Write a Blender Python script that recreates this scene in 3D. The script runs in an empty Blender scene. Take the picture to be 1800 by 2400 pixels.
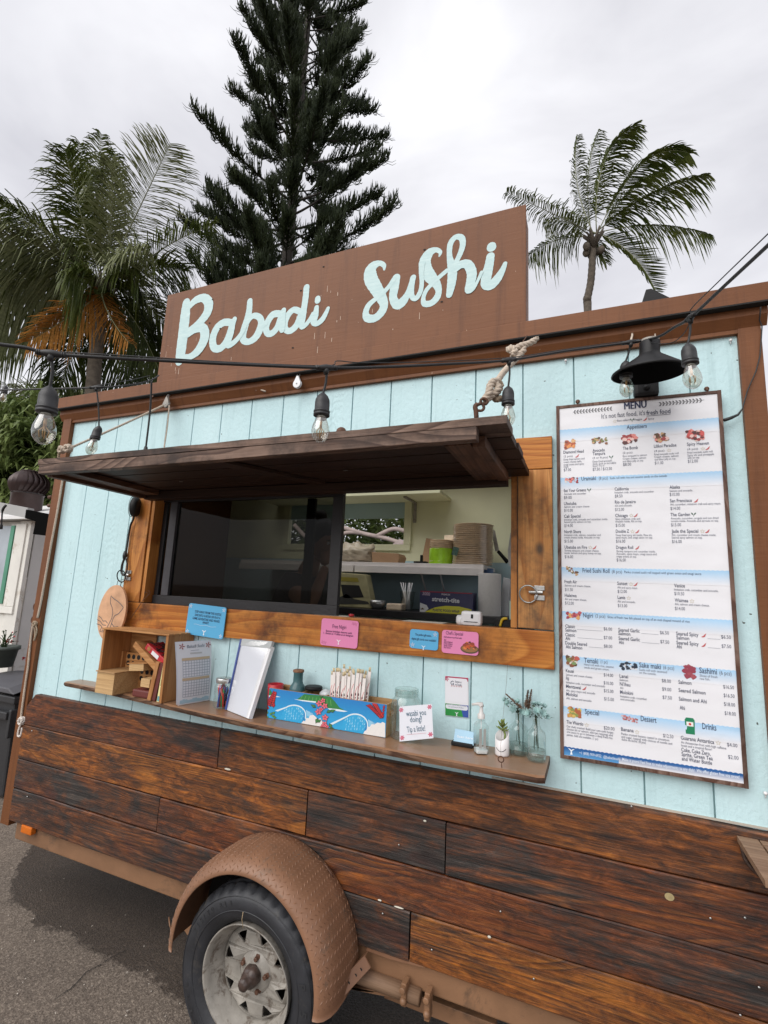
import bpy, bmesh, math, random
from math import sin, cos, pi, radians, sqrt, atan2
from mathutils import Vector, Matrix, noise
random.seed(7)
sc = bpy.context.scene
C = sc.collection

# ------------------------------------------------------------------ camera
CAM = Vector((0.0, -2.034, 1.78))
RC = Matrix(((0.92267037, 0.38289471, 0.04550845),      # world -> camera rotation
             (0.02039235, -0.16631326, 0.98586208),
             (0.38505004, -0.90869771, -0.16126044)))
FPX = 1143.82                                            # focal length for an 1800 wide frame
cam_d = bpy.data.cameras.new('camera')
cam = bpy.data.objects.new('camera', cam_d)
C.objects.link(cam)
cam_d.sensor_fit = 'HORIZONTAL'
cam_d.sensor_width = 36.0
cam_d.lens = FPX / 1800 * 36
cam_d.clip_start = 0.02
cam_d.clip_end = 3000
cam.matrix_world = Matrix.Translation(CAM) @ RC.transposed().to_4x4()
sc.camera = cam

# ------------------------------------------------------------------ world, sun, exposure
SUN_EL, SUN_AZ = radians(40), radians(203)               # azimuth measured from +Y clockwise: behind the camera
world = bpy.data.worlds.new('World')
sc.world = world
world.use_nodes = True
wn = world.node_tree
wn.nodes.clear()
def wnode(t, **k):
    n = wn.nodes.new(t)
    for a, b in k.items():
        setattr(n, a, b)
    return n
w_out = wnode('ShaderNodeOutputWorld')
w_bg = wnode('ShaderNodeBackground')
w_sky = wnode('ShaderNodeTexSky', sky_type='NISHITA', sun_disc=False, sun_elevation=SUN_EL, sun_rotation=SUN_AZ)
w_bg.inputs['Strength'].default_value = 0.1
w_tc = wnode('ShaderNodeTexCoord')
w_map = wnode('ShaderNodeMapping')
w_map.inputs['Scale'].default_value = (1.0, 1.0, 2.2)
w_n1 = wnode('ShaderNodeTexNoise')
w_n1.inputs['Scale'].default_value = 1.9
w_n1.inputs['Detail'].default_value = 6
w_n1.inputs['Roughness'].default_value = 0.5
w_n1.inputs['Distortion'].default_value = 0.4
w_r1 = wnode('ShaderNodeValToRGB')
w_r1.color_ramp.elements[0].position = 0.34
w_r1.color_ramp.elements[0].color = (3.75, 3.72, 3.98, 1)
w_r1.color_ramp.elements[1].position = 0.66
w_r1.color_ramp.elements[1].color = (5.75, 5.72, 5.9, 1)
w_mix = wnode('ShaderNodeMix', data_type='RGBA')
w_mix.inputs['Factor'].default_value = 0.93
L = wn.links.new
L(w_tc.outputs['Generated'], w_map.inputs['Vector'])
L(w_map.outputs['Vector'], w_n1.inputs['Vector'])
L(w_n1.outputs['Fac'], w_r1.inputs['Fac'])
L(w_sky.outputs['Color'], w_mix.inputs['A'])
L(w_r1.outputs['Color'], w_mix.inputs['B'])
L(w_mix.outputs['Result'], w_bg.inputs['Color'])
L(w_bg.outputs['Background'], w_out.inputs['Surface'])

sun_d = bpy.data.lights.new('sun', 'SUN')
sun_d.energy = 1.5
sun_d.angle = radians(60)
sun_d.color = (1.0, 0.97, 0.93)
sun = bpy.data.objects.new('sun', sun_d)
C.objects.link(sun)
sd = Vector((sin(SUN_AZ) * cos(SUN_EL), cos(SUN_AZ) * cos(SUN_EL), sin(SUN_EL)))   # towards the sun
sun.rotation_euler = sd.to_track_quat('Z', 'Y').to_euler()
sun.location = (0, -5, 8)

sc.view_settings.view_transform = 'Standard'
sc.view_settings.look = 'None'
sc.view_settings.gamma = 1
sc.view_settings.use_curve_mapping = False
sc.view_settings.exposure = 0.9
sc.render.engine = 'CYCLES'
sc.cycles.max_bounces = 8
sc.cycles.transparent_max_bounces = 12

# ------------------------------------------------------------------ survey helpers: a sight line of the
# photograph met with a real surface gives the surveyed point in metres
def ray(u, v):
    return RC.transposed() @ Vector((u - 900, -(v - 1200), -FPX))
def P(u, v, y=0.0):
    r = ray(u, v); return CAM + r * ((y - CAM.y) / r.y)
def PX(u, v, x):
    r = ray(u, v); return CAM + r * ((x - CAM.x) / r.x)
def PZ(u, v, z):
    r = ray(u, v); return CAM + r * ((z - CAM.z) / r.z)
def PD(u, v, d):
    return CAM + ray(u, v) * (d / FPX)

# ------------------------------------------------------------------ object helpers
ORG = {}
def tag(o, label=None, cat=None, group=None, kind=None):
    if label: o['label'] = label
    if cat: o['category'] = cat
    if group: o['group'] = group
    if kind: o['kind'] = kind
    return o
def thing(name, label, cat, loc, group=None):
    o = bpy.data.objects.new(name, None)
    o.empty_display_size = 0.05
    C.objects.link(o)
    o.location = loc
    ORG[o] = Vector(loc)
    return tag(o, label, cat, group)

class MB:
    """collects polygons in world metres, then links them as one mesh object"""
    def __init__(s):
        s.v = []; s.f = []; s.c = []; s.col = None; s.sm = []; s.smooth = False
    def poly(s, pts, col=None):
        n = len(s.v)
        s.v += [tuple(p) for p in pts]
        s.f.append(tuple(range(n, n + len(pts))))
        s.c.append(col or s.col or (1, 1, 1)); s.sm.append(s.smooth)
        return s
    def faces(s, vs, fs, col=None, smooth=None):
        n = len(s.v)
        s.v += [tuple(p) for p in vs]
        for f in fs:
            s.f.append(tuple(n + i for i in f))
            s.c.append(col or s.col or (1, 1, 1)); s.sm.append(s.smooth if smooth is None else smooth)
        return s
    def box(s, a, b, M=None, col=None):
        (x0, y0, z0), (x1, y1, z1) = a, b
        if x0 > x1: x0, x1 = x1, x0
        if y0 > y1: y0, y1 = y1, y0
        if z0 > z1: z0, z1 = z1, z0
        vs = [Vector(p) for p in ((x0,y0,z0),(x1,y0,z0),(x1,y1,z0),(x0,y1,z0),(x0,y0,z1),(x1,y0,z1),(x1,y1,z1),(x0,y1,z1))]
        if M: vs = [M @ p for p in vs]
        return s.faces(vs, [(0,3,2,1),(4,5,6,7),(0,1,5,4),(1,2,6,5),(2,3,7,6),(3,0,4,7)], col, False)
    def prism(s, pts, off, col=None):
        """closed outline pts pushed by the vector off"""
        off = Vector(off); n = len(pts)
        a = [Vector(p) for p in pts]; b = [p + off for p in a]
        fs = [tuple(range(n - 1, -1, -1)), tuple(range(n, 2 * n))]
        fs += [(i, (i + 1) % n, n + (i + 1) % n, n + i) for i in range(n)]
        return s.faces(a + b, fs, col, False)
    def tube(s, pts, r, seg=8, col=None, cap=True, twist=0):
        pts = [Vector(p) for p in pts]
        rs = r if isinstance(r, (list, tuple)) else [r] * len(pts)
        vs = []; up = None
        for i, p in enumerate(pts):
            t = (pts[min(i + 1, len(pts) - 1)] - pts[max(i - 1, 0)])
            if t.length < 1e-9: t = Vector((0, 0, 1))
            t.normalize()
            if up is None:
                up = t.orthogonal().normalized()
            up = (up - t * up.dot(t))
            if up.length < 1e-6: up = t.orthogonal()
            up.normalize()
            sd_ = t.cross(up)
            for k in range(seg):
                a = 2 * pi * k / seg + twist * i
                vs.append(p + (up * cos(a) + sd_ * sin(a)) * rs[i])
        fs = []
        for i in range(len(pts) - 1):
            for k in range(seg):
                a = i * seg + k; b = i * seg + (k + 1) % seg
                fs.append((a, b, b + seg, a + seg))
        if cap and seg > 2:
            fs.append(tuple(range(seg - 1, -1, -1)))
            fs.append(tuple(range(len(vs) - seg, len(vs))))
        return s.faces(vs, fs, col, True)
    def lathe(s, prof, base, axis=(0, 0, 1), seg=24, col=None, smooth=True, mod=None, arc=None):
        """prof: (radius, height) pairs along axis from base"""
        ax = Vector(axis).normalized(); u = ax.orthogonal().normalized()
        if abs(ax.y) > .9: u = Vector((1, 0, 0))
        if abs(ax.z) > .9: u = Vector((1, 0, 0))
        w = ax.cross(u); base = Vector(base)
        vs = []
        for (r, h) in prof:
            for k in range(seg):
                a = 2 * pi * k / seg
                rr = r if mod is None else mod(r, h, k)
                vs.append(base + ax * h + (u * cos(a) + w * sin(a)) * rr)
        fs = []
        for i in range(len(prof) - 1):
            for k in range(seg):
                a = i * seg + k; b = i * seg + (k + 1) % seg
                fs.append((a, b, b + seg, a + seg))
        s.faces(vs, fs, col, smooth)
        return s
    def disc(s, c, r, axis=(0, -1, 0), seg=16, col=None, ry=None):
        ax = Vector(axis).normalized()
        u = Vector((1, 0, 0)) if abs(ax.x) < .9 else Vector((0, 1, 0))
        u = (u - ax * u.dot(ax)).normalized(); w = ax.cross(u)
        c = Vector(c)
        return s.poly([c + u * r * cos(2*pi*k/seg) + w * (ry or r) * sin(2*pi*k/seg) for k in range(seg)], col)
    def sphere(s, c, r, seg=12, rings=8, sc_=(1, 1, 1), col=None, M=None):
        vs = []; fs = []
        c = Vector(c)
        for i in range(rings + 1):
            t = pi * i / rings
            for k in range(seg):
                a = 2 * pi * k / seg
                p = Vector((sin(t) * cos(a) * sc_[0], sin(t) * sin(a) * sc_[1], cos(t) * sc_[2])) * r
                if M: p = M @ p
                vs.append(c + p)
        for i in range(rings):
            for k in range(seg):
                a = i * seg + k; b = i * seg + (k + 1) % seg
                fs.append((a, a + seg, b + seg, b))
        return s.faces(vs, fs, col, True)
    def add_mesh(s, me, M, col=None):
        vs = [M @ v.co for v in me.vertices]
        return s.faces(vs, [tuple(p.vertices) for p in me.polygons], col, False)
    def build(s, name, m, parent=None, bevel=0, loc=None, label=None, kind=None, colors=False):
        me = bpy.data.meshes.new(name)
        if parent is not None: org = ORG[parent]
        elif loc is not None: org = Vector(loc)
        else:
            n = max(1, len(s.v))
            org = Vector((sum(p[0] for p in s.v) / n, sum(p[1] for p in s.v) / n, min(p[2] for p in s.v)))
        me.from_pydata([Vector(p) - org for p in s.v], [], s.f)
        me.polygons.foreach_set('use_smooth', s.sm)
        if colors:
            ca = me.color_attributes.new('Col', 'FLOAT_COLOR', 'CORNER')
            i = 0
            for pi_, p in enumerate(me.polygons):
                cc = s.c[pi_]
                for k in range(p.loop_total):
                    q = cc[k] if isinstance(cc[0], (tuple, list)) else cc
                    ca.data[i].color = (q[0], q[1], q[2], 1); i += 1
        if m is not None: me.materials.append(m)
        me.validate()
        bm = bmesh.new(); bm.from_mesh(me)
        bmesh.ops.remove_doubles(bm, verts=bm.verts, dist=1e-6) if not colors else None
        if bevel:
            bmesh.ops.recalc_face_normals(bm, faces=bm.faces)
            es = [e for e in bm.edges if len(e.link_faces) == 2 and e.calc_face_angle(0) > .6]
            bmesh.ops.bevel(bm, geom=es, offset=bevel, segments=2, affect='EDGES', profile=.6, clamp_overlap=True)
        bm.to_mesh(me); bm.free()
        o = bpy.data.objects.new(name, me)
        C.objects.link(o)
        ORG[o] = org
        if parent is not None:
            o.parent = parent
        else:
            o.location = org
        if label: o['label'] = label
        if kind: o['kind'] = kind
        return o
def copy_tree(o, parent=None):
    c = o.copy(); C.objects.link(c); c.parent = parent
    ORG[c] = ORG[o].copy()
    for ch in list(o.children): copy_tree(ch, c)
    return c

def subdiv_jitter(o, cuts, amp, scale=6.0, seed=0.0):
    """subdivide a mesh and wobble it, for worn sawn timber"""
    me = o.data; bm = bmesh.new(); bm.from_mesh(me)
    bmesh.ops.subdivide_edges(bm, edges=[e for e in bm.edges if e.calc_length() > .08], cuts=cuts, use_grid_fill=True)
    for v in bm.verts:
        n = noise.noise_vector(v.co * scale + Vector((seed, seed * 2, 0)))
        v.co += Vector((n.x * .2, n.y * .6, n.z)) * amp
    bm.to_mesh(me); bm.free()

# ------------------------------------------------------------------ materials
def S(h):
    """sRGB hex to linear"""
    h = h.lstrip('#')
    return tuple((lambda c: c / 12.92 if c <= .04045 else ((c + .055) / 1.055) ** 2.4)(int(h[i:i+2], 16) / 255) for i in (0, 2, 4))
class NT:
    def __init__(s, name):
        s.m = bpy.data.materials.new(name); s.m.use_nodes = True
        s.t = s.m.node_tree; s.t.nodes.clear()
        s.out = s.t.nodes.new('ShaderNodeOutputMaterial')
        s.b = s.t.nodes.new('ShaderNodeBsdfPrincipled')
        s.t.links.new(s.b.outputs[0], s.out.inputs[0])
    def n(s, t, **k):
        x = s.t.nodes.new(t)
        for a, b in k.items():
            if hasattr(x, a): setattr(x, a, b)
        return x
    def l(s, a, b): s.t.links.new(a, b)
    def coord(s, scale=(1, 1, 1), rnd=0.0, kind='Object', rot=(0, 0, 0)):
        tc = s.n('ShaderNodeTexCoord'); mp = s.n('ShaderNodeMapping')
        mp.inputs['Scale'].default_value = scale; mp.inputs['Rotation'].default_value = rot
        s.l(tc.outputs[kind], mp.inputs['Vector'])
        if rnd:
            oi = s.n('ShaderNodeObjectInfo'); mu = s.n('ShaderNodeMath', operation='MULTIPLY'); mu.inputs[1].default_value = rnd
            s.l(oi.outputs['Random'], mu.inputs[0])
            cb = s.n('ShaderNodeCombineXYZ')
            for i in range(3): s.l(mu.outputs[0], cb.inputs[i])
            s.l(cb.outputs[0], mp.inputs['Location'])
        return mp.outputs[0]
    def noise(s, vec, scale=5, detail=5, rough=.55, dist=0):
        x = s.n('ShaderNodeTexNoise')
        x.inputs['Scale'].default_value = scale; x.inputs['Detail'].default_value = detail
        x.inputs['Roughness'].default_value = rough; x.inputs['Distortion'].default_value = dist
        s.l(vec, x.inputs['Vector']); return x.outputs['Fac']
    def rings(s, vec, scale=1.0, freq=60, dist=.6):
        """growth rings: contour lines of a smooth field"""
        x = s.noise(vec, scale, 2, .35, dist)
        m = s.n('ShaderNodeMath', operation='MULTIPLY'); m.inputs[1].default_value = freq; s.l(x, m.inputs[0])
        q = s.n('ShaderNodeMath', operation='FRACT'); s.l(m.outputs[0], q.inputs[0])
        return q.outputs[0]
    def ramp(s, fac, stops):
        r = s.n('ShaderNodeValToRGB'); e = r.color_ramp.elements
        while len(e) < len(stops): e.new(.5)
        for i, (p, c) in enumerate(stops):
            e[i].position = p; e[i].color = (*c, 1) if len(c) == 3 else c
        s.l(fac, r.inputs[0]); return r.outputs[0]
    def mix(s, fac, a, b, mode='MIX'):
        x = s.n('ShaderNodeMix', data_type='RGBA', blend_type=mode)
        for inp, val in (('Factor', fac), ('A', a), ('B', b)):
            if isinstance(val, (int, float)): x.inputs[inp].default_value = val
            elif isinstance(val, tuple): x.inputs[inp].default_value = (*val, 1)
            else: s.l(val, x.inputs[inp])
        return x.outputs['Result']
    def bump(s, h, strength=.3, dist=.01, prev=None):
        x = s.n('ShaderNodeBump'); x.inputs['Strength'].default_value = strength; x.inputs['Distance'].default_value = dist
        s.l(h, x.inputs['Height'])
        if prev is not None: s.l(prev, x.inputs['Normal'])
        return x.outputs[0]
    def fin(s, col=None, rough=None, bump=None, **k):
        if col is not None:
            if isinstance(col, tuple): s.b.inputs['Base Color'].default_value = (*col, 1)
            else: s.l(col, s.b.inputs['Base Color'])
        if rough is not None:
            if isinstance(rough, (int, float)): s.b.inputs['Roughness'].default_value = rough
            else: s.l(rough, s.b.inputs['Roughness'])
        if bump is not None: s.l(bump, s.b.inputs['Normal'])
        for a, b in k.items(): s.b.inputs[a.replace('_', ' ')].default_value = b
        return s.m
def plain(name, col, rough=.6, var=.12, scale=8, bump=0, metal=0, bscale=60, dirt=None, dsc=6, damt=.55, **k):
    """paint, plastic or metal with a little mottling and dirt"""
    t = NT(name); v = t.coord(rnd=9)
    f = t.noise(v, scale, 5)
    c = t.ramp(f, [(.3, tuple(x * (1 - var) for x in col)), (.7, tuple(min(1, x * (1 + var)) for x in col))])
    if dirt:
        dn = t.noise(v, dsc, 9, .75, .6)
        c = t.mix(t.ramp(dn, [(damt, (0, 0, 0)), (damt + .10, (.85, .85, .85))]), c, dirt)
    bp = t.bump(t.noise(v, bscale, 4), bump, .004) if bump else None
    return t.fin(c, rough, bp, Metallic=metal, **k)
M = {}
def mat_siding():
    t = NT('teal rough sawn paint'); v = t.coord()
    vs = t.coord((1, 1, .16), rnd=11)
    big = t.noise(t.coord((1, 1, .5)), 2.2, 4)
    c = t.ramp(big, [(.3, (.49, .685, .715)), (.7, (.565, .755, .785))])
    stk = t.noise(t.coord((16, 1, .9)), 1.6, 5, .65)
    c = t.mix(t.ramp(stk, [(.54, (0, 0, 0)), (.74, (.55, .55, .55))]), c, (.36, .52, .54))
    dirt = t.noise(t.coord((3, 3, .8)), 3.5, 7, .7)
    dm = t.ramp(dirt, [(.60, (0, 0, 0)), (.78, (.35, .35, .35))])
    c = t.mix(dm, c, (.33, .48, .47))
    spec = t.noise(v, 48, 2, .5)
    sm = t.ramp(spec, [(.765, (0, 0, 0)), (.785, (1, 1, 1))])
    c = t.mix(sm, c, (.10, .12, .11))
    g1 = t.noise(t.coord((60, 60, 9), rnd=5), 1.6, 6, .65, .4)
    w = t.n('ShaderNodeTexWave', wave_type='BANDS', bands_direction='Z')
    w.inputs['Scale'].default_value = 14; w.inputs['Distortion'].default_value = 9
    w.inputs['Detail'].default_value = 3; w.inputs['Detail Scale'].default_value = 1.2
    t.l(t.coord((2.0, 1, .55), rnd=7), w.inputs['Vector'])
    patch = t.noise(t.coord((5, 1, 1.3), rnd=3), 1.3, 2)
    pm = t.ramp(patch, [(.55, (0, 0, 0)), (.68, (.8, .8, .8))])
    h = t.mix(pm, g1, w.outputs['Fac'])
    b = t.bump(h, .36, .0035)
    kd = t.ramp(t.noise(t.coord((1, 1, .7), rnd=2), 55, 4, .6), [(.42, (0, 0, 0)), (.58, (1, 1, 1))])
    b = t.bump(kd, .30, .0022, b)
    b = t.bump(t.noise(v, 160, 3), .35, .0015, b)
    return t.fin(c, .6, b, Specular_IOR_Level=.3)

def mat_plank(name, orange, amber, dark, bias=0.0, gloss=.42):
    """old stained fir: worn varnish islands over silvered, blackened wood"""
    t = NT(name)
    mask = t.noise(t.coord((1.0, 1, 3.0), rnd=31), 1.9, 9, .68, .9)
    mid = t.noise(t.coord((2.2, 20, 30), rnd=43), 1.5, 9, .78, .5)
    ma = t.n('ShaderNodeMath', operation='MULTIPLY_ADD'); t.l(mid, ma.inputs[0]); ma.inputs[1].default_value = .38; t.l(mask, ma.inputs[2])
    bias -= .19
    mk = t.ramp(ma.outputs[0], [(.42 - bias, (0, 0, 0)), (.50 - bias, (.55, .55, .55)), (.60 - bias, (1, 1, 1))])
    ring = t.rings(t.coord((.34, 1, 2.4), rnd=23), 1.35, 30, 1.1)
    fine = t.noise(t.coord((3.0, 60, 95), rnd=13), 1.3, 6, .7)
    rc = t.ramp(ring, [(.05, amber), (.55, orange), (.86, dark), (.97, amber)])
    och = t.noise(t.coord((2.6, 1, 7), rnd=17), 2.9, 9, .74, 1.2)
    blot = t.ramp(och, [(.34, dark), (.46, tuple(x * .45 for x in orange)), (.56, orange), (.72, amber)])
    rsel = t.noise(t.coord((.8, 1, 1.6), rnd=53), 1.6, 2)
    a = t.mix(t.ramp(rsel, [(.50, (.08, .08, .08)), (.66, (.6, .6, .6))]), blot, rc)
    g = t.ramp(mid, [(.30, (.014, .011, .010)), (.5, (.038, .031, .028)), (.74, (.105, .088, .078))])
    red = t.noise(t.coord((1.4, 1, 3.4), rnd=41), 2.6, 5, .6)
    g = t.mix(t.ramp(red, [(.52, (0, 0, 0)), (.68, (.85, .85, .85))]), g, t.mix(och, (.035, .013, .010), (.17, .045, .022)))
    c = t.mix(mk, g, a)
    c = t.mix(1.0, c, t.ramp(mid, [(.32, (.22, .20, .20)), (.50, (.88, .88, .88)), (.72, (1.45, 1.4, 1.3))]), 'MULTIPLY')
    c = t.mix(1.0, c, t.ramp(fine, [(.36, (.50, .48, .46)), (.60, (1, 1, 1))]), 'MULTIPLY')
    kn = t.n('ShaderNodeTexVoronoi'); kn.inputs['Scale'].default_value = 1.0
    t.l(t.coord((1.7, 1, 3.4), rnd=19), kn.inputs['Vector'])
    km = t.ramp(kn.outputs['Distance'], [(.03, (1, 1, 1)), (.13, (0, 0, 0))])
    c = t.mix(km, c, (.016, .010, .009))
    crack = t.noise(t.coord((2.2, 20, 120), rnd=29), 1.0, 3, .5)
    c = t.mix(t.ramp(crack, [(.25, (1, 1, 1)), (.31, (0, 0, 0))]), c, (.008, .006, .006))
    b = t.bump(fine, .55, .004)
    b = t.bump(mid, .5, .005, b)
    b = t.bump(ring, .12, .002, b)
    r = t.ramp(mid, [(.3, (gloss + .28,) * 3), (.7, (gloss,) * 3)])
    return t.fin(c, r, b)

def mat_wood(name, light, mid, dark, ring=11, grain_dir='X', rough=.55, weather=0.0, bump=.3, knots=True):
    """sawn board, grain along X or Z of the object"""
    t = NT(name)
    sx = {'X': (.32, 1, 1.9), 'Z': (1.9, 1, .32), 'Y': (1.9, .32, 1.9)}[grain_dir]
    w = t.rings(t.coord(sx, rnd=21), 1.5, ring * 3, .5)
    fs = {'X': (3, 80, 110), 'Z': (110, 80, 3), 'Y': (110, 3, 110)}[grain_dir]
    fine = t.noise(t.coord(fs, rnd=15), 1.2, 6, .7)
    c = t.ramp(w, [(.05, light), (.55, tuple((a + b) / 2 for a, b in zip(light, mid))), (.88, mid), (.98, light)])
    c = t.mix(1, c, t.ramp(fine, [(.32, (.66, .62, .58)), (.6, (1, 1, 1))]), 'MULTIPLY')
    bl = t.noise(t.coord(rnd=4), 4.5, 5, .65)
    c = t.mix(t.ramp(bl, [(.5, (0, 0, 0)), (.78, (.55, .55, .55))]), c, mid)
    if knots:
        kn = t.n('ShaderNodeTexVoronoi'); kn.inputs['Scale'].default_value = 1
        t.l(t.coord((2.4, 2.4, 4) if grain_dir == 'X' else (4, 2.4, 2.4), rnd=8), kn.inputs['Vector'])
        c = t.mix(t.ramp(kn.outputs['Distance'], [(.03, (.9, .9, .9)), (.09, (0, 0, 0))]), c, dark)
    if weather:
        wn_ = t.noise(t.coord((2, 2, 2), rnd=6), 2.0, 6, .7)
        c = t.mix(t.ramp(wn_, [(.62 - weather * .25, (0, 0, 0)), (.78 - weather * .2, (.85, .85, .85))]), c, dark)
        c = t.mix(t.ramp(fine, [(.26, (.7, .7, .7)), (.36, (0, 0, 0))]), c, tuple(x * .4 for x in dark))
    b = t.bump(fine, bump, .003)
    return t.fin(c, rough, b, Specular_IOR_Level=.3)

def mat_brown():
    t = NT('brown exterior paint')
    v = t.coord(rnd=5)
    c = t.ramp(t.noise(v, 2.5, 4), [(.3, (.150, .056, .021)), (.7, (.185, .071, .027))])
    c = t.mix(t.ramp(t.noise(t.coord((1, 1, 6), rnd=2), 9, 6, .7), [(.6, (0, 0, 0)), (.8, (.4, .4, .4))]), c, (.12, .05, .026))
    stk = t.noise(t.coord((11, 1, .7)), 2.2, 6, .7)
    c = t.mix(t.ramp(stk, [(.52, (0, 0, 0)), (.72, (.7, .7, .7))]), c, (.095, .036, .016))
    sp = t.ramp(t.noise(t.coord((1, 1, .5)), 42, 2), [(.775, (0, 0, 0)), (.79, (1, 1, 1))])
    c = t.mix(sp, c, (.38, .25, .17))
    b = t.bump(t.noise(t.coord((4, 30, 40), rnd=3), 1.5, 5, .6), .4, .003)
    return t.fin(c, .5, b, Specular_IOR_Level=.25)

def mat_asphalt():
    t = NT('worn asphalt'); v = t.coord()
    n = t.noise(v, 95, 5, .8)
    vor = t.n('ShaderNodeTexVoronoi'); vor.inputs['Scale'].default_value = 120; t.l(v, vor.inputs['Vector'])
    c = t.ramp(n, [(.3, (.060, .047, .038)), (.52, (.165, .135, .110)), (.72, (.42, .36, .30))])
    big = t.noise(v, 1.3, 5)
    c = t.mix(1, c, t.ramp(big, [(.3, (.78, .76, .74)), (.7, (1.15, 1.12, 1.08))]), 'MULTIPLY')
    gp = t.n('ShaderNodeAttribute'); gp.attribute_name = 'wet'
    we = t.noise(v, 3.2, 5, .6); we2 = t.noise(v, 26, 3, .6)
    a1 = t.n('ShaderNodeMath', operation='MULTIPLY_ADD'); t.l(we, a1.inputs[0]); a1.inputs[1].default_value = .16; t.l(gp.outputs['Fac'], a1.inputs[2])
    a2 = t.n('ShaderNodeMath', operation='MULTIPLY_ADD'); t.l(we2, a2.inputs[0]); a2.inputs[1].default_value = .12; t.l(a1.outputs[0], a2.inputs[2])
    wm = t.ramp(a2.outputs[0], [(.125, (0, 0, 0)), (.15, (1, 1, 1))])
    dk = t.mix(1, c, (.36, .33, .31), 'MULTIPLY')
    c = t.mix(wm, c, dk)
    r = t.ramp(wm, [(0, (.9,) * 3), (1, (.5,) * 3)])
    b = t.bump(n, .9, .006); b = t.bump(vor.outputs['Distance'], .5, .004, b)
    return t.fin(c, r, b)

def mat_print(name='printed colour', rough=.45, coat=0.0, bump=0.0):
    t = NT(name)
    a = t.n('ShaderNodeVertexColor'); a.layer_name = 'Col'
    bp = t.bump(t.noise(t.coord(), 5, 3), bump, .01) if bump else None
    return t.fin(a.outputs[0], rough, bp)

def mat_glass(name, tint=(1, 1, 1), refl=.10, rough=.02, clear=.92, edge=.55):
    t = NT(name); t.t.nodes.remove(t.b)
    tr = t.n('ShaderNodeBsdfTransparent'); tr.inputs[0].default_value = (*(x * clear for x in tint), 1)
    gl = t.n('ShaderNodeBsdfGlossy'); gl.inputs['Roughness'].default_value = rough
    lw = t.n('ShaderNodeLayerWeight'); lw.inputs['Blend'].default_value = .35
    mu = t.n('ShaderNodeMath', operation='MULTIPLY_ADD'); t.l(lw.outputs['Facing'], mu.inputs[0]); mu.inputs[1].default_value = edge; mu.inputs[2].default_value = refl
    mx = t.n('ShaderNodeMixShader'); t.l(mu.outputs[0], mx.inputs[0]); t.l(tr.outputs[0], mx.inputs[1]); t.l(gl.outputs[0], mx.inputs[2])
    t.l(mx.outputs[0], t.out.inputs[0])
    return t.m

def mat_leaf(name, a, b, rough=.45, rnd=True):
    t = NT(name)
    n = t.noise(t.coord(), 1.8, 3); n2 = t.noise(t.coord(), 23, 2)
    c = t.ramp(n, [(.3, a), (.7, b)])
    c = t.mix(1, c, t.ramp(n2, [(.3, (.65, .65, .6)), (.7, (1.25, 1.25, 1.1))]), 'MULTIPLY')
    t.fin(c, rough, Specular_IOR_Level=.15)
    tl = t.n('ShaderNodeBsdfTranslucent'); t.l(c, tl.inputs[0])
    mx = t.n('ShaderNodeMixShader'); mx.inputs[0].default_value = .25
    t.l(t.b.outputs[0], mx.inputs[1]); t.l(tl.outputs[0], mx.inputs[2]); t.l(mx.outputs[0], t.out.inputs[0])
    return t.m

def mat_signpaint():
    t = NT('hand brushed sign paint')
    st = t.noise(t.coord((6, 1, 26)), 3.0, 6, .7, .4)
    c = t.ramp(st, [(.3, (.40, .57, .58)), (.55, (.47, .63, .63)), (.75, (.56, .71, .70))])
    ch = t.noise(t.coord(), 34, 3)
    c = t.mix(t.ramp(ch, [(.77, (0, 0, 0)), (.80, (1, 1, 1))]), c, (.30, .30, .30))
    return t.fin(c, .5, t.bump(st, .3, .002))

M['siding'] = mat_siding()
M['plank'] = mat_plank('weathered dark fir', (.24, .072, .014), (.46, .16, .024), (.032, .013, .008), .055)
M['plank_red'] = mat_plank('reddish stained fir', (.19, .050, .012), (.37, .12, .021), (.028, .011, .007), .045)
M['plank_gray'] = mat_plank('greyed fir', (.17, .05, .013), (.33, .11, .022), (.03, .013, .009), -.02, .45)
M['plank_hot'] = mat_plank('orange worn fir', (.29, .088, .014), (.52, .19, .026), (.036, .015, .008), .085)
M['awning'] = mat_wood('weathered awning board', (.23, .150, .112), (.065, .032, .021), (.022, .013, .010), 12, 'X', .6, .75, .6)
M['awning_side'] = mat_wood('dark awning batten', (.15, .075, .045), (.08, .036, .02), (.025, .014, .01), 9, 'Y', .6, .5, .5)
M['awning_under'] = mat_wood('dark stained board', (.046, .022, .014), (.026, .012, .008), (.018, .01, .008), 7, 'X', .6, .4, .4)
M['frameX'] = mat_wood('varnished orange timber', (.58, .23, .045), (.38, .115, .017), (.075, .028, .012), 6, 'X', .45, .62)
M['frameZ'] = mat_wood('varnished orange post', (.58, .25, .065), (.36, .125, .025), (.055, .024, .012), 6, 'Z', .5, .42)
M['frame_worn'] = mat_wood('worn orange post', (.60, .29, .095), (.42, .165, .045), (.07, .05, .035), 7, 'Z', .6, .62)
M['crate'] = mat_wood('pine crate board', (.52, .27, .105), (.40, .18, .06), (.16, .06, .02), 5, 'X', .55, 0, .15, False)
M['crateZ'] = mat_wood('pine crate end', (.47, .23, .09), (.36, .155, .05), (.16, .06, .02), 5, 'Z', .55, 0, .15, False)
M['palewood'] = mat_wood('pale sanded wood', (.60, .40, .20), (.50, .31, .14), (.2, .1, .04), 4, 'X', .6, 0, .12, False)
M['ply'] = mat_wood('raw plywood', (.50, .31, .15), (.40, .23, .10), (.16, .08, .03), 4, 'X', .6, .1, .15)
M['brown'] = mat_brown()
M['rail'] = plain('tan painted steel', (.22, .115, .06), .5, .2, 5, .15, dirt=(.09, .055, .035), dsc=4, damt=.56)
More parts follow.
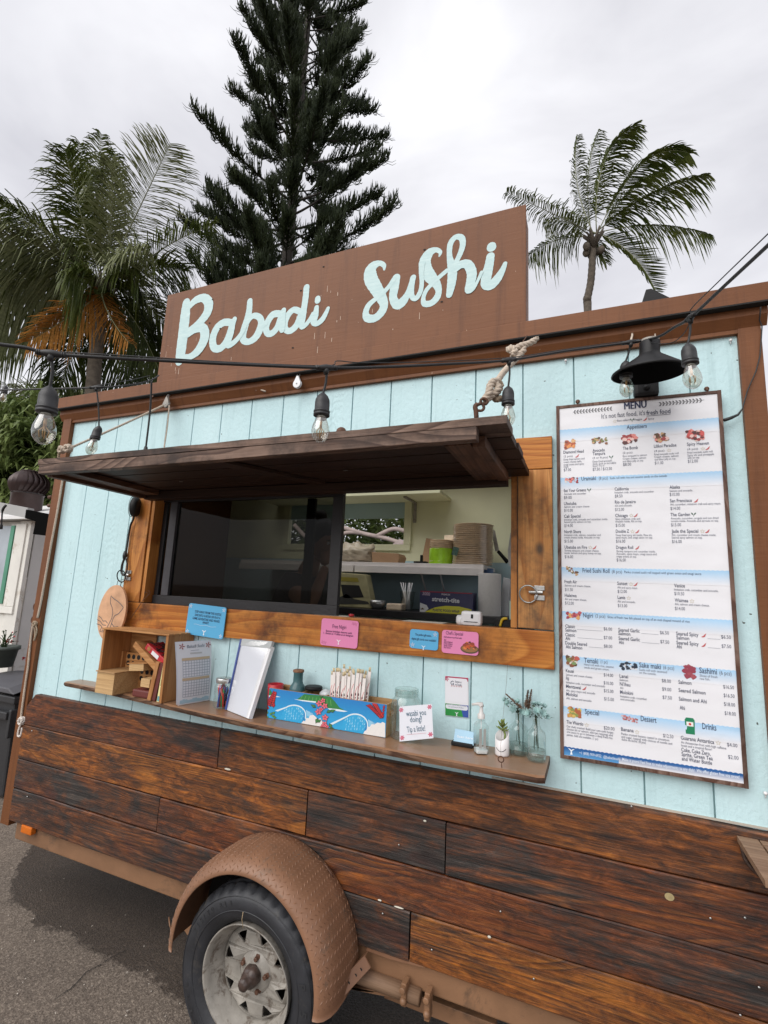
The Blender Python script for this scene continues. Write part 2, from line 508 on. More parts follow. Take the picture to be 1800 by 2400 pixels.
M['fender'] = plain('tan painted tread plate', (.225, .112, .062), .5, .16, 6, .2, dirt=(.12, .085, .06), dsc=7, damt=.56)
M['shelf'] = plain('brown shelf paint', (.27, .145, .080), .28, .10, 5, .12)
M['shelf_edge'] = mat_wood('rough shelf edge', (.22, .125, .075), (.08, .04, .025), (.03, .016, .011), 8, 'X', .7, .7, .5)
M['asphalt'] = mat_asphalt()
M['print'] = mat_print()
M['paper'] = mat_print('paper print', .6, 0, .12)
M['vinyl'] = mat_print('printed vinyl sheet', .4, 0, .5)
M['black'] = plain('black plastic', (.012, .012, .013), .55, .2, 20, .1, Specular_IOR_Level=.25)
M['matt'] = plain('matt black', (.004, .004, .004), .9, .1, 20, Specular_IOR_Level=.1)
M['cable'] = plain('black rubber cable', (.016, .016, .017), .5, .2, 20)
M['lampblack'] = plain('black enamel', (.010, .010, .011), .5, .1, 20, Specular_IOR_Level=.3)
M['socket'] = plain('black bakelite', (.020, .020, .022), .5, .1, 30)
M['bulb'] = mat_glass('bulb glass', (1, .99, .94), .10, .02, .88)
M['glass'] = mat_glass('jar glass', (.96, .99, .98), .05, .02, .975, .40)
M['tint'] = mat_glass('tinted window glass', (.52, .52, .50), .008, .03, .80, .03)
M['winframe'] = plain('black window stile', (.013, .012, .014), .5, .3, 6, .3)
M['winstile'] = plain('grey dusty stile', (.045, .043, .05), .6, .3, 12, .3)
M['steel'] = plain('galvanised steel', (.45, .45, .44), .35, .15, 30, .1, .9)
M['chrome'] = plain('zinc lid', (.6, .6, .58), .25, .1, 30, 0, .9)
M['rust'] = plain('rusty iron', (.10, .045, .025), .7, .4, 60, .4)
M['rope'] = plain('cotton rope', (.50, .42, .34), .9, .2, 120, .6)
M['rope_dark'] = plain('sun darkened rope', (.36, .28, .20), .9, .25, 120, .6)
M['white'] = plain('white plastic', (.75, .75, .76), .35, .04)
M['whitewall'] = plain('dirty white paint', (.70, .68, .63), .6, .10, 3, .1, dirt=(.34, .27, .19), dsc=3.5, damt=.57)
M['tyre'] = plain('tyre rubber', (.021, .022, .026), .55, .3, 12, .2, dirt=(.065, .058, .050), dsc=9, damt=.58)
M['rim'] = plain('dull painted steel rim', (.27, .25, .22), .5, .25, 14, .25, dirt=(.085, .060, .042), dsc=15, damt=.52)
M['hub'] = plain('greasy hub cap', (.055, .035, .028), .42, .4, 40, .4)
M['dark'] = plain('dark underside', (.018, .016, .015), .9, .3, 5)
M['amber'] = plain('amber lens', (.55, .13, .01), .25, .15, 30)
M['inwall'] = plain('pale green interior paint', (.74, .75, .52), .6, .05, 3)
M['inblue'] = plain('pale blue interior paint', (.40, .55, .60), .6, .05, 3)
M['kraft'] = plain('kraft paper plate', (.74, .60, .44), .8, .15, 30, .2)
M['cardboard'] = plain('cardboard', (.33, .20, .11), .8, .08, 20)
M['bark'] = plain('dark bark', (.045, .038, .032), .9, .4, 14, .8)
M['palmbark'] = plain('palm trunk', (.11, .09, .07), .9, .35, 10, .8)
M['pine'] = mat_leaf('pine foliage', (.022, .034, .018), (.060, .080, .038), .6)
M['palm'] = mat_leaf('palm leaflets', (.045, .068, .016), (.115, .135, .036), .42)
M['palm_pale'] = mat_leaf('pale palm leaflets', (.15, .17, .09), (.28, .30, .18), .42)
M['palm_dry'] = mat_leaf('dry orange frond', (.42, .17, .035), (.55, .28, .08), .6)
M['rachis'] = plain('palm midrib', (.20, .21, .11), .5, .2)
M['strap'] = mat_leaf('strap leaves', (.06, .10, .030), (.22, .27, .10), .4)
M['succ'] = mat_leaf('succulent green', (.24, .33, .09), (.36, .44, .16), .5)
M['bluegreen'] = mat_leaf('blue green petals', (.28, .48, .53), (.56, .72, .78), .6)
M['stemgreen'] = mat_leaf('dark stems', (.04, .07, .03), (.08, .12, .06), .6)
M['plume'] = mat_leaf('dusty pink plume', (.30, .19, .15), (.42, .30, .24), .8)
M['signpaint'] = mat_signpaint()
M['skin'] = plain('skin', (.42, .22, .14), .5, .06, 20)
M['hair'] = plain('dark hair', (.022, .013, .010), .45, .3, 60, .5)
M['shirt'] = plain('dark navy shirt', (.018, .020, .028), .85, .15, 30, .2)
M['bin'] = plain('dark grey bin', (.028, .029, .032), .45, .15, 6, .1)
M['vent'] = plain('brown vent metal', (.055, .035, .033), .4, .15, 20, 0, .3)
M['green'] = plain('green window trim', (.07, .25, .16), .5, .1)
M['curtain'] = plain('pale grey pane', (.36, .40, .44), .35, .08)
M['teabottle'] = plain('teal glazed ceramic', (.045, .115, .125), .3, .15, 12)
M['cork'] = plain('cork', (.22, .11, .06), .8, .3, 60, .3)
M['red'] = plain('red plastic', (.45, .02, .03), .4, .1)
M['darkred'] = plain('dark red board', (.12, .025, .02), .5, .15)
M['tan_table'] = mat_wood('weathered tan timber', (.30, .19, .12), (.22, .13, .08), (.09, .05, .03), 6, 'X', .6, .1, .3, False)
M['tee'] = plain('white ceramic', (.72, .70, .70), .3, .04)
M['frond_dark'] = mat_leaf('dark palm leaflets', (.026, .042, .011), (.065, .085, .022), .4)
# ================================================================== SETTING: ground
gz = -0.015
WETP = [(-3.525, .43), (-3.356, .276), (-3.213, .124), (-3.111, .049), (-2.994, .014), (-2.794, -.017), (-2.70, -.063), (-2.6, -.051), (-2.489, -.024), (-2.41, -.052), (-2.25, -.024), (-2.19, -.078), (-2.0, -.057), (-1.9, -.047), (-1.747, -.094), (-1.6, -.12), (-1.2, -.3), (0, -.3), (2, -.2)]
def wet(x, y):
    """drip stain along the trailer side: an old wet patch with a scalloped edge"""
    q = WETP
    if x < q[0][0]: e = q[0][1] + (q[0][0] - x) * 3
    else:
        e = q[-1][1]
        for (x0, y0), (x1, y1) in zip(q, q[1:]):
            if x0 <= x <= x1: e = y0 + (y1 - y0) * (x - x0) / (x1 - x0); break
    return max(-.5, min(.5, y - e))
mb = MB()
me = bpy.data.meshes.new('asphalt')
vs = []; fs = []
xs = [-300, -60, -20] + [-8 + i * .1 for i in range(120)] + [8, 20, 60, 300]
ys = [-300, -60, -20] + [-6 + i * .1 for i in range(100)] + [8, 20, 60, 900]
for j, y in enumerate(ys):
    for i, x in enumerate(xs):
        vs.append((x, y, gz + (.004 * noise.noise(Vector((x * 2, y * 2, 0))) if abs(x) < 12 and abs(y) < 8 else 0)))
for j in range(len(ys) - 1):
    for i in range(len(xs) - 1):
        a = j * len(xs) + i
        fs.append((a, a + 1, a + 1 + len(xs), a + len(xs)))
me.from_pydata(vs, [], fs)
at = me.attributes.new('wet', 'FLOAT', 'POINT')
for i, v in enumerate(vs): at.data[i].value = wet(v[0], v[1])
me.materials.append(M['asphalt'])
o = bpy.data.objects.new('asphalt_ground', me); C.objects.link(o); tag(o, kind='structure')
# crack
mb = MB()
pts = [PZ(u + random.uniform(-3, 3), v + random.uniform(-3, 3), gz + .004) for u, v in ((130, 2344), (148, 2330), (165, 2318), (185, 2300), (205, 2278), (240, 2262), (262, 2240), (300, 2228))]
for i in range(len(pts) - 1):
    a, b = pts[i], pts[i + 1]; n = (b - a).cross(Vector((0, 0, 1))).normalized() * (.0022 if 0 < i < 5 else .0012)
    mb.poly([a + n, a - n, b - n, b + n])
o = mb.build('ground_crack', M['dark']); tag(o, kind='structure')
# petals, twigs and grit scattered on the asphalt
mb = MB()
spots = [(297, 2281, .010), (298, 2370, .009), (296, 2381, .006), (53, 2303, .005), (42, 2322, .004), (215, 2171, .006), (337, 2219, .006), (150, 2060, .004), (293, 2145, .006), (348, 2308, .007), (130, 2375, .005), (96, 2087, .004), (200, 2185, .004), (388, 2382, .006)]
for u, v, r in spots:
    c = PZ(u, v, gz + .008)
    for k in range(3):
        a = random.random() * 6.28
        q = c + Vector((random.uniform(-1, 1) * r * .5, random.uniform(-1, 1) * r * .5, 0))
        mb.poly([q + Vector((cos(a + j * 2.1) * r * .6 * random.uniform(.5, 1), sin(a + j * 2.1) * r * .6, random.uniform(0, .004))) for j in range(3)])
for k in range(260):
    x = random.uniform(-3.6, -1.0); y = random.uniform(-1.9, .0); r = random.uniform(.001, .0032)
    mb.sphere((x, y, gz + .004), r, 5, 3)
o = mb.build('ground_litter', plain('pale petals and grit', (.55, .50, .44), .8, .3, 90)); tag(o, kind='stuff')

# ================================================================== FOOD TRAILER
trailer = thing('food_trailer', 'teal and brown sushi food trailer with a propped wooden awning and dark plank skirt', 'food trailer', (-1.3, .7, gz))
T = trailer
XL, XR, ZT = -3.09, .522, 2.774            # teal field
OX0, OX1, OZ0, OZ1 = -2.285, -.262, 1.60, 2.31   # serving opening
D2 = 1.62                                    # inside face of the far wall
# siding: tongue boards between grooves
gro = [XL] + [-2.886 + .2032 * k for k in range(17)] + [XR + .005]
for i in range(len(gro) - 1):
    a, b = gro[i] + .0024, gro[i + 1] - .0024
    if i == 0: a = gro[0]
    parts = []
    if b < OX0 - .12 or a > OX1 + .11: parts = [(a, b, 1.04, 2.80)]
    else:
        parts = [(a, b, 1.04, 1.575), (a, b, 2.335, 2.80)]
        if a < OX0 - .06: parts.append((a, min(b, OX0 - .06), 1.575, 2.335))
        if b > OX1 + .06: parts.append((max(a, OX1 + .06), b, 1.575, 2.335))
    for (x0, x1, z0, z1) in parts:
        mb = MB(); mb.box((x0, 0, z0), (x1, .012, z1))
        mb.build('siding_board', M['siding'], T, bevel=.0025)
# groove backing
mb = MB()
for (x0, x1, z0, z1) in ((XL, OX0 - .06, 1.0, 2.8), (OX1 + .06, XR, 1.0, 2.8), (OX0 - .06, OX1 + .06, 1.0, 1.575), (OX0 - .06, OX1 + .06, 2.335, 2.8)):
    mb.box((x0, .0125, z0), (x1, .03, z1))
mb.build('siding_backing', plain('shaded groove paint', (.34, .52, .53), .7), T)
# corner boards
def board(name, a, b, m, cuts=0, amp=.0, bevel=.002, parent=None):
    mb = MB(); mb.box(a, b); o = mb.build(name, m, parent or T, bevel=bevel)
    if cuts: subdiv_jitter(o, cuts, amp, 6, random.random() * 50)
    return o
board('corner_board', (-3.165, -.026, .365), (XL, .06, 2.80), M['brown'])
board('corner_board', (XR, -.020, .40), (.592, .06, 2.80), M['brown'])
board('header_board', (-3.164, -.018, ZT), (.591, .0, 2.86), M['brown'])
board('header_board', (-3.19, -.040, 2.826), (.612, -.019, 2.862), M['brown'])
mb = MB(); mb.prism([(-3.19, -.019, 2.790), (-3.19, -.019, 2.826), (-3.19, -.042, 2.826)], (3.80, 0, 0)); mb.build('cove_trim', M['brown'], T)
board('crown_board', (-3.20, -.070, 2.858), (.612, -.041, 2.932), M['brown'])
board('crown_board', (-3.20, -.074, 2.855), (.616, -.0405, 2.861), M['dark'], bevel=0)
# end walls, roof, back wall, floor (the trailer is a real box with a kitchen in it)
mb = MB()
mb.box((-3.16, .061, .36), (-3.13, D2 + .04, 2.92)); mb.build('end_wall', M['brown'], T)
mb = MB(); mb.box((.555, .061, .36), (.588, .35, 2.92)); mb.box((.555, 1.35, .36), (.588, D2 + .04, 2.92)); mb.box((.555, .3505, 2.55), (.588, 1.3495, 2.92)); mb.build('end_wall', M['brown'], T, label='end wall with an unseen opening added to light the kitchen')  # unseen door opening, added to let daylight into the kitchen
mb = MB()
for (x0, x1, y0, y1) in ((-3.128, .554, -.039, .25), (-3.128, .554, 1.15, D2 + .04), (-3.128, -2.7, .2505, 1.1495), (-.45, .554, .2505, 1.1495)): mb.box((x0, y0, 2.885), (x1, y1, 2.925))
mb.build('roof', plain('roof sheet', (.4, .4, .38), .5), T)  # sheet left open in the middle: unseen skylight added to brighten the kitchen
mb = MB(); mb.box((-3.128, .061, .385), (.554, D2, .415)); mb.build('floor', M['dark'], T)
# inside linings
mb = MB(); mb.box((-3.10, .031, .416), (OX0 - .061, .04, 2.88)); mb.box((OX1 + .061, .031, .416), (.54, .04, 2.88))
mb.box((OX0 - .06, .031, .416), (OX1 + .06, .04, 1.574)); mb.box((OX0 - .06, .031, 2.336), (OX1 + .06, .04, 2.88)); mb.build('inner_lining', M['inwall'], T)
bw = dict(x0=-2.45, x1=-1.36, z0=2.16, z1=2.52)
mb = MB()
for (x0, x1, z0, z1) in ((-3.128, bw['x0'], 2.03, 2.884), (bw['x1'], .554, 2.03, 2.884), (bw['x0'], bw['x1'], 2.03, bw['z0']), (bw['x0'], bw['x1'], bw['z1'], 2.884)):
    mb.box((x0, D2, z0), (x1, D2 + .03, z1))
mb.build('back_wall', M['inwall'], T)
mb = MB(); mb.box((-3.128, D2, .416), (.554, D2 + .03, 2.029)); mb.build('back_wall', M['inblue'], T, label='pale blue lower back wall')
# back window frame + blue shade
for a, b in (((bw['x0']-.05, D2-.02, bw['z1']), (bw['x1']+.055, D2-.001, bw['z1']+.06)), ((bw['x0']-.05, D2-.02, bw['z0']-.05), (bw['x1']+.055, D2-.001, bw['z0'])),
             ((bw['x1'], D2-.022, bw['z0']+.001), (bw['x1']+.06, D2-.002, bw['z1']-.001)), ((bw['x0']-.06, D2-.022, bw['z0']+.001), (bw['x0'], D2-.002, bw['z1']-.001))):
    board('back_window_frame', a, b, M['inwall'])
board('window_shade', (bw['x0'], D2+.005, 2.375), (bw['x1'], D2+.01, bw['z1']), M['inblue'], bevel=0)

# plank skirt
rows = [(1.092, .918), (.914, .731), (.727, .572), (.568, .399)]
pl = [(0, -3.075, -1.648, 'plank_red', 2), (0, -1.642, .605, 'plank', 2),
      (1, -3.085, -1.148, 'plank_hot', 2), (1, -1.142, -.531, 'plank_gray', 2), (1, -.525, .605, 'plank_red', 2),
      (2, -3.085, .605, 'plank_gray', 2),
      (3, -3.080, -.663, 'plank_gray', 2), (3, -.657, .605, 'plank_hot', 2)]
pl[5:6] = [(2, -3.085, -1.98, 'plank_gray', 2), (2, -1.974, .605, 'plank_red', 2)]
skirt = []
for r, x0, x1, m, s_ in pl:
    z1, z0 = rows[r]
    mb = MB()
    yy = -.034 + random.uniform(-.002, .002)
    if r == 0 and x0 < -3:
        out = [(x0, yy, z0), (x1, yy, z0), (x1, yy, z1), (x0 + .06, yy, z1), (x0 - .005, yy, z1 - .075)]
        mb.prism([Vector(p) for p in out], (0, .033, 0))
        o = mb.build('skirt_plank', M[m], T, bevel=.003)
    else:
        # long edges slightly wandering, split ends
        n = max(6, int((x1 - x0) / .12)); vs = []; fs = []
        sd = random.random() * 90
        for i in range(n + 1):
            x = x0 + (x1 - x0) * i / n
            w0 = noise.noise(Vector((x * 3, sd, 0))) * .0035; w1 = noise.noise(Vector((x * 3, sd, 5))) * .0035
            yb = yy + noise.noise(Vector((x * 2, sd, 9))) * .003
            b_ = .004
            vs += [(x, yb + b_, z0 + w0), (x, yb, z0 + w0 + b_), (x, yb, z1 + w1 - b_), (x, yb + b_, z1 + w1), (x, -.001, z1 + w1), (x, -.001, z0 + w0)]
        for i in range(n):
            for k in range(6):
                a = i * 6 + k; b = i * 6 + (k + 1) % 6
                fs.append((a, a + 6, b + 6, b))
        fs.append((0, 1, 2, 3, 4, 5)); fs.append(tuple(n * 6 + k for k in (5, 4, 3, 2, 1, 0)))
        mb.faces(vs, fs, None, False); o = mb.build('skirt_plank', M[m], T)
    skirt.append(o)
mb = MB(); mb.box((-3.06, -.001, .40), (.60, .0, 1.09)); 
board('skirt_backing', (-3.07, .001, .41), (.585, .03, 1.0), M['dark'], bevel=0)
# foam blobs and knot plug, nail heads showing on the skirt
mb = MB()
for u, v, r in ((1489, 2102, .0),):
    pass
mb.disc(P(1569, 2102, -.038), .014, seg=14, ry=.0115); M['foam'] = plain('white filler foam', (.6, .57, .48), .8); mb.build('knot_plug', plain('yellowish plug', (.33, .26, .13), .6, .2, 80), T)
mb = MB()
for u, v, rx, rz in ((534, 1803, .020, .0045), (996, 1924, .007, .004), (1147, 2196, .007, .0045), (890, 2110, .009, .003), (935, 2127, .022, .0025)):
    c = P(u, v, -.036); mb = MB(); mb.sphere(c, 1, 8, 5, (rx, .004, rz)); mb.build('foam_filler', M['foam'], T)
for u, v in ((1665, 2152), (1746, 2151), (897, 2141), (1012, 2226), (1251, 2294), (1173, 2136), (1779, 2314), (935, 1980), (75, 1713), (1735, 2379), (64, 1867), (1480, 1890), (1765, 2035)):
    c = P(u, v, -.039); mb = MB(); mb.lathe([(0, .003), (.003, .0028), (.0036, .0)], c, (0, -1, 0), 8); mb.build('screw_head', M['steel'], T)
# small white edge strip between skirt and teal on the right
board('skirt_cap', (-.36, -.006, 1.0935), (.52, -.0005, 1.100), plain('bleached strip', (.42, .38, .32), .7), bevel=0)

# chassis
board('frame_rail', (-3.05, -.006, .300), (.60, .05, .392), M['rail'], bevel=.006)
board('frame_rail', (-3.10, 1.52, .300), (.60, 1.58, .383), M['rail'], bevel=.004)
for x in (-2.9, -2.2, -1.5, -.8, -.1):
    board('cross_member', (x, .051, .31), (x + .06, 1.519, .38), M['dark'], bevel=0)
mb = MB(); c = P(58, 1948, -.045); mb.box((c.x - .045, -.040, c.z - .018), (c.x + .045, -.010, c.z + .022)); mb.build('marker_light', M['amber'], T, bevel=.006)
mb = MB(); a = PD(270, 2021, 3.6); 
# shackle hanger ahead of the wheel
mb = MB(); hg = [(-1.80, .30), (-1.60, .30), (-1.60, .25), (-1.64, .235), (-1.66, .19), (-1.71, .20), (-1.75, .17), (-1.78, .19), (-1.77, .24)]
mb.prism([(x, -.004, z) for x, z in hg], (0, .05, 0)); mb.build('spring_hanger', M['rail'], T, bevel=.003)
# leaf spring, axle, shackle behind wheel
mb = MB()
for k in range(4):
    L_ = .52 - k * .10
    pts = [(-1.22 + t * L_, .0, .20 - .05 * (1 - t * t) * 1.0 + .05 + .012 * (3 - k) - .02) for t in [i / 8 - 1 for i in range(17)]]
    n = len(pts)
    for i in range(n - 1):
        (xa, _, za), (xb, _, zb) = pts[i], pts[i + 1]
        mb.faces([(xa, -.03, za), (xb, -.03, zb), (xb, .03, zb), (xa, .03, za), (xa, -.03, za + .009), (xb, -.03, zb + .009), (xb, .03, zb + .009), (xa, .03, za + .009)],
                 [(0,3,2,1),(4,5,6,7),(0,1,5,4),(1,2,6,5),(2,3,7,6),(3,0,4,7)], None, False)
mb.build('leaf_spring', M['rail'], T)
mb = MB(); mb.tube([(-1.225, .05, .305), (-1.225, 1.55, .305)], .035, 12); mb.build('axle', M['dark'], T)
# beam and spring eye seen right of the fender
a, b = P(812, 2275, -.02), P(985, 2338, -.02)
mb = MB(); mb.tube([a + Vector((-.3, 0, 0)), b], .028, 10); mb.build('axle_beam', M['tan_table'], T)
for (u, v, h) in ((948, 2322, .045), (1003, 2345, .06)):
    c = P(u, v, -.05); mb = MB(); mb.box((c.x - .010, -.062, c.z - h), (c.x + .010, -.02, c.z + .03)); mb.tube([c + Vector((0, -.03, .015)), c + Vector((0, .03, .015))], .012, 8)
    mb.sphere(c + Vector((0, -.012, -h * .6)), .014, 8, 6); mb.build('spring_shackle', M['rail'], T, bevel=.003)
board('hanger_beam', (-.79, .06, .18), (-.35, .10, .235), M['rail'])

# wheel
WC = Vector((-1.225, 0, .305))
wheel = bpy.data.objects.new('wheel', None); wheel.empty_display_size = .05; C.objects.link(wheel); wheel.parent = T; ORG[wheel] = ORG[T]
mb = MB()
NS = 144
prof = [(.190, -.240), (.200, -.262), (.225, -.280), (.255, -.289), (.280, -.288), (.297, -.279), (.308, -.262), (.3175, -.245),
        (.320, -.232), (.3135, -.229), (.3135, -.222), (.3205, -.219), (.3215, -.190), (.315, -.187), (.315, -.180), (.3215, -.177), (.3215, -.150), (.315, -.147), (.315, -.14), (.3215, -.137), (.318, -.105), (.300, -.09), (.25, -.08), (.19, -.10)]
def tread(r, h, k):
    if -.27 < h < -.23 and k % 4 == 0 and r > .30: return r - .012
    if -.215 < h < -.10 and (k + int(abs(h) * 400) % 3) % 4 == 0 and r > .32: return r - .010
    return r
mb.lathe([(r, h) for r, h in prof], WC, (0, 1, 0), NS, mod=tread)
tyre = mb.build('tyre', M['tyre'], wheel)
# raised ring lines and moulded lettering on the sidewall
mb = MB()
for r, y in ((.2435, -.2868), (.292, -.2835)):
    mb.lathe([(r - .002, y + .001), (r, y - .0022), (r + .002, y + .001)], WC, (0, 1, 0), 96)
mb.build('sidewall_ring', M['tyre'], wheel)
# ------------------------------------------------------------------ lettering helper
_tc = {}
def text_mesh(s_, bold=0.0, shear=0.0):
    k = (s_, bold, shear)
    if k in _tc: return _tc[k]
    cu = bpy.data.curves.new('t', 'FONT'); cu.body = s_; cu.resolution_u = 2; cu.offset = bold; cu.shear = shear; cu.size = 1
    o = bpy.data.objects.new('t', cu); C.objects.link(o)
    dg = bpy.context.evaluated_depsgraph_get()
    me = bpy.data.meshes.new_from_object(o.evaluated_get(dg))
    bpy.data.objects.remove(o); bpy.data.curves.remove(cu)
    xs_ = [v.co.x for v in me.vertices] or [0, 1]
    _tc[k] = (me, min(xs_), max(xs_)); return _tc[k]
def text_to(mb, s_, p0, p1, size, nrm=(0, -1, 0), col=(.02, .03, .08), bold=0.0, lift=.0, shear=0.0, width=None, thick=0):
    """letters from p0 to p1 (baseline), 'size' = height of the type"""
    me, a, b = text_mesh(s_, bold, shear)
    p0 = Vector(p0); p1 = Vector(p1); x = p1 - p0; w = x.length
    if w < 1e-6: return
    x.normalize(); nn = Vector(nrm).normalized(); up = nn.cross(x).normalized()
    if width: w = width
    sx = w / (b - a)
    Mx = Matrix((( x.x * sx, up.x * size, nn.x, p0.x - x.x * a * sx + nn.x * lift),
                 ( x.y * sx, up.y * size, nn.y, p0.y - x.y * a * sx + nn.y * lift),
                 ( x.z * sx, up.z * size, nn.z, p0.z - x.z * a * sx + nn.z * lift), (0, 0, 0, 1)))
    mb.add_mesh(me, Mx, col)
def arc_text(mb, s_, c, r, a0, a1, size, y, col, flip=False):
    n = len(s_)
    for i, ch in enumerate(s_):
        if ch == ' ': continue
        a = a0 + (a1 - a0) * i / (n - 1)
        p = Vector((c.x + r * cos(a), y, c.z + r * sin(a)))
        t = Vector((sin(a), 0, -cos(a))) * (1 if not flip else -1)
        text_to(mb, ch, p - t * size * .3, p + t * size * .3, size, (0, -1, 0), col, .012, width=size * (.5 if ch not in 'I1/' else .28))
mb = MB()
arc_text(mb, '215/70 R14', WC, .262, radians(153), radians(108), .026, -.2905, (.03,) * 3)
arc_text(mb, 'P527', WC, .252, radians(16), radians(-36), .040, -.2905, (.03,) * 3)
arc_text(mb, 'RADIAL', WC, .262, radians(-120), radians(-165), .026, -.2905, (.03,) * 3)
mb.build('moulded_lettering', plain('tyre lettering', (.030, .031, .034), .45), wheel)

# rim: flanged dish with eight triangular windows
cu = bpy.data.curves.new('r', 'CURVE'); cu.dimensions = '2D'; cu.fill_mode = 'BOTH'; cu.resolution_u = 8
def spl(pts):
    s_ = cu.splines.new('POLY'); s_.points.add(len(pts) - 1); s_.use_cyclic_u = True
    for q, p in zip(s_.points, pts): q.co = (p[0], p[1], 0, 1)
spl([(.157 * cos(2*pi*k/64), .157 * sin(2*pi*k/64)) for k in range(64)])
spl([(.072 * cos(2*pi*k/48), .072 * sin(2*pi*k/48)) for k in range(48)])
for k in range(8):
    a = 2 * pi * (k + .5) / 8 + radians(8)
    tri = [(.142, -.026), (.145, 0), (.142, .026), (.134, .023), (.104, .003), (.104, -.003), (.134, -.023)]
    spl([(r * cos(a) - q * sin(a), r * sin(a) + q * cos(a)) for r, q in tri])
cu.extrude = .003; cu.bevel_depth = .0015; cu.bevel_resolution = 1
o = bpy.data.objects.new('r', cu); C.objects.link(o)
rm = bpy.data.meshes.new_from_object(o.evaluated_get(bpy.context.evaluated_depsgraph_get()))
bpy.data.objects.remove(o)
mb = MB()
def dish(r):
    return -.205 + .0 if r < .075 else -.205 - .018 * sin((r - .072) / .085 * pi) * .6 + (.010 if r > .150 else 0)
vs = []
for v in rm.vertices:
    r = sqrt(v.co.x ** 2 + v.co.y ** 2)
    vs.append((WC.x + v.co.x, dish(r) - v.co.z, WC.z + v.co.y))
mb.faces(vs, [tuple(p.vertices) for p in rm.polygons], None, False)
mb.build('rim_disc', M['rim'], wheel)
mb = MB()
mb.lathe([(.155, -.188), (.160, -.200), (.166, -.228), (.176, -.240), (.181, -.262), (.190, -.278), (.1955, -.282), (.196, -.277), (.192, -.268), (.186, -.20), (.185, -.10)], WC, (0, 1, 0), 72)
mb.lathe([(.0, -.224), (.03, -.224), (.055, -.220), (.066, -.212), (.075, -.203), (.078, -.195)], WC, (0, 1, 0), 48)
mb.build('rim', M['rim'], wheel)
mb = MB(); mb.lathe([(.16, -.13), (.0, -.13)], WC, (0, 1, 0), 32); mb.build('brake_backing', M['dark'], wheel)
mb = MB(); mb.lathe([(.036, -.215), (.036, -.240), (.032, -.254), (.023, -.258), (.022, -.282), (.018, -.290), (.008, -.293), (0, -.293)], WC, (0, 1, 0), 32, mod=lambda r, h, k: r * (1 + .04 * sin(k * 1.3)))
mb.sphere(WC + Vector((.010, -.240, .012)), .026, 10, 8); mb.build('hub_cap', M['hub'], wheel)
for k in range(5):
    a = 2 * pi * k / 5 + radians(80); c = WC + Vector((.056 * cos(a), 0, .056 * sin(a)))
    mb = MB(); mb.lathe([(.013, -.214), (.010, -.219), (.009, -.220), (.009, -.230), (.006, -.233), (.0, -.233)], c, (0, 1, 0), 6, smooth=False); mb.build('lug_nut', M['rust'], wheel)
# a dry grass stalk lying on the sidewall
mb = MB(); mb.tube([P(570, 2137, -.300), P(567, 2155, -.298), P(570, 2175, -.296)], .0012, 4); mb.build('grass_stalk', plain('dry stalk', (.4, .3, .18), .8), wheel)

# fender
FC = Vector((-1.245, 0, .343)); 
sec = [(.382, -.045), (.384, -.10), (.385, -.16), (.383, -.21), (.376, -.245), (.362, -.275), (.346, -.290), (.330, -.296)]
def fpt(a, r, y, dr=0): return Vector((FC.x + (r + dr) * cos(a), y, FC.z + (r + dr) * sin(a)))
A0, A1 = radians(184), radians(-8)
mb = MB(); mb.smooth = True
NA = 60; vs = []; fs = []
for i in range(NA + 1):
    a = A0 + (A1 - A0) * i / NA
    # corners of both ends rounded back
    e = min(i, NA - i) / NA
    for j, (r, y) in enumerate(sec):
        vs.append(fpt(a, r, y))
    for j, (r, y) in reversed(list(enumerate(sec))):
        vs.append(fpt(a, r - .004, y + .0035))
m2 = len(sec) * 2
for i in range(NA):
    for j in range(m2):
        a = i * m2 + j; b = i * m2 + (j + 1) % m2
        fs.append((a, b, b + m2, a + m2))
fs.append(tuple(range(m2))); fs.append(tuple(NA * m2 + j for j in range(m2 - 1, -1, -1)))
mb.faces(vs, fs, None, True)
fender = mb.build('fender', M['fender'], T)
for p in fender.data.polygons:
    if len(p.vertices) > 4: p.use_smooth = False
# tread-plate lozenges pressed into the sheet
import itertools
mb = MB()
cum = [0]
for (r0, y0), (r1, y1) in zip(sec, sec[1:]): cum.append(cum[-1] + sqrt((r1 - r0) ** 2 + (y1 - y0) ** 2))
def surf(a, s_, h):
    s_ = max(0, min(cum[-1] - 1e-4, s_))
    for k in range(len(cum) - 1):
        if cum[k] <= s_ <= cum[k + 1]: break
    t = (s_ - cum[k]) / (cum[k + 1] - cum[k]); (r0, y0), (r1, y1) = sec[k], sec[k + 1]
    r = r0 + (r1 - r0) * t; y = y0 + (y1 - y0) * t
    n = Vector((y0 - y1, r1 - r0)).normalized()          # (radial, y)
    return fpt(a, r + n.x * h, y + n.y * h)
pa = .0205 / .39
na = int((A0 - A1 - .06) / pa)
for i in range(na):
    a = A0 - .03 - i * pa
    for j in range(20):
        s0 = .008 + j * .0200 + (.010 if i % 2 else 0)
        if s0 > cum[-1] - .006: break
        d = 1 if i % 2 else -1
        la, ls = .0072 / .39, .0072
        dv = (la * d, ls); pv = (-la * .22, ls * .22 * d)
        q = [surf(a - dv[0], s0 - dv[1], .0001), surf(a + pv[0], s0 + pv[1], .0001), surf(a + dv[0], s0 + dv[1], .0001), surf(a - pv[0], s0 - pv[1], .0001), surf(a, s0, .0022)]
        mb.faces(q, [(0, 1, 4), (1, 2, 4), (2, 3, 4), (3, 0, 4)], None, False)
o = mb.build('tread_lozenge', M['fender'], T); o['kind'] = 'stuff'
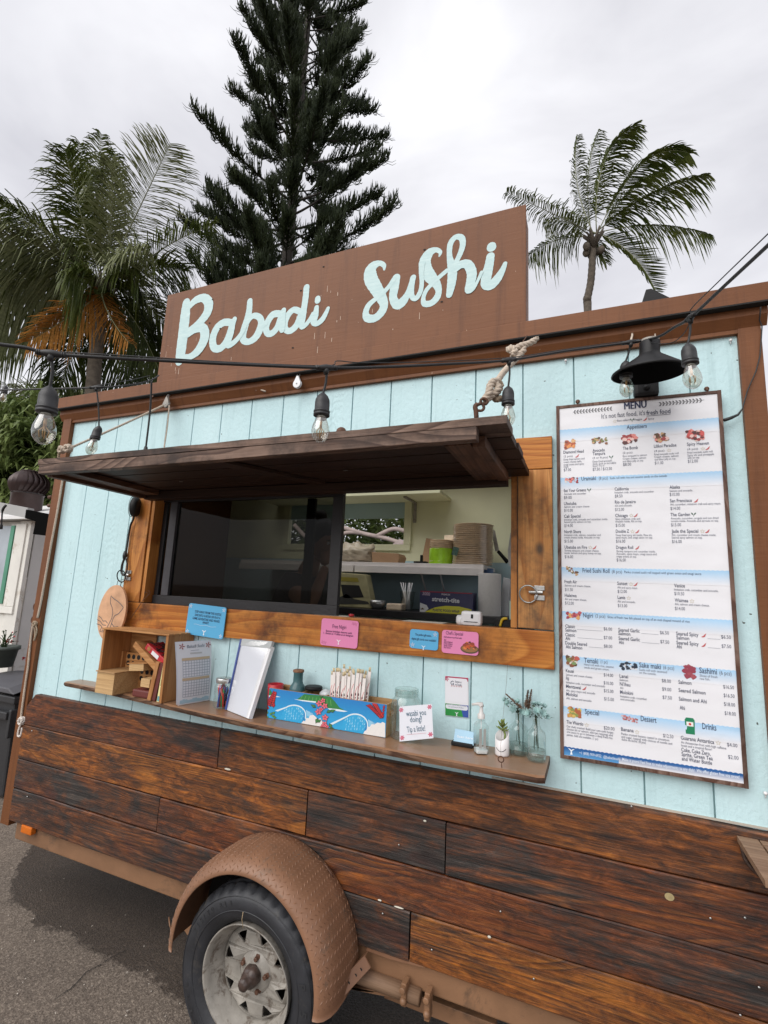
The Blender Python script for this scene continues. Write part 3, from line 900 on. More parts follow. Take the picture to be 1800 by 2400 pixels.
# fender stays and brackets
a_, b_ = P(778, 2345, -.20), P(862, 2255, -.06)
mb = MB()
d = (b_ - a_).normalized(); w = Vector((0, 1, 0)) ; up = d.cross(w).normalized()
hw = .020
for q in (0, 1):
    pass
mb.prism([a_ - up * hw, b_ - up * hw, b_ + up * hw, a_ + up * hw], (0, .005, 0))
mb.prism([a_ + up * hw, b_ + up * hw, b_ + up * (hw + .004), a_ + up * (hw + .004)], (0, .03, 0))
mb.build('fender_stay', M['fender'], T, bevel=.001)
for t in (.25, .45, .65, .8):
    mb = MB(); mb.disc(a_ + (b_ - a_) * t + Vector((0, -.001, 0)), .0055, seg=10); mb.build('stay_hole', M['dark'], T)
mb = MB(); mb.tube([P(790, 2322, -.212), P(781, 2312, -.215)], .006, 8); mb.build('stay_bolt', M['steel'], T)
mb = MB(); p = P(858, 2228, -.03); mb.prism([p, p + Vector((.10, 0, .0)), p + Vector((.24, 0, .012)), p + Vector((.24, 0, .02)), p + Vector((.04, 0, .022)), p + Vector((.01, 0, .04))], (0, .01, 0))
mb.build('fender_stay', M['fender'], T)
mb = MB(); mb.tube([P(388 + 8, 2150, -.16), P(398, 2170, -.2), P(404, 2182, -.18), P(412, 2140, -.12)], .003, 5); mb.build('wire_clip', M['rail'], T)
# mudguard skin behind the wheel
mb = MB(); vs = []
for i in range(21):
    a = A0 - .1 + (radians(60) - A0 + .1) * i / 20
    vs += [fpt(a, .374, -.05), fpt(a, .28, -.04)]
mb.faces(vs, [(2*i, 2*i+1, 2*i+3, 2*i+2) for i in range(20)], None, True); mb.build('wheel_well_liner', M['dark'], T)
mb = MB(); mb.tube([P(745, 2018, -.05), P(765, 2030, -.06), P(775, 2045, -.065), P(782, 2062, -.06), P(770, 2060, -.045)], .004, 6); mb.build('hook_ring', M['rust'], T)

# ------------------------------------------------------------------ serving hatch frame (orange timber)
board('frame_post', (-2.430, -.024, 1.664), (-2.297, .0, 2.262), M['frameZ'], 2, .003, .003)
board('frame_jamb', (-2.292, -.016, 1.664), (-2.270, .135, 2.30), M['frameZ'], bevel=.002)
board('frame_post', (-.2615, -.024, 1.664), (-.1285, .0, 2.298), M['frame_worn'], 2, .003, .003)
board('frame_block', (-.272, -.024, 2.302), (-.1275, .0, 2.436), M['frameX'], 2, .003, .003)
board('frame_jamb', (-.290, -.016, 1.664), (-.2655, .135, 2.30), M['frameZ'], bevel=.002)
board('frame_rail_board', (-2.430, -.025, 1.520), (-.1270, .0, 1.660), M['frameX'], 3, .004, .004)
board('sill', (-2.268, -.0, 1.60), (-.292, .135, 1.655), M['frameX'], bevel=.002)
board('counter', (-2.6, .20, 1.50), (-.15, .62, 1.60), M['winframe'], bevel=.002)
board('frame_head', (-2.29, -.020, 2.300), (-.292, .135, 2.335), M['frameX'], bevel=.002)

# sliding black framed window on the left
wy = .035
def wf(x0, x1, z0, z1, m='winframe', y0=wy, y1=wy + .028, name='window_stile'): board(name, (x0, y0, z0), (x1, y1, z1), M[m], bevel=.0015)
sw = 'sliding_window'
wf(-2.262, -1.095, 2.232, 2.298); wf(-2.262, -1.095, 1.657, 1.705, name='window_rail')
wf(-1.150, -1.095, 1.706, 2.231); wf(-2.200, -2.150, 1.706, 2.231, 'winstile', wy - .004)
wf(-1.315, -1.268, 1.706, 2.231, 'winframe', wy + .03, wy + .05)
wf(-2.268, -2.240, 1.706, 2.231, 'winframe', wy + .012)
mb = MB(); mb.box((-2.149, wy + .012, 1.706), (-1.151, wy + .015, 2.231)); mb.build('tinted_pane', M['tint'], T)
mb = MB(); mb.box((-2.239, wy + .022, 1.706), (-2.201, wy + .025, 2.231)); mb.build('tinted_pane', M['tint'], T)
for u, v in ((408, 1205), (398, 1293), (392, 1318), (390, 1334)):
    c = P(u, v, .2); board('window_latch', (c.x - .02, .19, c.z - .012), (c.x + .02, .20, c.z + .012), M['palewood'], bevel=0)
# drop latches with ring on both posts
def latch(u, v, s_=1):
    c = P(u, v, -.026)
    mb = MB(); mb.box((c.x - .012, -.030, c.z + .004), (c.x + .026, -.025, c.z + .022)); mb.box((c.x - .012, -.030, c.z - .034), (c.x + .026, -.025, c.z - .016)); mb.box((c.x - .008, -.032, c.z - .016), (c.x, -.026, c.z + .004))
    mb.tube([(c.x - .032, -.036, c.z - .004), (c.x + .02, -.036, c.z - .004)], .007, 8)
    mb.build('ring_latch', M['steel'], T, bevel=.001)
    mb = MB(); mb.tube([(c.x - .034 + .033 * cos(t), -.040 - .006 * sin(t), c.z - .012 + .033 * sin(t)) for t in [2 * pi * k / 24 for k in range(25)]], .0032, 6); mb.build('latch_ring', M['steel'] if s_ == 1 else M['black'], T)
latch(1260, 1386); latch(300, 1346, 0)

# ------------------------------------------------------------------ awning (the hatch cover, propped open)
AY0, AY1 = -.655, -.020
def az(y): return 2.272 + (-.02 - y) * .012      # underside of the deck at y
deck_n = 5
dw = (AY1 - AY0) / deck_n
for k in range(deck_n):
    ya, yb = AY0 + dw * k + .002, AY0 + dw * (k + 1) - .002
    n = 22; vs = []; fs = []; sd = k * 7.7
    for i in range(n + 1):
        x = -2.312 + (2.312 - .214) * i / n + (random.uniform(-.004, .004) if i in (0, n) else 0)
        j0 = noise.noise(Vector((x * 4, sd, 1))) * .004
        zt = az(ya) + .024 + noise.noise(Vector((x * 5, sd, 2))) * .004 + (.006 * max(0, noise.noise(Vector((x * 2.2, 3, 2)))) if k == 0 else 0)
        zb = az(ya)
        vs += [(x, ya + j0, zb), (x, ya + j0, zt), (x, yb + j0, zt), (x, yb + j0, zb)]
    for i in range(n):
        for q in range(4): fs.append((i*4+q, i*4+(q+1)%4, (i+1)*4+(q+1)%4, (i+1)*4+q))
    fs.append((0, 3, 2, 1)); fs.append(tuple(n * 4 + q for q in (0, 1, 2, 3)))
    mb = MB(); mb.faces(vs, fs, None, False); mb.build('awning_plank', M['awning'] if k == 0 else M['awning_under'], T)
board('awning_front_batten', (-2.300, AY0 + .004, 2.238), (-.300, AY0 + .042, 2.279), M['awning'], 3, .004)
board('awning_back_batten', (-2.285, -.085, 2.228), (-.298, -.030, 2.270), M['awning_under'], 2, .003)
board('awning_side_batten', (-.330, AY0 + .085, 2.240), (-.290, -.09, 2.275), M['awning_side'], 2, .003)
board('awning_side_board', (-.420, AY0 + .080, 2.248), (-.335, -.09, 2.273), M['awning_side'], 2, .002)
board('awning_side_batten', (-2.300, AY0 + .045, 2.232), (-2.262, -.09, 2.272), M['awning_side'], 2, .003)
board('awning_side_board', (-2.255, AY0 + .08, 2.248), (-2.17, -.09, 2.273), M['awning_side'], 2, .002)
# slanting stiffener under the deck
a_, b_ = PZ(775, 1134, 2.262), PZ(655, 1100, 2.262)
mb = MB(); d = (b_ - a_).normalized(); w = d.cross(Vector((0, 0, 1))) * .035
a_ = Vector((-1.15, -.09, 2.262)); b_ = Vector((-1.42, AY0 + .05, 2.262)); d = (b_ - a_).normalized(); w = d.cross(Vector((0, 0, 1))) * .035
mb.prism([a_ - w, a_ + w, b_ + w, b_ - w], (0, 0, .012)); mb.build('awning_stiffener', M['awning_under'], T)
for u, v in ((424, 1129), (809, 1103)):
    c = PZ(u, v, 2.268); mb = MB(); mb.disc(c, .012, (0, 0, -1), 12, ry=.006); mb.build('bolt_end', M['steel'], T)
mb = MB(); mb.sphere(PZ(800, 1012, 2.32), .018, 10, 8, (1, 1, .9)); mb.build('bolt_cap', M['rust'], T)

# ------------------------------------------------------------------ serving shelf
edge = [(-2.700, -.095), (-2.56, -.100), (-2.355, -.108), (-2.06, -.145), (-1.72, -.190), (-1.50, -.210), (-1.20, -.228), (-.95, -.238), (-.55, -.246), (-.17, -.243), (-.148, -.232)]
edge2 = []
for i in range(len(edge) - 1):
    n = max(1, int(abs(edge[i + 1][0] - edge[i][0]) / .05))
    for k in range(n):
        t = k / n; x = edge[i][0] * (1 - t) + edge[i + 1][0] * t; y = edge[i][1] * (1 - t) + edge[i + 1][1] * t
        edge2.append((x, y))
edge2.append(edge[-1])
SZ = 1.207
mb = MB(); vs = []; fs = []
for i, (x, y) in enumerate(edge2):
    j0 = noise.noise(Vector((x * 9, 1, 0))) * .0035; j1 = noise.noise(Vector((x * 14, 5, 0))) * .006; j2 = noise.noise(Vector((x * 11, 9, 0))) * .005
    vs += [(x, -.001, SZ), (x, y + .010 + j0, SZ), (x, y + j0, SZ - .004 - abs(j0)), (x, y + j1, SZ - .013), (x, y + .004 + j2, SZ - .023 - abs(j1) * .5), (x, y + .014, SZ - .027), (x, -.001, SZ - .027)]
n = len(edge2)
mt = []
for i in range(n - 1):
    for k in range(7):
        fs.append((i*7+k, i*7+(k+1)%7, (i+1)*7+(k+1)%7, (i+1)*7+k))
fs.append(tuple(range(6, -1, -1))); fs.append(tuple((n-1)*7+k for k in range(7)))
mb.faces(vs, fs, None, False)
shelf = mb.build('serving_shelf', M['shelf'], T)
shelf.data.materials.append(M['shelf_edge'])
for i, p in enumerate(shelf.data.polygons):
    if abs(p.normal.z) < .75 and p.center.y < -.75: p.material_index = 1
# ================================================================== ROOF SIGN
SY = -.040
mb = MB(); mb.box((-2.352, SY, 2.936), (-.2265, SY + .018, 3.515))
sign = mb.build('sign_board', M['brown'], T, bevel=.002)
mb = MB(); mb.box((-2.33, SY + .019, 2.93), (-.24, SY + .055, 2.97)); mb.box((-.262, SY + .019, 2.94), (-.226, SY + .09, 3.46)); mb.build('sign_support', M['brown'], T)
board('sign_gap', (-2.352, SY + .004, 2.926), (-.2265, SY + .019, 2.9365), M['dark'], bevel=0)
for x in (-2.2, -1.3, -.4):
    mb = MB(); mb.tube([(x, .0, 3.4), (x, .5, 2.93)], .018, 6); mb.build('sign_brace', M['brown'], T)
def stroke(mb, pts, ox, oy, s_, lift, wk=1.0):
    """brush stroke through measured centre points with half widths"""
    Q = []
    for p in pts:
        w = P(ox + p[0] * s_, oy + p[1] * s_, SY)
        w2 = P(ox + (p[0] + p[2]) * s_, oy + p[1] * s_, SY); w3 = P(ox + p[0] * s_, oy + (p[1] + p[2]) * s_, SY)
        Q.append((w.x, w.z, ((w2 - w).length + (w3 - w).length) / 2 * wk))
    # Catmull-Rom
    R = []
    for i in range(len(Q) - 1):
        p0 = Q[max(0, i - 1)]; p1 = Q[i]; p2 = Q[i + 1]; p3 = Q[min(len(Q) - 1, i + 2)]
        for k in range(6):
            t = k / 6
            R.append(tuple(.5 * ((2 * p1[j]) + (-p0[j] + p2[j]) * t + (2*p0[j] - 5*p1[j] + 4*p2[j] - p3[j]) * t*t + (-p0[j] + 3*p1[j] - 3*p2[j] + p3[j]) * t**3) for j in range(3)))
    R.append(Q[-1])
    y = SY - .0006 - lift
    e_ = [0]
    L_, R_ = [], []
    for i, (x, z, w) in enumerate(R):
        a = R[max(0, i - 1)]; b = R[min(len(R) - 1, i + 1)]
        dx, dz = b[0] - a[0], b[1] - a[1]; l = sqrt(dx * dx + dz * dz) or 1
        nx, nz = -dz / l, dx / l
        w *= 1 + .03 * sin(i * 2.3)
        yy = y - i * 8e-6; L_.append((x + nx * w, yy, z + nz * w)); R_.append((x - nx * w, yy, z - nz * w))
    for i in range(len(R) - 1):
        mb.poly([L_[i], R_[i], R_[i + 1], L_[i + 1]])
    for k_, q in enumerate((R[0], R[-1])):
        mb.poly([(q[0] + q[2] * cos(a), y + .0002 - k_ * .0004 - (len(R) * 8e-6 if k_ else 0), q[1] + q[2] * sin(a)) for a in [2 * pi * j / 14 for j in range(14)]])
A = dict(ox=400, oy=660, s_=.2411); B = dict(ox=840, oy=520, s_=.2291)
letters = [
 (A, [[(152,205,34),(142,320,44),(122,500,46),(100,680,46),(86,770,38)],
      [(188,238,24),(245,182,30),(320,160,33),(368,205,40),(362,290,40),(310,370,36),(245,430,28),(185,468,20)],
      [(170,520,22),(240,462,34),(310,452,36),(335,510,42),(318,590,42),(262,680,36),(190,732,26),(130,745,30)]]),
 (A, [[(590,400,28),(520,398,30),(455,445,32),(415,530,32),(410,600,32),(430,648,30),(485,648,30),(540,590,32),(575,510,32),(600,420,28),(622,368,22)],
      [(606,410,24),(585,500,30),(562,575,30),(560,618,26),(600,605,24),(650,560,22),(700,490,20),(722,440,20)]]),
 (A, [[(770,190,24),(765,270,27),(750,350,30),(722,440,32),(702,520,32),(712,572,28),(760,585,26),(820,548,32),(862,480,34),(882,400,30),(862,348,26),(810,332,24),(770,362,22),(748,400,20)],
      [(890,428,22),(925,405,22)]]),
 (A, [[(1050,312,28),(995,322,30),(948,385,30),(928,455,28),(945,505,26),(990,500,28),(1038,445,28),(1065,370,28),(1085,300,24)],
      [(1100,280,22),(1088,350,27),(1080,430,32),(1085,472,24)]]),
 (A, [[(1250,288,26),(1195,275,26),(1142,325,28),(1112,400,27),(1118,465,25),(1165,478,27),(1225,425,30),(1258,345,28),(1275,290,24)],
      [(1322,56,26),(1314,150,27),(1298,260,27),(1284,360,28),(1275,440,22),(1318,418,20),(1360,360,18),(1385,315,18)]]),
 (A, [[(1430,165,24),(1430,186,26)], [(1420,252,20),(1408,330,28),(1392,392,28),(1425,408,24),(1475,370,24),(1510,310,20),(1532,262,16)]]),
 (B, [[(265,488,9),(262,448,20),(222,425,24),(160,448,42),(122,505,54),(130,590,60),(180,680,56),(232,770,48),(262,850,38),(236,925,38),(170,985,36),(95,985,36),(76,930,28),(105,855,26),(170,795,22),(250,730,22),(315,660,20),(362,590,22)]]),
 (B, [[(388,572,36),(368,680,40),(356,780,36),(398,850,42),(455,815,42),(508,730,28),(545,630,26),(562,570,26)],
      [(558,580,26),(545,680,24),(550,765,24),(590,785,24),(635,715,22),(650,620,20),(645,520,22),(652,430,28)]]),
 (B, [[(828,350,8),(838,312,18),(795,288,24),(728,318,42),(682,400,52),(690,490,56),(742,570,52),(800,640,38),(822,710,28),(800,780,32),(745,832,30),(680,838,28),(664,790,20),(690,710,20),(750,640,20),(830,565,20),(905,500,20)]]),
 (B, [[(952,450,36),(932,340,24),(942,225,26),(995,158,26),(1055,165,28),(1068,235,26),(1040,330,24),(985,440,22)],
      [(958,440,40),(962,540,42),(950,650,38),(930,750,28)],
      [(990,490,30),(1050,440,38),(1120,440,42),(1160,520,44),(1152,610,42),(1125,705,30),(1175,690,16),(1220,610,14),(1262,520,16)]]),
 (B, [[(1362,250,40),(1362,262,42)],
      [(1352,352,36),(1338,440,40),(1315,540,46),(1302,640,42),(1355,650,44),(1420,585,40),(1472,500,28),(1502,428,19)]]),
]
sp = 0
for ref, sts in letters:
    mb = MB(); lf = 0
    for st in sts:
        stroke(mb, st, ref['ox'], ref['oy'], ref['s_'], lf + sp, 1.10); lf += .0009
    mb.build('painted_letter', M['signpaint'], sign)
    sp = .0003 if sp == 0 else 0
# white drips, paint runs and dark nail holes
mb = MB()
for k in range(46):
    x = random.choice([random.uniform(-2.3, -.3), random.gauss(-1.2, .05), random.gauss(-2.2, .05), random.gauss(-.9, .1)]); z = random.uniform(2.95, 3.3); h = random.choice([.004, .006, .02, .035, .012]); w = random.uniform(.0008, .002)
    if not -2.34 < x < -.24: continue
    mb.poly([(x - w, SY - .0004, z), (x + w, SY - .0004, z), (x + w * .7, SY - .0004, z + h), (x - w * .7, SY - .0004, z + h)])
mb.build('paint_run', plain('cream paint run', (.52, .40, .31), .7), sign)
for u, v in ((498, 702), (491, 757), (516, 770), (467, 832), (686, 815), (705, 681), (739, 725), (1035, 707), (758, 625), (995, 585), (1061, 643)):
    mb = MB(); mb.disc(P(u, v, SY - .0018), .0065, seg=10, ry=.004); mb.build('nail_hole', M['dark'], sign)
# grooves: fixings and streaks on the crown
mb = MB()
for (u, v, r) in ((357, 928, .012), (600, 915, .006), (570, 900, .004), (974, 838, .006), (968, 839, .005), (1032, 828, .006)):
    mb.disc(P(u, v, -.0435 if r < .01 else -.0708), r * .7, seg=8)
mb.build('screw_hole', M['rust'], T)
mb = MB(); mb.tube([P(609, 913, -.022), P(622, 917, -.05)], .004, 6); mb.build('bare_nail', M['rope'], T)

# black solar panel edge showing above the crown
mb = MB(); c = P(1510, 690, .10)
pv = [P(1502, 708, .06), P(1514, 678, .06), P(1580, 700, .06)]
mb.prism([pv[0] + Vector((-.005, 0, -.03)), pv[1], pv[1] + Vector((.02, 0, 0)), pv[2] + Vector((.02, 0, -.02)), pv[2] + Vector((.02, 0, -.06))], (0, .12, 0))
mb.build('solar_lamp_head', M['black'], loc=tuple(c), bevel=.003)
tag(bpy.data.objects['solar_lamp_head'], 'black wedge shaped lamp head showing above the roof edge at the right', 'lamp')

# ================================================================== MENU BOARD
MY = -.030
a = P(1305, 953, MY); b_ = P(1689, 914, MY); c_ = P(1754.8, 1850, MY); d_ = P(1311.6, 1774, MY)
mx0, mx1, mz0, mz1 = (a.x + d_.x) / 2, (b_.x + c_.x) / 2, (c_.z + d_.z) / 2, (a.z + b_.z) / 2
menu = thing('menu_board', 'tall white menu poster with blue bands in a rusty wooden frame', 'menu board', ((mx0 + mx1) / 2, MY, mz0))
mb = MB(); mb.box((mx0 + .004, MY + .006, mz0 + .004), (mx1 - .004, -.001, mz1 - .004)); mb.build('backing_board', M['awning'], menu)
mfm = mat_wood('rusted frame strip', (.22, .14, .11), (.10, .045, .03), (.04, .02, .015), 20, 'Z', .6, .6, .3, False)
fw = .0125
for (p, q) in (((mx0, MY - .006, mz0), (mx0 + fw, MY + .014, mz1)), ((mx1 - fw, MY - .006, mz0), (mx1, MY + .014, mz1)), ((mx0 + fw, MY - .005, mz1 - fw), (mx1 - fw, MY + .014, mz1)), ((mx0 + fw, MY - .005, mz0), (mx1 - fw, MY + .014, mz0 + fw))):
    board('frame_strip', p, q, mfm, 3, .0015, .0015, parent=menu)
px0, px1, pz0, pz1 = mx0 + fw * .8, mx1 - fw * .8, mz0 + fw * .9, mz1 - fw * .8
PY = MY - .0015
WHITE = (.76, .76, .79)
nx_, nz_ = 40, 90; vs = []; fs = []
def wrinkle(x, z):
    u_ = (x - px0) / (px1 - px0); v_ = (z - pz0) / (pz1 - pz0)
    w = .0012 * noise.noise(Vector((x * 5, z * 7, 0)))
    w += .0035 * max(0, .15 - u_) * max(0, v_ - .9) * 60 * sin((u_ + v_) * 60) * .25
    w += .003 * max(0, u_ - .75) * max(0, .18 - v_) * 40 * noise.noise(Vector((x * 40, z * 40, 3)))
    w += .0006 * sin(z * 90 + x * 12)
    return w
for j in range(nz_ + 1):
    for i in range(nx_ + 1):
        x = px0 + (px1 - px0) * i / nx_; z = pz0 + (pz1 - pz0) * j / nz_
        vs.append((x, PY - wrinkle(x, z) * .6, z))
for j in range(nz_):
    for i in range(nx_):
        q = j * (nx_ + 1) + i; fs.append((q, q + 1, q + nx_ + 2, q + nx_ + 1))
mb = MB(); mb.faces(vs, fs, WHITE, True); mb.build('poster_sheet', M['vinyl'], menu, colors=True)
def mz(cr, x, y):
    ox, oy, s_ = {1: (1290, 900, .2773), 2: (1300, 1300, .2893)}[cr]
    return P(ox + x * s_, oy + y * s_, PY)
INK = (.025, .035, .09)
def drape(mb):
    mb.v = [(x, y - wrinkle(x, z) * .6, z) for x, y, z in mb.v]
    return mb
def band(name, cr, xl, yl, xr, yr, h=.050, top=(.36, .60, .83), x1=None, x0=None, lift=.0006, solid=False):
    zl = (mz(cr, xl, yl).z + mz(cr, xr, yr).z) / 2
    mb = MB(); X0 = px0 + .002 if x0 is None else x0; X1 = px1 - .002 if x1 is None else x1
    n = 200; y = PY - lift
    for i in range(n):
        xa, xb = X0 + (X1 - X0) * i / n, X0 + (X1 - X0) * (i + 1) / n
        za, zb = zl + .0022 * abs(sin(i * pi / 5)), zl + .0022 * abs(sin((i + 1) * pi / 5))
        if solid:
            mb.poly([(xa, y, zl - h), (xb, y, zl - h), (xb, y, zb), (xa, y, za)], (top,) * 4)
        else:
            for q in range(4):
                f0, f1 = q / 4, (q + 1) / 4; c0, c1 = (tuple(WHITE[j] + (top[j] - WHITE[j]) * f for j in range(3)) for f in (f0, f1))
                mb.poly([(xa, y, zl - h + (za - zl + h) * f0), (xb, y, zl - h + (zb - zl + h) * f0), (xb, y, zl - h + (zb - zl + h) * f1), (xa, y, zl - h + (za - zl + h) * f1)], (c0, c0, c1, c1))
    drape(mb).build(name, M['vinyl'], menu, colors=True)
    return zl
for r in ((1, 97, 390, 1460, 285), (1, 97, 797, 1475, 738), (1, 105, 1550, 1525, 1585), (2, 65, 460, 1450, 535), (2, 70, 820, 1480, 945), (2, 78, 1235, 1515, 1405)):
    band('blue_band', *r)
zf = (mz(2, 80, 1558).z + mz(2, 1545, 1780).z) / 2
band('footer_band', 2, 80, 1558, 1545, 1780, zf - pz0 - .024, (.018, .11, .33), solid=True)
mb = MB(); n = 24
for i in range(n):
    xa, xb = px0 + .002 + (px1 - px0 - .004) * i / n, px0 + .002 + (px1 - px0 - .004) * (i + 1) / n
    mb.poly([(xa, PY - .0006, pz0 + .002), (xb, PY - .0006, pz0 + .002), (xb, PY - .0006, pz0 + .0245), (xa, PY - .0006, pz0 + .0245)], ((.10, .32, .62) if i < 8 else WHITE, (.10, .32, .62) if i < 8 else WHITE, (.018, .11, .33), (.018, .11, .33)))
drape(mb).build('footer_fade', M['vinyl'], menu, colors=True)
TY = -.0012
def mt(group, cr, x0, y0, x1, y1, size, s_, col=INK, bold=0.0, up=0.0):
    bold = min(bold, .008)
    a = mz(cr, x0, y0); b = mz(cr, x1, y1); z = (a.z + b.z) / 2
    text_to(group, s_, (a.x, PY + TY - up, z), (b.x, PY + TY - up, z), size, (0, -1, 0), col, bold)
def lines(rows_, name):
    g = MB()
    for r in rows_: mt(g, *r)
    drape(g).build(name, M['print'], menu, colors=True, kind='stuff')
DK = (.05, .06, .11); GR = (.10, .11, .16)
lines([(1, 625 + d, 214 - d * .1, 812 + d, 200 - d * .1, .040, 'MENU', INK, 0, k * .0001) for k, d in enumerate((-2.5, 0, 2.5))], 'title_lettering')
lines([(1, 432, 292, 800, 262, .026, "It's not fast food, it's", DK), (1, 812, 262, 1015, 248, .026, "fresh food", INK, .02),
       (1, 565, 318, 668, 311, .012, 'Best sellers', GR), (1, 705, 310, 775, 304, .012, 'Veggie', GR), (1, 825, 303, 877, 299, .012, 'Spicy', GR)], 'subtitle_lettering')
H = .022
lines([(1, 645, 382, 815, 370, H, 'Appetizers', INK, .015), (1, 262, 817, 385, 812, H, 'Uramaki', INK, .015), (1, 410, 811, 485, 806, .017, '(8 pcs)', GR), (1, 503, 806, 985, 784, .0125, 'Sushi roll with rice and sesame seeds on the outside', INK),
       (1, 272, 1592, 500, 1598, .023, 'Fried Sushi Roll', INK, .02), (1, 520, 1598, 605, 1600, .017, '(8 pcs)', GR), (1, 625, 1600, 1275, 1613, .0125, 'Panko crusted sushi roll topped with green onion and unagi sauce', INK),
       (2, 230, 508, 310, 511, .023, 'Nigiri', INK, .02), (2, 330, 508, 410, 513, .017, '(2 pcs)', GR), (2, 428, 513, 1093, 552, .0125, 'Slices of fresh raw fish placed on top of an oval shaped mound of rice', INK),
       (2, 238, 872, 352, 884, .025, 'Temaki', INK, .015), (2, 372, 878, 428, 884, .017, '(1 pc)', GR), (2, 685, 915, 860, 925, .025, 'Sake maki', INK, .015), (2, 880, 924, 968, 936, .017, '(6 pcs)', GR),
       (2, 1172, 956, 1315, 972, .027, 'Sashimi', INK, .015), (2, 1335, 970, 1432, 980, .019, '(6 pcs)', GR),
       (2, 245, 1292, 360, 1300, .025, 'Special', INK, .015), (2, 698, 1347, 825, 1362, .026, 'Dessert', INK, .015), (2, 1197, 1412, 1310, 1424, .028, 'Drinks', INK, .015)], 'heading_lettering')
N_, D_, R_ = .0175, .0112, .0165
names = [(1,110,588,282,580,'Diamond Head'),(1,357,575,460,568,'Avocado'),(1,357,603,463,597,'Tempura'),(1,612,555,738,551,'The Bomb'),(1,875,538,1065,530,'Lilikoi Paradise'),(1,1155,522,1340,512,'Spicy Heaven'),
 (1,115,912,300,908,'Eat Your Greens'),(1,543,900,662,898,'California'),(1,1007,885,1095,884,'Alaska'),(1,115,1022,220,1020,'Ubatuba'),(1,545,1010,722,1008,'Rio de Janeiro'),(1,1010,999,1197,998,'San Francisco'),
 (1,116,1130,255,1128,'Cali Special'),(1,548,1124,655,1124,'Chicago'),(1,1015,1117,1180,1116,'The Garden'),(1,118,1260,258,1260,'North Shore'),(1,553,1257,665,1257,'Double Z'),(1,1024,1257,1250,1257,'Jade the Special'),
 (1,120,1392,310,1392,'Ubatuba on Fire'),(1,556,1394,700,1394,'Dragon Roll'),
 (2,80,230,180,234,'Fresh Air'),(2,507,245,590,247,'Sunset'),(2,968,263,1055,266,'Venice'),(2,82,341,178,344,'Haleiwa'),(2,510,358,572,360,'Lanis'),(2,973,381,1082,386,'Waimea'),
 (2,86,590,165,595,'Classic'),(2,86,622,175,627,'Salmon'),(2,86,660,165,664,'Classic'),(2,88,690,125,692,'Ahi'),(2,86,728,262,738,'Double Seared'),(2,90,760,223,766,'Ahi Salmon'),
 (2,516,620,688,632,'Seared Garlic'),(2,516,650,613,656,'Salmon'),(2,518,690,690,702,'Seared Garlic'),(2,520,722,560,725,'Ahi'),(2,984,650,1165,665,'Seared Spicy'),(2,986,685,1090,692,'Salmon'),(2,986,724,1166,738,'Seared Spicy'),(2,988,757,1030,760,'Ahi'),
 (2,90,952,155,956,'Kauai'),(2,92,1015,116,1017,'Fiji'),(2,92,1080,212,1088,'Mentawai'),(2,94,1142,185,1150,'Molokai'),(2,526,996,595,1000,'Lanai'),(2,528,1060,613,1068,"Ni'ihau"),(2,530,1126,635,1136,'Molokini'),
 (2,1002,1044,1108,1054,'Salmon'),(2,1004,1112,1222,1132,'Seared Salmon'),(2,1006,1182,1232,1203,'Salmon and Ahi'),(2,1013,1252,1055,1256,'Ahi'),
 (2,96,1368,232,1384,'The Weirdo'),(2,538,1425,640,1440,'Banana'),(2,1022,1497,1292,1532,'Guarana Antartica'),(2,1026,1592,1262,1626,'Coke, Coke Zero,'),(2,1028,1632,1280,1662,'Sprite, Green Tea'),(2,1030,1668,1275,1700,'and Water Bottle')]
lines([(c, a, b, d, e, N_, s_, DK, .01) for c, a, b, d, e, s_ in names], 'dish_name_lettering')
prices = [(1,113,738,175,735,'$7.00'),(1,358,732,520,727,'$7.50 / $12.50'),(1,614,693,683,690,'$8.00'),(1,882,681,955,677,'$11.00'),(1,1162,667,1247,662,'$12.00'),
 (1,115,972,180,970,'$9.00'),(1,545,960,610,958,'$9.50'),(1,1008,946,1092,944,'$10.00'),(1,117,1080,190,1079,'$10.00'),(1,547,1073,623,1072,'$12.00'),(1,1015,1064,1097,1063,'$14.00'),
 (1,118,1209,190,1208,'$14.00'),(1,552,1206,630,1206,'$15.00'),(1,1020,1203,1104,1203,'$15.00'),(1,119,1340,191,1340,'$15.00'),(1,555,1341,633,1341,'$16.00'),(1,1028,1344,1110,1345,'$16.00'),(1,121,1472,192,1472,'$16.00'),(1,560,1500,638,1500,'$16.00'),
 (2,84,293,147,296,'$11.50'),(2,510,308,585,312,'$12.00'),(2,970,326,1050,331,'$10.50'),(2,84,402,155,406,'$12.00'),(2,512,424,588,427,'$13.00'),(2,975,447,1056,452,'$14.00'),
 (2,397,612,465,616,'$6.00'),(2,398,683,466,688,'$7.00'),(2,399,752,467,757,'$8.00'),(2,853,642,926,648,'$6.50'),(2,856,716,928,722,'$7.50'),(2,1349,677,1428,684,'$6.50'),(2,1352,752,1430,759,'$7.50'),
 (2,398,986,474,991,'$14.00'),(2,397,1051,475,1056,'$10.00'),(2,399,1115,476,1120,'$15.00'),(2,401,1180,480,1187,'$15.00'),(2,868,1033,942,1038,'$8.00'),(2,871,1101,945,1107,'$9.00'),(2,874,1168,950,1174,'$7.50'),
 (2,1366,1083,1453,1090,'$16.50'),(2,1369,1152,1457,1160,'$16.50'),(2,1372,1223,1462,1231,'$18.00'),(2,1377,1296,1468,1305,'$18.00'),(2,398,1415,485,1424,'$20.00'),(2,879,1478,962,1488,'$12.50'),(2,1397,1552,1480,1561,'$4.00'),(2,1405,1650,1490,1662,'$2.00')]
lines([(c, a, b, d, e, R_, s_, GR) for c, a, b, d, e, s_ in prices], 'price_lettering')
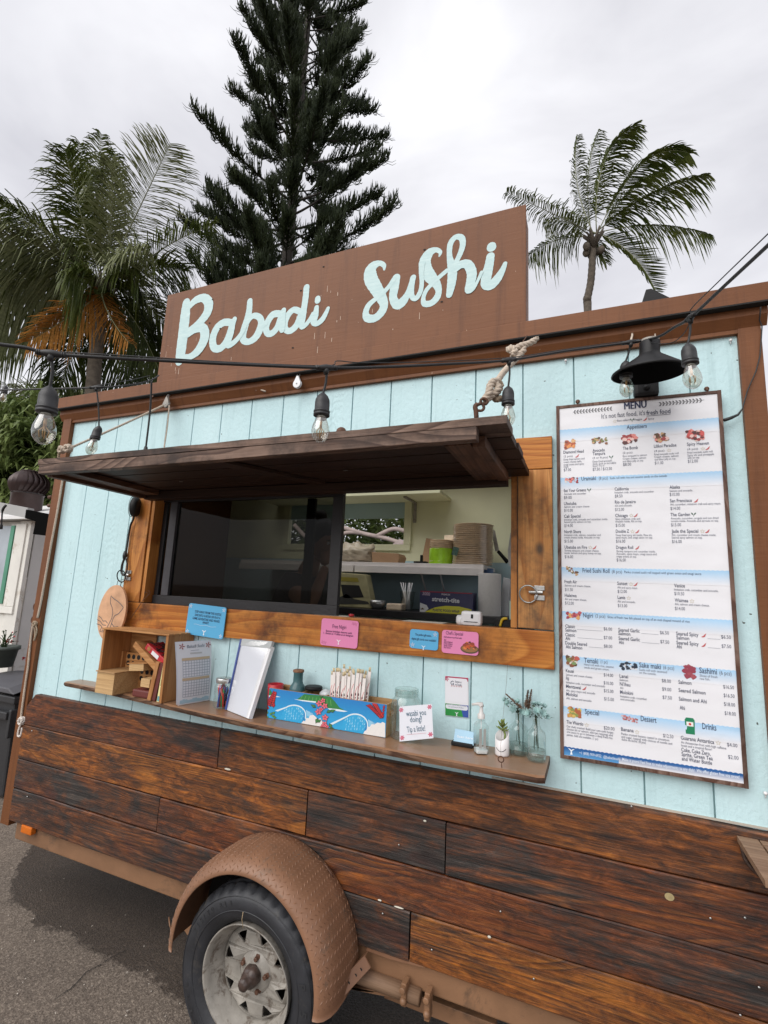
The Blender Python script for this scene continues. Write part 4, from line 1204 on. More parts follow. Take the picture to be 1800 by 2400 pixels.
desc = [(1,112,619,187,616,'(2 pcs)'),(1,112,645,288,638,'Deep fried salmon and'),(1,112,667,265,661,'cream cheese balls,'),(1,112,689,285,682,'unagi sauce and spicy'),(1,112,708,155,706,'mayo.'),
 (1,357,633,485,626,'(4 or 8 pcs)'),(1,357,663,520,656,'Deep fried avocado'),(1,357,683,555,674,'slices. Such an incredible'),(1,357,702,455,697,'flavor! Try it!'),
 (1,612,590,693,586,'(2 pcs)'),(1,612,617,815,609,'Rice wrapped in salmon'),(1,612,640,808,632,'Cream cheese, salmon'),(1,612,662,788,655,'and lilikoi jelly on top.'),
 (1,878,575,963,571,'(4 pcs)'),(1,878,603,1083,594,'Fried avocado sushi roll'),(1,878,625,1083,615,'Cream cheese, salmon'),(1,880,647,1062,638,'and lilikoi jelly on top.'),
 (1,1157,560,1247,555,'(4 pcs)'),(1,1157,588,1370,579,'Fried avocado sushi roll'),(1,1158,611,1383,601,'Spicy ahi and pineapple'),(1,1160,633,1262,628,'jelly on top.'),
 (1,116,937,303,933,'Avocado and cucumber'),(1,543,925,875,917,'Imitation crab, avocado and cucumber'),(1,1007,912,1203,907,'Salmon and avocado.'),(1,116,1046,330,1042,'Salmon and cream cheese'),(1,546,1037,692,1034,'Ahi and avocado.'),(1,1012,1027,1440,1018,'Ahi, cucumber, imitation crab and spicy mayo.'),
 (1,117,1155,485,1149,'Imitation crab, avocado and cucumber inside.'),(1,117,1175,345,1171,'Seared garlic salmon on top.'),(1,550,1150,758,1146,'Spicy imitation crab and'),(1,550,1170,775,1167,'avocado inside. Ahi on top.'),(1,1018,1145,1420,1139,'Avocado, cucumber, arugula and sun dried'),(1,1018,1167,1422,1163,'tomato inside. Avocado and sprouts on top.'),
 (1,118,1286,425,1282,'Imitation crab, salmon, cucumber and'),(1,118,1307,420,1303,'cream cheese inside. Avocado on top.'),(1,553,1287,860,1283,'Deep fried spicy ahi inside. Raw ahi,'),(1,553,1307,865,1304,'spicy mayo, and unagi sauce on top.'),(1,1025,1286,1400,1283,'Ahi, cucumber and cream cheese inside.'),(1,1025,1308,1285,1305,'Seared spicy salmon on top.'),
 (1,120,1418,408,1415,'Shrimp tempura and cream cheese'),(1,120,1439,430,1437,'inside. Salmon and spicy honey on top.'),(1,558,1424,888,1422,'Shrimp tempura and cucumber inside.'),(1,558,1446,897,1444,'Avocado, spicy mayo, unagi sauce and'),(1,558,1467,728,1466,'crispy onions on top.'),
 (2,82,256,293,265,'Salmon and cream cheese.'),(2,508,273,672,279,'Ahi and spicy mayo.'),(2,968,290,1327,303,'Imitation crab, cucumber and avocado.'),(2,83,367,260,375,'Ahi and cream cheese.'),(2,510,387,655,392,'Ahi and avocado.'),(2,974,407,1255,421,'Ahi, salmon and cream cheese.'),
 (2,238,897,478,918,'Hand roll with rice, sesame'),(2,238,920,442,940,'seeds and green onion.'),(2,685,940,910,960,'Sushi roll with seaweed'),(2,686,963,823,976,'on the outside.'),(2,1175,988,1318,1000,'Slices of fresh'),(2,1176,1012,1258,1020,'raw fish.'),
 (2,90,980,305,1000,'Salmon and cream cheese'),(2,92,1043,408,1073,'Imitation crab, cucumber and avocado'),(2,93,1107,328,1132,'Ahi, spicy mayo and avocado'),(2,95,1170,298,1192,'Ahi, salmon and avocado'),(2,526,1022,594,1028,'Salmon'),(2,530,1086,556,1089,'Ahi'),(2,532,1155,748,1178,'Imitation crab, cucumber'),(2,533,1178,648,1190,'and avocado'),
 (2,97,1398,480,1450,'Our chefs creation! Build your own sushi burger,'),(2,97,1420,470,1472,'choose ahi or salmon, add two toppings and'),(2,98,1442,468,1494,'one sauce to go in between 2 deep fried rice'),(2,98,1466,352,1502,'patties. Add one available. (1 pc)'),
 (2,540,1458,928,1512,'Panko crusted banana coated in cinnamon'),(2,541,1480,952,1542,'and sugar, topped with choices of nutella and'),(2,543,1503,738,1532,'dulce de leche. (8 pcs)'),
 (2,1024,1527,1390,1578,'An Amazonian fruit with high caffeine'),(2,1025,1552,1275,1588,'levels and a tropical flavor!')]
lines([(c, a, b, d, e, D_, s_, GR) for c, a, b, d, e, s_ in desc], 'description_lettering')
lines([(2, 200, 1612, 378, 1645, .0135, '+1 (808) 909-6922', (.75, .82, .9)), (2, 395, 1647, 530, 1668, .0135, '@babadisushi', (.75, .82, .9)), (2, 548, 1668, 1132, 1758, .0135, 'Make it yours! Feel free to make adjustments to any dish!', (.75, .82, .9), .01), (2, 1150, 1760, 1497, 1812, .0135, 'We offer gluten free soy sauce!', (.75, .82, .9), .01)], 'footer_lettering')
# leader lines, underline, stars, peppers, leaves, sprigs, food pictures: flat print
g = MB()
def seg(cr, x0, y0, x1, y1, w, col):
    a = mz(cr, x0, y0); b = mz(cr, x1, y1); z = (a.z + b.z) / 2
    g.poly([(a.x, PY - .0010, z - w), (b.x, PY - .0010, z - w), (b.x, PY - .0010, z + w), (a.x, PY - .0010, z + w)], col)
for r in ((2,180,602,390,622),(2,183,672,388,688),(2,275,745,393,758),(2,702,636,842,648),(2,705,710,848,722),(2,1238,678,1342,688),(2,1240,752,1342,760)): seg(*r, .0005, (.3, .32, .36))
seg(1, 812, 270, 1015, 257, .0008, INK)
def star(cr, x, y, r=.0075):
    c = mz(cr, x, y); n = 10
    o_ = [(c.x + (r if k % 2 == 0 else r * .45) * sin(2*pi*k/n), c.z + (r if k % 2 == 0 else r * .45) * cos(2*pi*k/n)) for k in range(n)]
    for k in range(n):
        (ax, az_), (bx, bz_) = o_[k], o_[(k + 1) % n]
        f = .80
        g.poly([(ax, PY - .0010, az_), (bx, PY - .0010, bz_), (c.x + (bx - c.x) * f, PY - .0010, c.z + (bz_ - c.z) * f), (c.x + (ax - c.x) * f, PY - .0010, c.z + (az_ - c.z) * f)], (.42, .33, .12))
def pepper(cr, x, y):
    c = mz(cr, x, y); q = [(-.008, -.005), (-.002, -.0065), (.004, -.003), (.006, .003), (.008, .008), (.003, .004), (.0, .0), (-.004, -.003)]
    g.poly([(c.x + a, PY - .0010, c.z + b) for a, b in q], (.50, .10, .10))
def leafm(cr, x, y):
    c = mz(cr, x, y)
    for s_ in (-1, 1): g.poly([(c.x, PY - .0010, c.z - .004), (c.x + s_ * .003, PY - .0010, c.z + .004), (c.x + s_ * .008, PY - .0010, c.z + .006), (c.x + s_ * .006, PY - .0010, c.z)][::s_], (.05, .12, .08))
    g.poly([(c.x - .0006, PY - .0010, c.z - .009), (c.x + .0006, PY - .0010, c.z - .009), (c.x + .0006, PY - .0010, c.z - .003), (c.x - .0006, PY - .0010, c.z - .003)], (.05, .12, .08))
for a in ((1,545,316),(1,1002,562),(1,1288,547),(1,683,1112),(1,694,1247),(1,1284,1245),(1,337,1382),(2,618,240),(2,600,352),(2,1112,376),(2,260,1380),(2,667,1437),(2,1325,1525)): star(*a)
for a in ((1,800,298),(1,226,608),(1,1328,543),(1,720,1110),(1,1230,987),(1,733,1247),(1,1325,1245),(1,372,1382),(1,733,1384),(2,655,240),(2,1207,655),(2,1207,732),(2,240,1083)): pepper(*a)
for a in ((1,690,303),(1,513,618),(1,327,895),(1,1210,1100)): leafm(*a)
# leaf sprigs either side of the title
for (x0, y0, x1, y1) in ((190, 240, 520, 208), (930, 172, 1300, 132)):
    a = mz(1, x0, y0); b = mz(1, x1, y1); zc = (a.z + b.z) / 2
    g.poly([(a.x, PY - .0010, zc - .0006), (b.x, PY - .0010, zc - .0006), (b.x, PY - .0010, zc + .0006), (a.x, PY - .0010, zc + .0006)], (.09, .09, .10))
    n = 13
    for k in range(n):
        x = a.x + (b.x - a.x) * (k + .3) / n; d = 1 if x0 < 600 else -1
        for s_ in (-1, 1):
            q = [(0, 0), (.004 * d, .002 * s_), (.009 * d, .0085 * s_), (.003 * d, .0075 * s_)]
            q = [(x + p0, PY - .0011, zc + p1) for p0, p1 in q]
            g.poly(q if s_ * d > 0 else q[::-1], (.09, .09, .10))
# whale tail in the footer
def tail(g, c, s_, y, col):
    q = [(0, -1.0), (.35, -1.0), (.14, -.1), (.35, .25), (1.0, .75), (.45, .70), (0, .35), (-.45, .70), (-1.0, .75), (-.35, .25), (-.14, -.1), (-.35, -1.0)]
    g.poly([(c.x + a * s_, y, c.z + b * s_) for a, b in q], col)
tail(g, mz(2, 135, 1592), .0115, PY - .0014, (.8, .85, .9))
# food pictures: small clusters of coloured print
def food(cr, x, y, w, h, cols, n=16, seed=0):
    g = MB(); rr = random.Random(seed); c = mz(cr, x, y)
    for k in range(n):
        px_, pz_ = c.x + rr.uniform(-.75, .75) * w, c.z + rr.uniform(-.75, .75) * h
        r = rr.uniform(.25, .5) * min(w, h); yy = PY - .0010 - k * .00004
        m = rr.randint(5, 8); ph = rr.random() * 6
        g.poly([(px_ + r * rr.uniform(.7, 1.2) * cos(ph + 2*pi*j/m), yy, pz_ + r * rr.uniform(.6, 1.1) * sin(ph + 2*pi*j/m)) for j in range(m)], rr.choice(cols))
    drape(g).build('food_picture', M['print'], menu, colors=True)
ORN = [(.60,.16,.05),(.75,.30,.10),(.45,.10,.04),(.70,.42,.20),(.20,.05,.03)]
PNK = [(.62,.10,.09),(.72,.25,.22),(.80,.55,.50),(.35,.05,.05),(.10,.03,.03)]
BRN = [(.25,.10,.05),(.40,.20,.09),(.12,.06,.03),(.55,.35,.18),(.18,.20,.06)]
food(1,168,508,.024,.020,ORN,20,1); food(1,415,482,.034,.015,BRN,22,2); food(1,665,468,.030,.022,PNK,24,3); food(1,936,455,.032,.020,PNK + BRN,24,4); food(1,1218,435,.034,.024,PNK,26,5)
food(1,178,815,.030,.012,PNK+[(.7,.7,.7)],22,6)
for k in range(4): food(1,145+k*24,1555+k*15,.009,.009,BRN+[(.7,.7,.66)],10,7+k)
food(2,155,492,.030,.016,[(.35,.05,.08),(.5,.1,.12),(.7,.35,.12)],22,12); food(2,145,862,.024,.022,BRN+[(.2,.3,.12),(.7,.65,.6),(.5,.1,.08)],30,13)
food(2,595,902,.034,.014,[(.02,.03,.05),(.7,.7,.72),(.04,.05,.07)],24,14); food(2,1080,940,.022,.026,[(.30,.05,.08),(.36,.08,.10)],22,15)
food(2,160,1280,.024,.020,[(.62,.45,.12),(.25,.28,.08),(.55,.28,.08),(.4,.12,.05)],28,16)
for k in range(4): food(2,563+k*30,1318+k*8,.009,.009,[(.55,.20,.20),(.35,.10,.10),(.7,.45,.42)],10,17+k)
c = mz(2, 1096, 1390)
g.poly([(c.x - .013, PY - .0010, c.z - .025), (c.x + .013, PY - .0010, c.z - .025), (c.x + .0145, PY - .0010, c.z + .02), (c.x + .010, PY - .0010, c.z + .027), (c.x - .010, PY - .0010, c.z + .027), (c.x - .0145, PY - .0010, c.z + .02)], (.01, .20, .09))
g.poly([(c.x - .010, PY - .0014, c.z), (c.x + .010, PY - .0014, c.z), (c.x + .010, PY - .0014, c.z + .014), (c.x - .010, PY - .0014, c.z + .014)], (.75, .75, .72))
g.disc((c.x, PY - .0017, c.z + .007), .004, (0, -1, 0), 10, (.6, .03, .03))
drape(g).build('menu_symbols', M['print'], menu, colors=True, kind='stuff')
for u, v in ((1354, 940), (1657, 910)):
    c = P(u, v, -.02); mb = MB(); mb.lathe([(.0, .016), (.007, .014), (.009, .008), (.005, .0)], (c.x, -.006, c.z), (0, -1, 0), 12); mb.tube([(c.x, -.02, c.z), (c.x, -.026, c.z - .012)], .004, 6); mb.build('hanging_screw', M['rust'], menu)
# cord plugged in at the right edge of the menu, running round the corner
cord = [P(1697, 985, -.04), P(1712, 980, -.035), P(1730, 972, -.03), P(1740, 958, -.03), P(1752, 915, -.028), P(1772, 870, -.028), P(1781, 835, -.03), P(1784, 800, -.03), P(1786, 765, -.03), P(1780, 750, -.035), P(1783, 720, -.078)]
mb = MB(); mb.tube(cord, [.006, .006, .004] + [.0022] * (len(cord) - 3), 8)
tag(mb.build('power_cord', M['cable']), 'thin black cord running from the menu edge up over the right corner board', 'cord')
# ================================================================== CARDS AND NOTICES
def card(name, label, cat, tl, tr, br, bl, y, bg, texts, corner=.012, thick=.003, extra=None, group=None):
    """flat rounded card fixed to a vertical surface; corners given as sight lines"""
    q = [P(*p, y) for p in (tl, tr, br, bl)]
    c = (q[0] + q[1] + q[2] + q[3]) / 4
    X = ((q[1] - q[0]) + (q[2] - q[3])) / 2; Z = ((q[0] - q[3]) + (q[1] - q[2])) / 2
    w, h = X.length, Z.length; X.normalize(); Z = (Z - X * Z.dot(X)).normalized()
    n = X.cross(Z).normalized()           # towards the viewer (-y)
    if n.y > 0: n = -n
    root = thing(name, label, cat, c - Z * h / 2, group)
    def W_(a, b, l=0): return c + X * a + Z * b + n * l
    r = corner; out = []
    for cx, cz, a0 in ((w/2 - r, h/2 - r, 0), (-w/2 + r, h/2 - r, 90), (-w/2 + r, -h/2 + r, 180), (w/2 - r, -h/2 + r, 270)):
        for k in range(5):
            a = radians(a0 + k * 22.5); out.append((cx + r * cos(a), cz + r * sin(a)))
    mb = MB(); mb.prism([W_(a, b, 0) for a, b in out], n * thick, bg)
    mb.build('card_sheet', M['print'], root, colors=True)
    g = MB()
    for (x0, z0, x1, size, s_, col, *b_) in texts:
        text_to(g, s_, W_(x0 * w/2, z0 * h/2, thick + .0013), W_(x1 * w/2, z0 * h/2, thick + .0013), size, n, col, min(.008, b_[0]) if b_ else 0)
    if extra: extra(g, W_, w, h, n, thick)
    g.build('card_print', M['print'], root, colors=True)
    return root
def gtail(g, W_, x, z, s_, l, col=(.8, .85, .9)):
    q = [(0, -1.0), (.30, -1.0), (.12, -.1), (.35, .25), (1.0, .75), (.45, .70), (0, .35), (-.45, .70), (-1.0, .75), (-.35, .25), (-.12, -.1), (-.30, -1.0)]
    g.poly([W_(x + a * s_, z + b * s_, l) for a, b in q], col)
def gflower(g, W_, x, z, s_, l, col, n=5, ph=0):
    for k in range(n):
        a = ph + 2 * pi * k / n
        g.poly([W_(x, z, l + .0001 * k), W_(x + cos(a - .35) * s_ * .6, z + sin(a - .35) * s_ * .6, l + .0001 * k), W_(x + cos(a) * s_, z + sin(a) * s_, l + .0001 * k), W_(x + cos(a + .35) * s_ * .6, z + sin(a + .35) * s_ * .6, l + .0001 * k)], col)
def corners_white(g, W_, w, h, n, t, col=(.6, .68, .8)):
    for sx, sz in ((-1, 1), (1, 1), (-1, -1), (1, -1)):
        gflower(g, W_, sx * (w/2 - .014), sz * (h/2 - .014), .012, t + .0006, col, 5, .3)
BLUE = (.10, .42, .70); NB = (.02, .05, .12); PINK = (.76, .24, .45)
def ex1(g, W_, w, h, n, t):
    corners_white(g, W_, w, h, n, t)
    for k in range(14):
        x = -.5 * w * .6 + k * w * .6 / 14
        g.poly([W_(x, -.025 + .002 * sin(k), t + .0006), W_(x + w*.6/14, -.025 + .002 * sin(k + 1), t + .0006), W_(x + w*.6/14, -.0235 + .002 * sin(k + 1), t + .0006), W_(x, -.0235 + .002 * sin(k), t + .0006)], (.5, .65, .8))
    gtail(g, W_, 0, -.058, .014, t + .0006)
card('notice_card', 'large blue card with dark capitals and white corner flowers, leftmost on the timber rail', 'notice', (442, 1415), (534, 1422), (521, 1501), (438, 1483), -.034, BLUE,
     [(-.62, .44, .78, .017, 'STEP AWAY FROM THE HUSTLE', NB, .02), (-.60, .22, .76, .017, 'DIVE INTO A BOOK OR PLAY A', NB, .02), (-.70, .0, .74, .017, 'GAME, ADVENTURE AND WAVES', NB, .02), (-.14, -.20, .2, .017, 'AWAIT!', NB, .02)], extra=ex1, thick=.004)
def ex2(g, W_, w, h, n, t):
    for a, b in ((w/2 - .014, h/2 - .014), (w/2 - .026, h/2 - .012), (-w/2 + .012, -h/2 + .014), (-w/2 + .026, -h/2 + .012)): gflower(g, W_, a, b, .009, t + .0006, (.55, .15, .30), 4, .4)
    gtail(g, W_, 0, -.038, .012, t + .0006, (.85, .75, .8))
card('notice_card', 'pink card reading Free Nigiri fixed to the timber rail', 'notice', (755, 1448.5), (841, 1456), (838, 1521), (751, 1511), -.028, PINK,
     [(-.38, .34, .36, .024, 'Free Nigiri', (.12, .03, .10)), (-.72, .02, .68, .013, 'Because birthdays deserve sushi', (.12, .03, .10), .01), (-.85, -.16, .76, .013, '1 - Review us + Follow us on Instagram', (.12, .03, .10), .01)], extra=ex2)
def ex3(g, W_, w, h, n, t):
    for a, b in ((w/2 - .014, h/2 - .014), (-w/2 + .014, -h/2 + .014)): gflower(g, W_, a, b, .011, t + .0006, (.5, .58, .72), 5, .4)
    gtail(g, W_, .0, -.032, .010, t + .0006, (.7, .8, .9))
card('notice_card', 'small blue gift card notice left of the pink specials card', 'notice', (962, 1473.5), (1028, 1480), (1027, 1525), (960, 1518), -.028, BLUE,
     [(-.62, .36, .52, .013, 'The perfect gift exists,', NB, .01), (-.86, -.10, .86, .013, 'digital gift cards now available!', NB, .01)], extra=ex3)
def ex4(g, W_, w, h, n, t):
    rr = random.Random(5)
    g.disc(W_(.040, -.022, t + .0005), .037, tuple(n), 20, (.10, .07, .03), ry=.018)
    g.disc(W_(.040, -.020, t + .0008), .033, tuple(n), 20, (.30, .14, .05), ry=.014)
    for k in range(28):
        x = .040 + rr.uniform(-.024, .024); z = -.014 + rr.uniform(-.010, .022) * (1 - abs(x - .04) / .035)
        r = rr.uniform(.004, .009)
        g.poly([W_(x + r * cos(a), z + r * sin(a) * .8, t + .001 + k * .00004) for a in [2*pi*j/6 + k for j in range(6)]], rr.choice([(.55, .10, .02), (.70, .20, .05), (.30, .05, .02), (.08, .03, .02)]))
card('notice_card', 'pink specials card with a picture of fried rolls on a plate', 'notice', (1037, 1476), (1122, 1482), (1121, 1537.5), (1035, 1529), -.028, PINK,
     [(-.78, .62, .16, .019, "Chef's Special", (.12, .03, .10)), (-.88, .32, .10, .010, 'Half salmon rice fried with', (.12, .03, .10), .01), (-.88, .06, -.75, .010, 'Ahi', (.12, .03, .10), .01), (-.88, -.10, -.4, .010, 'Seared Salmon', (.12, .03, .10), .01), (-.88, -.26, -.4, .010, 'Cream Cheese', (.12, .03, .10), .01), (-.88, -.42, -.42, .010, 'Green Onions', (.12, .03, .10), .01), (-.88, -.58, -.5, .010, 'Soy Sauce', (.12, .03, .10), .01)], extra=ex4)
def ex5(g, W_, w, h, n, t):
    g.poly([W_(-w/2 + .001, h/2 - .001, t + .0004), W_(-w/2 + .001, h/2 - .016, t + .0004), W_(w/2 - .001, h/2 - .016, t + .0004), W_(w/2 - .001, h/2 - .001, t + .0004)], (.40, .03, .09))
    g.poly([W_(-w/2 + .001, -h/2 + .001, t + .0004), W_(w/2 - .001, -h/2 + .001, t + .0004), W_(w/2 - .001, -.03, t + .0004), W_(-w/2 + .001, -.03, t + .0004)], (.02, .26, .05))
    g.poly([W_(w/2 - .022, -h/2 + .001, t + .0005), W_(w/2 - .001, -h/2 + .001, t + .0005), W_(w/2 - .001, -.03, t + .0005), W_(w/2 - .034, -.03, t + .0005)], (.03, .08, .35))
    def rr(x0, z0, x1, z1, r, l, col):
        o_ = []
        for cx, cz, a0 in ((x1 - r, z1 - r, 0), (x0 + r, z1 - r, 90), (x0 + r, z0 + r, 180), (x1 - r, z0 + r, 270)):
            for k in range(5): o_.append(W_(cx + r * cos(radians(a0 + k * 22.5)), cz + r * sin(radians(a0 + k * 22.5)), l))
        g.poly(o_, col)
    rr(-w/2 + .004, -.022, w/2 - .004, h/2 - .006, .008, t + .0006, (.76, .76, .80))
    rr(-w/2 + .003, -.050, w/2 - .003, -.032, .008, t + .0008, (.70, .72, .76))
    gflower(g, W_, -w/2 + .008, h/2 - .012, .010, t + .0014, (.45, .06, .12), 5)
    for k in range(5): gflower(g, W_, -.020 + k * .010, .040, .0035, t + .0014, (.45, .10, .10), 5, pi/2)
    gtail(g, W_, .0, -.066, .008, t + .0014)
# (the square code printed on this notice is left out)
card('review_notice', 'white review notice with red top and green foot stuck to the teal wall', 'notice', (1044.5, 1584), (1099, 1588), (1097.5, 1683), (1042, 1676), -.004, (.75, .75, .78),
     [(-.52, .56, -.24, .024, 'G', (.03, .05, .10), .02), (-.12, .70, .42, .011, 'Review us', (.05, .06, .1), .01), (-.12, .56, .42, .011, 'on Google', (.05, .06, .1), .01), (-.84, -.46, .8, .006, 'Scan this code to leave us a review', (.1, .1, .2)), (-.7, -.56, .6, .006, 'we would love your feedback', (.1, .1, .2))], corner=.002, thick=.001, extra=ex5)

# oval wooden sign with a whale tail, hung from the left latch
oc = P(266, 1436, -.06)
root = thing('oval_wood_sign', 'oval wooden plaque with a whale tail drawing hanging at the left post', 'sign', oc - Vector((0, 0, .15)))
tl = Vector((.12, 0, 1)).normalized(); xl = Vector((1, 0, -.12)).normalized()
ax = P(248, 1508, -.06); 
def OV(a, b, l=0): return oc + xl * a + tl * b + Vector((0, -l, 0))
ow, oh = .105, .152
mb = MB(); mb.prism([OV(ow * cos(t), oh * sin(t) * (1.0)) for t in [2*pi*k/48 for k in range(48)]], (0, -.013, 0)); mb.build('plaque', plain('peach stained wood', (.58, .33, .19), .6, .22, 14, .2), root, bevel=.002)
g = MB()
def curve_print(g, f, pts, w, col, l):
    for i in range(len(pts) - 1):
        (x0, z0), (x1, z1) = pts[i], pts[i+1]; dx, dz = x1 - x0, z1 - z0; d = sqrt(dx*dx + dz*dz) or 1; nx, nz = -dz/d*w, dx/d*w
        g.poly([f(x0+nx, z0+nz, l), f(x0-nx, z0-nz, l), f(x1-nx, z1-nz, l), f(x1+nx, z1+nz, l)], col)
dkb = (.05, .07, .09)
for pts in ([(-.02,-.11),(.0,-.06),(.012,-.03),(.012,0),(-.004,.03),(-.024,.05),(-.030,.08),(-.028,.09)], [(.012,-.11),(.018,-.06),(.022,-.03),(.030,-.01),(.055,.004),(.075,.03),(.082,.045)], [(-.024,.085),(.0,.075),(.03,.068),(.05,.06),(.08,.045)],
            [(-.09,-.035),(-.07,-.04),(-.05,-.055),(-.03,-.05),(-.01,-.06)], [(-.098,-.055),(-.07,-.06),(-.045,-.075),(-.02,-.072)], [(.02,-.055),(.045,-.07),(.07,-.062),(.09,-.078)], [(-.095,-.078),(-.06,-.08),(-.04,-.095),(-.02,-.09)], [(.02,-.075),(.05,-.092),(.075,-.084)]):
    curve_print(g, OV, pts, .0018, dkb, .0136)
text_to(g, 'Live', OV(-.06, -.112, .0138), OV(-.01, -.118, .0138), .035, (0, -1, 0), dkb, 0, shear=.3)
g.build('drawing', M['print'], root, colors=True)
mb = MB(); top = OV(0, oh - .008, .006); lt = P(297, 1355, -.045)
mb.tube([top + Vector((-.012, 0, -.004)), top + Vector((-.01, 0, .03)), lt, top + Vector((.02, 0, .02)), top + Vector((.012, 0, -.004))], .0016, 6); mb.build('hanging_cord', M['rust'], root)

# ================================================================== THINGS ON THE SERVING SHELF
def item(name, label, cat, x, y, z=None, group=None): return thing(name, label, cat, (x, y, SZ if z is None else z), group)
# crate lying on its side, mouth towards the viewer
cx0, cx1, cy0, cy1, cz1 = -2.380, -1.862, -.180, -.012, SZ + .315
cr = item('slatted_crate', 'slatted pine crate lying on its side at the left end of the shelf', 'crate', (cx0 + cx1) / 2, (cy0 + cy1) / 2)
# the crate is turned slightly; its front right end is measured
R0 = PZ(377.5, 1649, SZ); R1 = PZ(406, 1642.6, SZ)
cx1 = R0.x; cy0 = R0.y
cx0 = -2.345; w_ = .015; CZT = .322
def cb(name, a, b, m='crate', bev=.0015): mb = MB(); mb.box(a, b); return mb.build(name, M[m], cr, bevel=bev)
for (x, nm) in ((cx0, 'end_board'), (cx1 - .016, 'end_board')):
    cb(nm, (x, cy0, SZ + .001), (x + .016, -.006, SZ + CZT - .008), 'crateZ')
for k in range(5):
    ya = cy0 - .004 + k * .036
    cb('top_slat', (cx0 - .006, ya, SZ + CZT - .008), (cx1 + .006, ya + .031, SZ + CZT), 'crate')
cb('back_board', (cx0 + .016, -.012, SZ + .001), (cx1 - .016, -.006, SZ + .245), 'crate')
cb('back_slat', (cx0 + .016, -.012, SZ + .285), (cx1 - .016, -.006, SZ + CZT - .009), 'crate')
cb('back_slat', (cx0 + .016, -.013, SZ + .245), (cx0 + .2, -.006, SZ + .285), 'crate')
# things in the crate
def thing_box(name, label, cat, a, b, m, rot=None, bev=.0015, parts=None):
    a = Vector(a); b = Vector(b); c = (a + b) / 2; h = (b - a) / 2
    t = thing(name, label, cat, (c.x, c.y, a.z))
    Mr = Matrix.Translation(c) @ (rot or Matrix.Identity(4))
    mb = MB(); mb.box(-h, h, Mr); mb.build('body', M[m], t, bevel=bev)
    return t, Mr, h
f0 = PZ(250, 1629, SZ)   # front bottom corner of the pale box
t, Mr, h = thing_box('wooden_game_box', 'pale wooden box with a loose lid at the front left of the crate', 'box', (-2.335, f0.y + .004, SZ + .001), (-2.335 + .125, -.03, SZ + .105), 'palewood')
mb = MB(); mb.box((-h.x - .004, -h.y - .006, h.z), (h.x + .004, h.y, h.z + .005), Mr); mb.build('lid', M['ply'], t)
t = thing('peg_board_game', 'upright four in a row wooden board with rows of holes behind the pale box', 'game', (-2.25, -.03, SZ))
mb = MB(); mb.box((-2.318, -.040, SZ + .002), (-2.06, -.028, SZ + .188)); mb.build('board', M['crate'], t)
mb = MB(); mb.box((-2.330, -.062, SZ + .002), (-2.318, -.018, SZ + .195)); mb.build('side_post', M['crateZ'], t); mb = MB(); mb.box((-2.060, -.062, SZ + .002), (-2.048, -.018, SZ + .195)); mb.build('side_post', M['crateZ'], t)
mb = MB()
for j in range(4):
    for i in range(7): mb.disc((-2.298 + i * .036, -.0406, SZ + .168 - j * .034), .0125, seg=14)
mb.build('peg_hole', M['dark'], t)
mb = MB(); mb.tube([(-2.335 + .012 * cos(a), -.10, SZ + .022 + .02 * sin(a)) for a in [2*pi*k/12 for k in range(13)]], .002, 5)
tag(mb.build('cord_loop', M['rust']), 'small rusty loop sticking out at the left end of the crate', 'loop')
t, Mr, h = thing_box('notched_wooden_box', 'small open wooden box with a notched edge on top of the pale box', 'box', (-2.19, -.125, SZ + .118), (-2.09, -.05, SZ + .155), 'palewood', Matrix.Rotation(radians(-6), 4, 'Y'))
mb = MB(); mb.box((-h.x - .01, -h.y - .004, h.z - .001), (h.x + .03, h.y, h.z + .004), Mr); mb.build('lid', M['crate'], t)
t, Mr, h = thing_box('small_wood_block_box', 'small orange wooden box on the dark block inside the crate', 'box', (-2.075, -.145, SZ + .052), (-2.015, -.07, SZ + .092), 'palewood')
t, Mr, h = thing_box('dark_wood_block', 'dark red brown block lying flat on the crate floor', 'block', (-2.12, -.150, SZ + .001), (-2.00, -.03, SZ + .038), 'darkred', bev=.008)
rotL = Matrix.Rotation(radians(32), 4, 'Y')
t, Mr, h = thing_box('leaning_game_box', 'long flat wooden box leaning diagonally inside the crate', 'box', (-2.165, -.150, SZ + .175), (-1.925, -.05, SZ + .205), 'crate', rotL)
t, Mr, h = thing_box('red_card_pack', 'red game pack with a white label lying on the leaning box', 'game', (-2.075, -.148, SZ + .200), (-1.93, -.045, SZ + .232), 'red', Matrix.Rotation(radians(28), 4, 'Y'), .004)
mb = MB(); mb.box((-.02, -h.y - .001, -h.z * .7), (.032, -h.y - .0002, h.z * .5), Mr); mb.build('label', M['white'], t)
mb = MB(); mb.lathe([(0, 0), (.012, 0)], Mr @ Vector((-.045, -h.y - .001, 0)), (0, -1, 0), 10); mb.build('round_mark', M['crate'], t)
mb = MB(); mb.smooth = False
for k in range(26):
    c = Mr @ Vector((random.uniform(-.045, .07), random.uniform(-.04, .04), h.z + random.uniform(.002, .018)))
    mb.box((-.018, -.004, -.002), (.018, .004, .002), Matrix.Translation(c) @ Matrix.Rotation(random.random() * 6, 4, 'Z') @ Matrix.Rotation(random.uniform(-.5, .5), 4, 'Y'))
o = mb.build('black_pieces', M['black']); tag(o, 'tangle of black playing pieces heaped on the red pack', 'game pieces', kind='stuff')
ms = Matrix.Rotation(radians(9), 4, 'Y')
t, Mr, h = thing_box('wood_slab_box', 'narrow wooden slab standing upright in the crate left of the dark red book', 'box', (-1.985, -.165, SZ + .001), (-1.962, -.03, SZ + .185), 'crateZ', ms)
t, Mr, h = thing_box('dark_red_book', 'dark red book standing in the crate between the slab and the yellow book', 'book', (-1.960, -.160, SZ + .001), (-1.938, -.03, SZ + .180), 'darkred', ms)
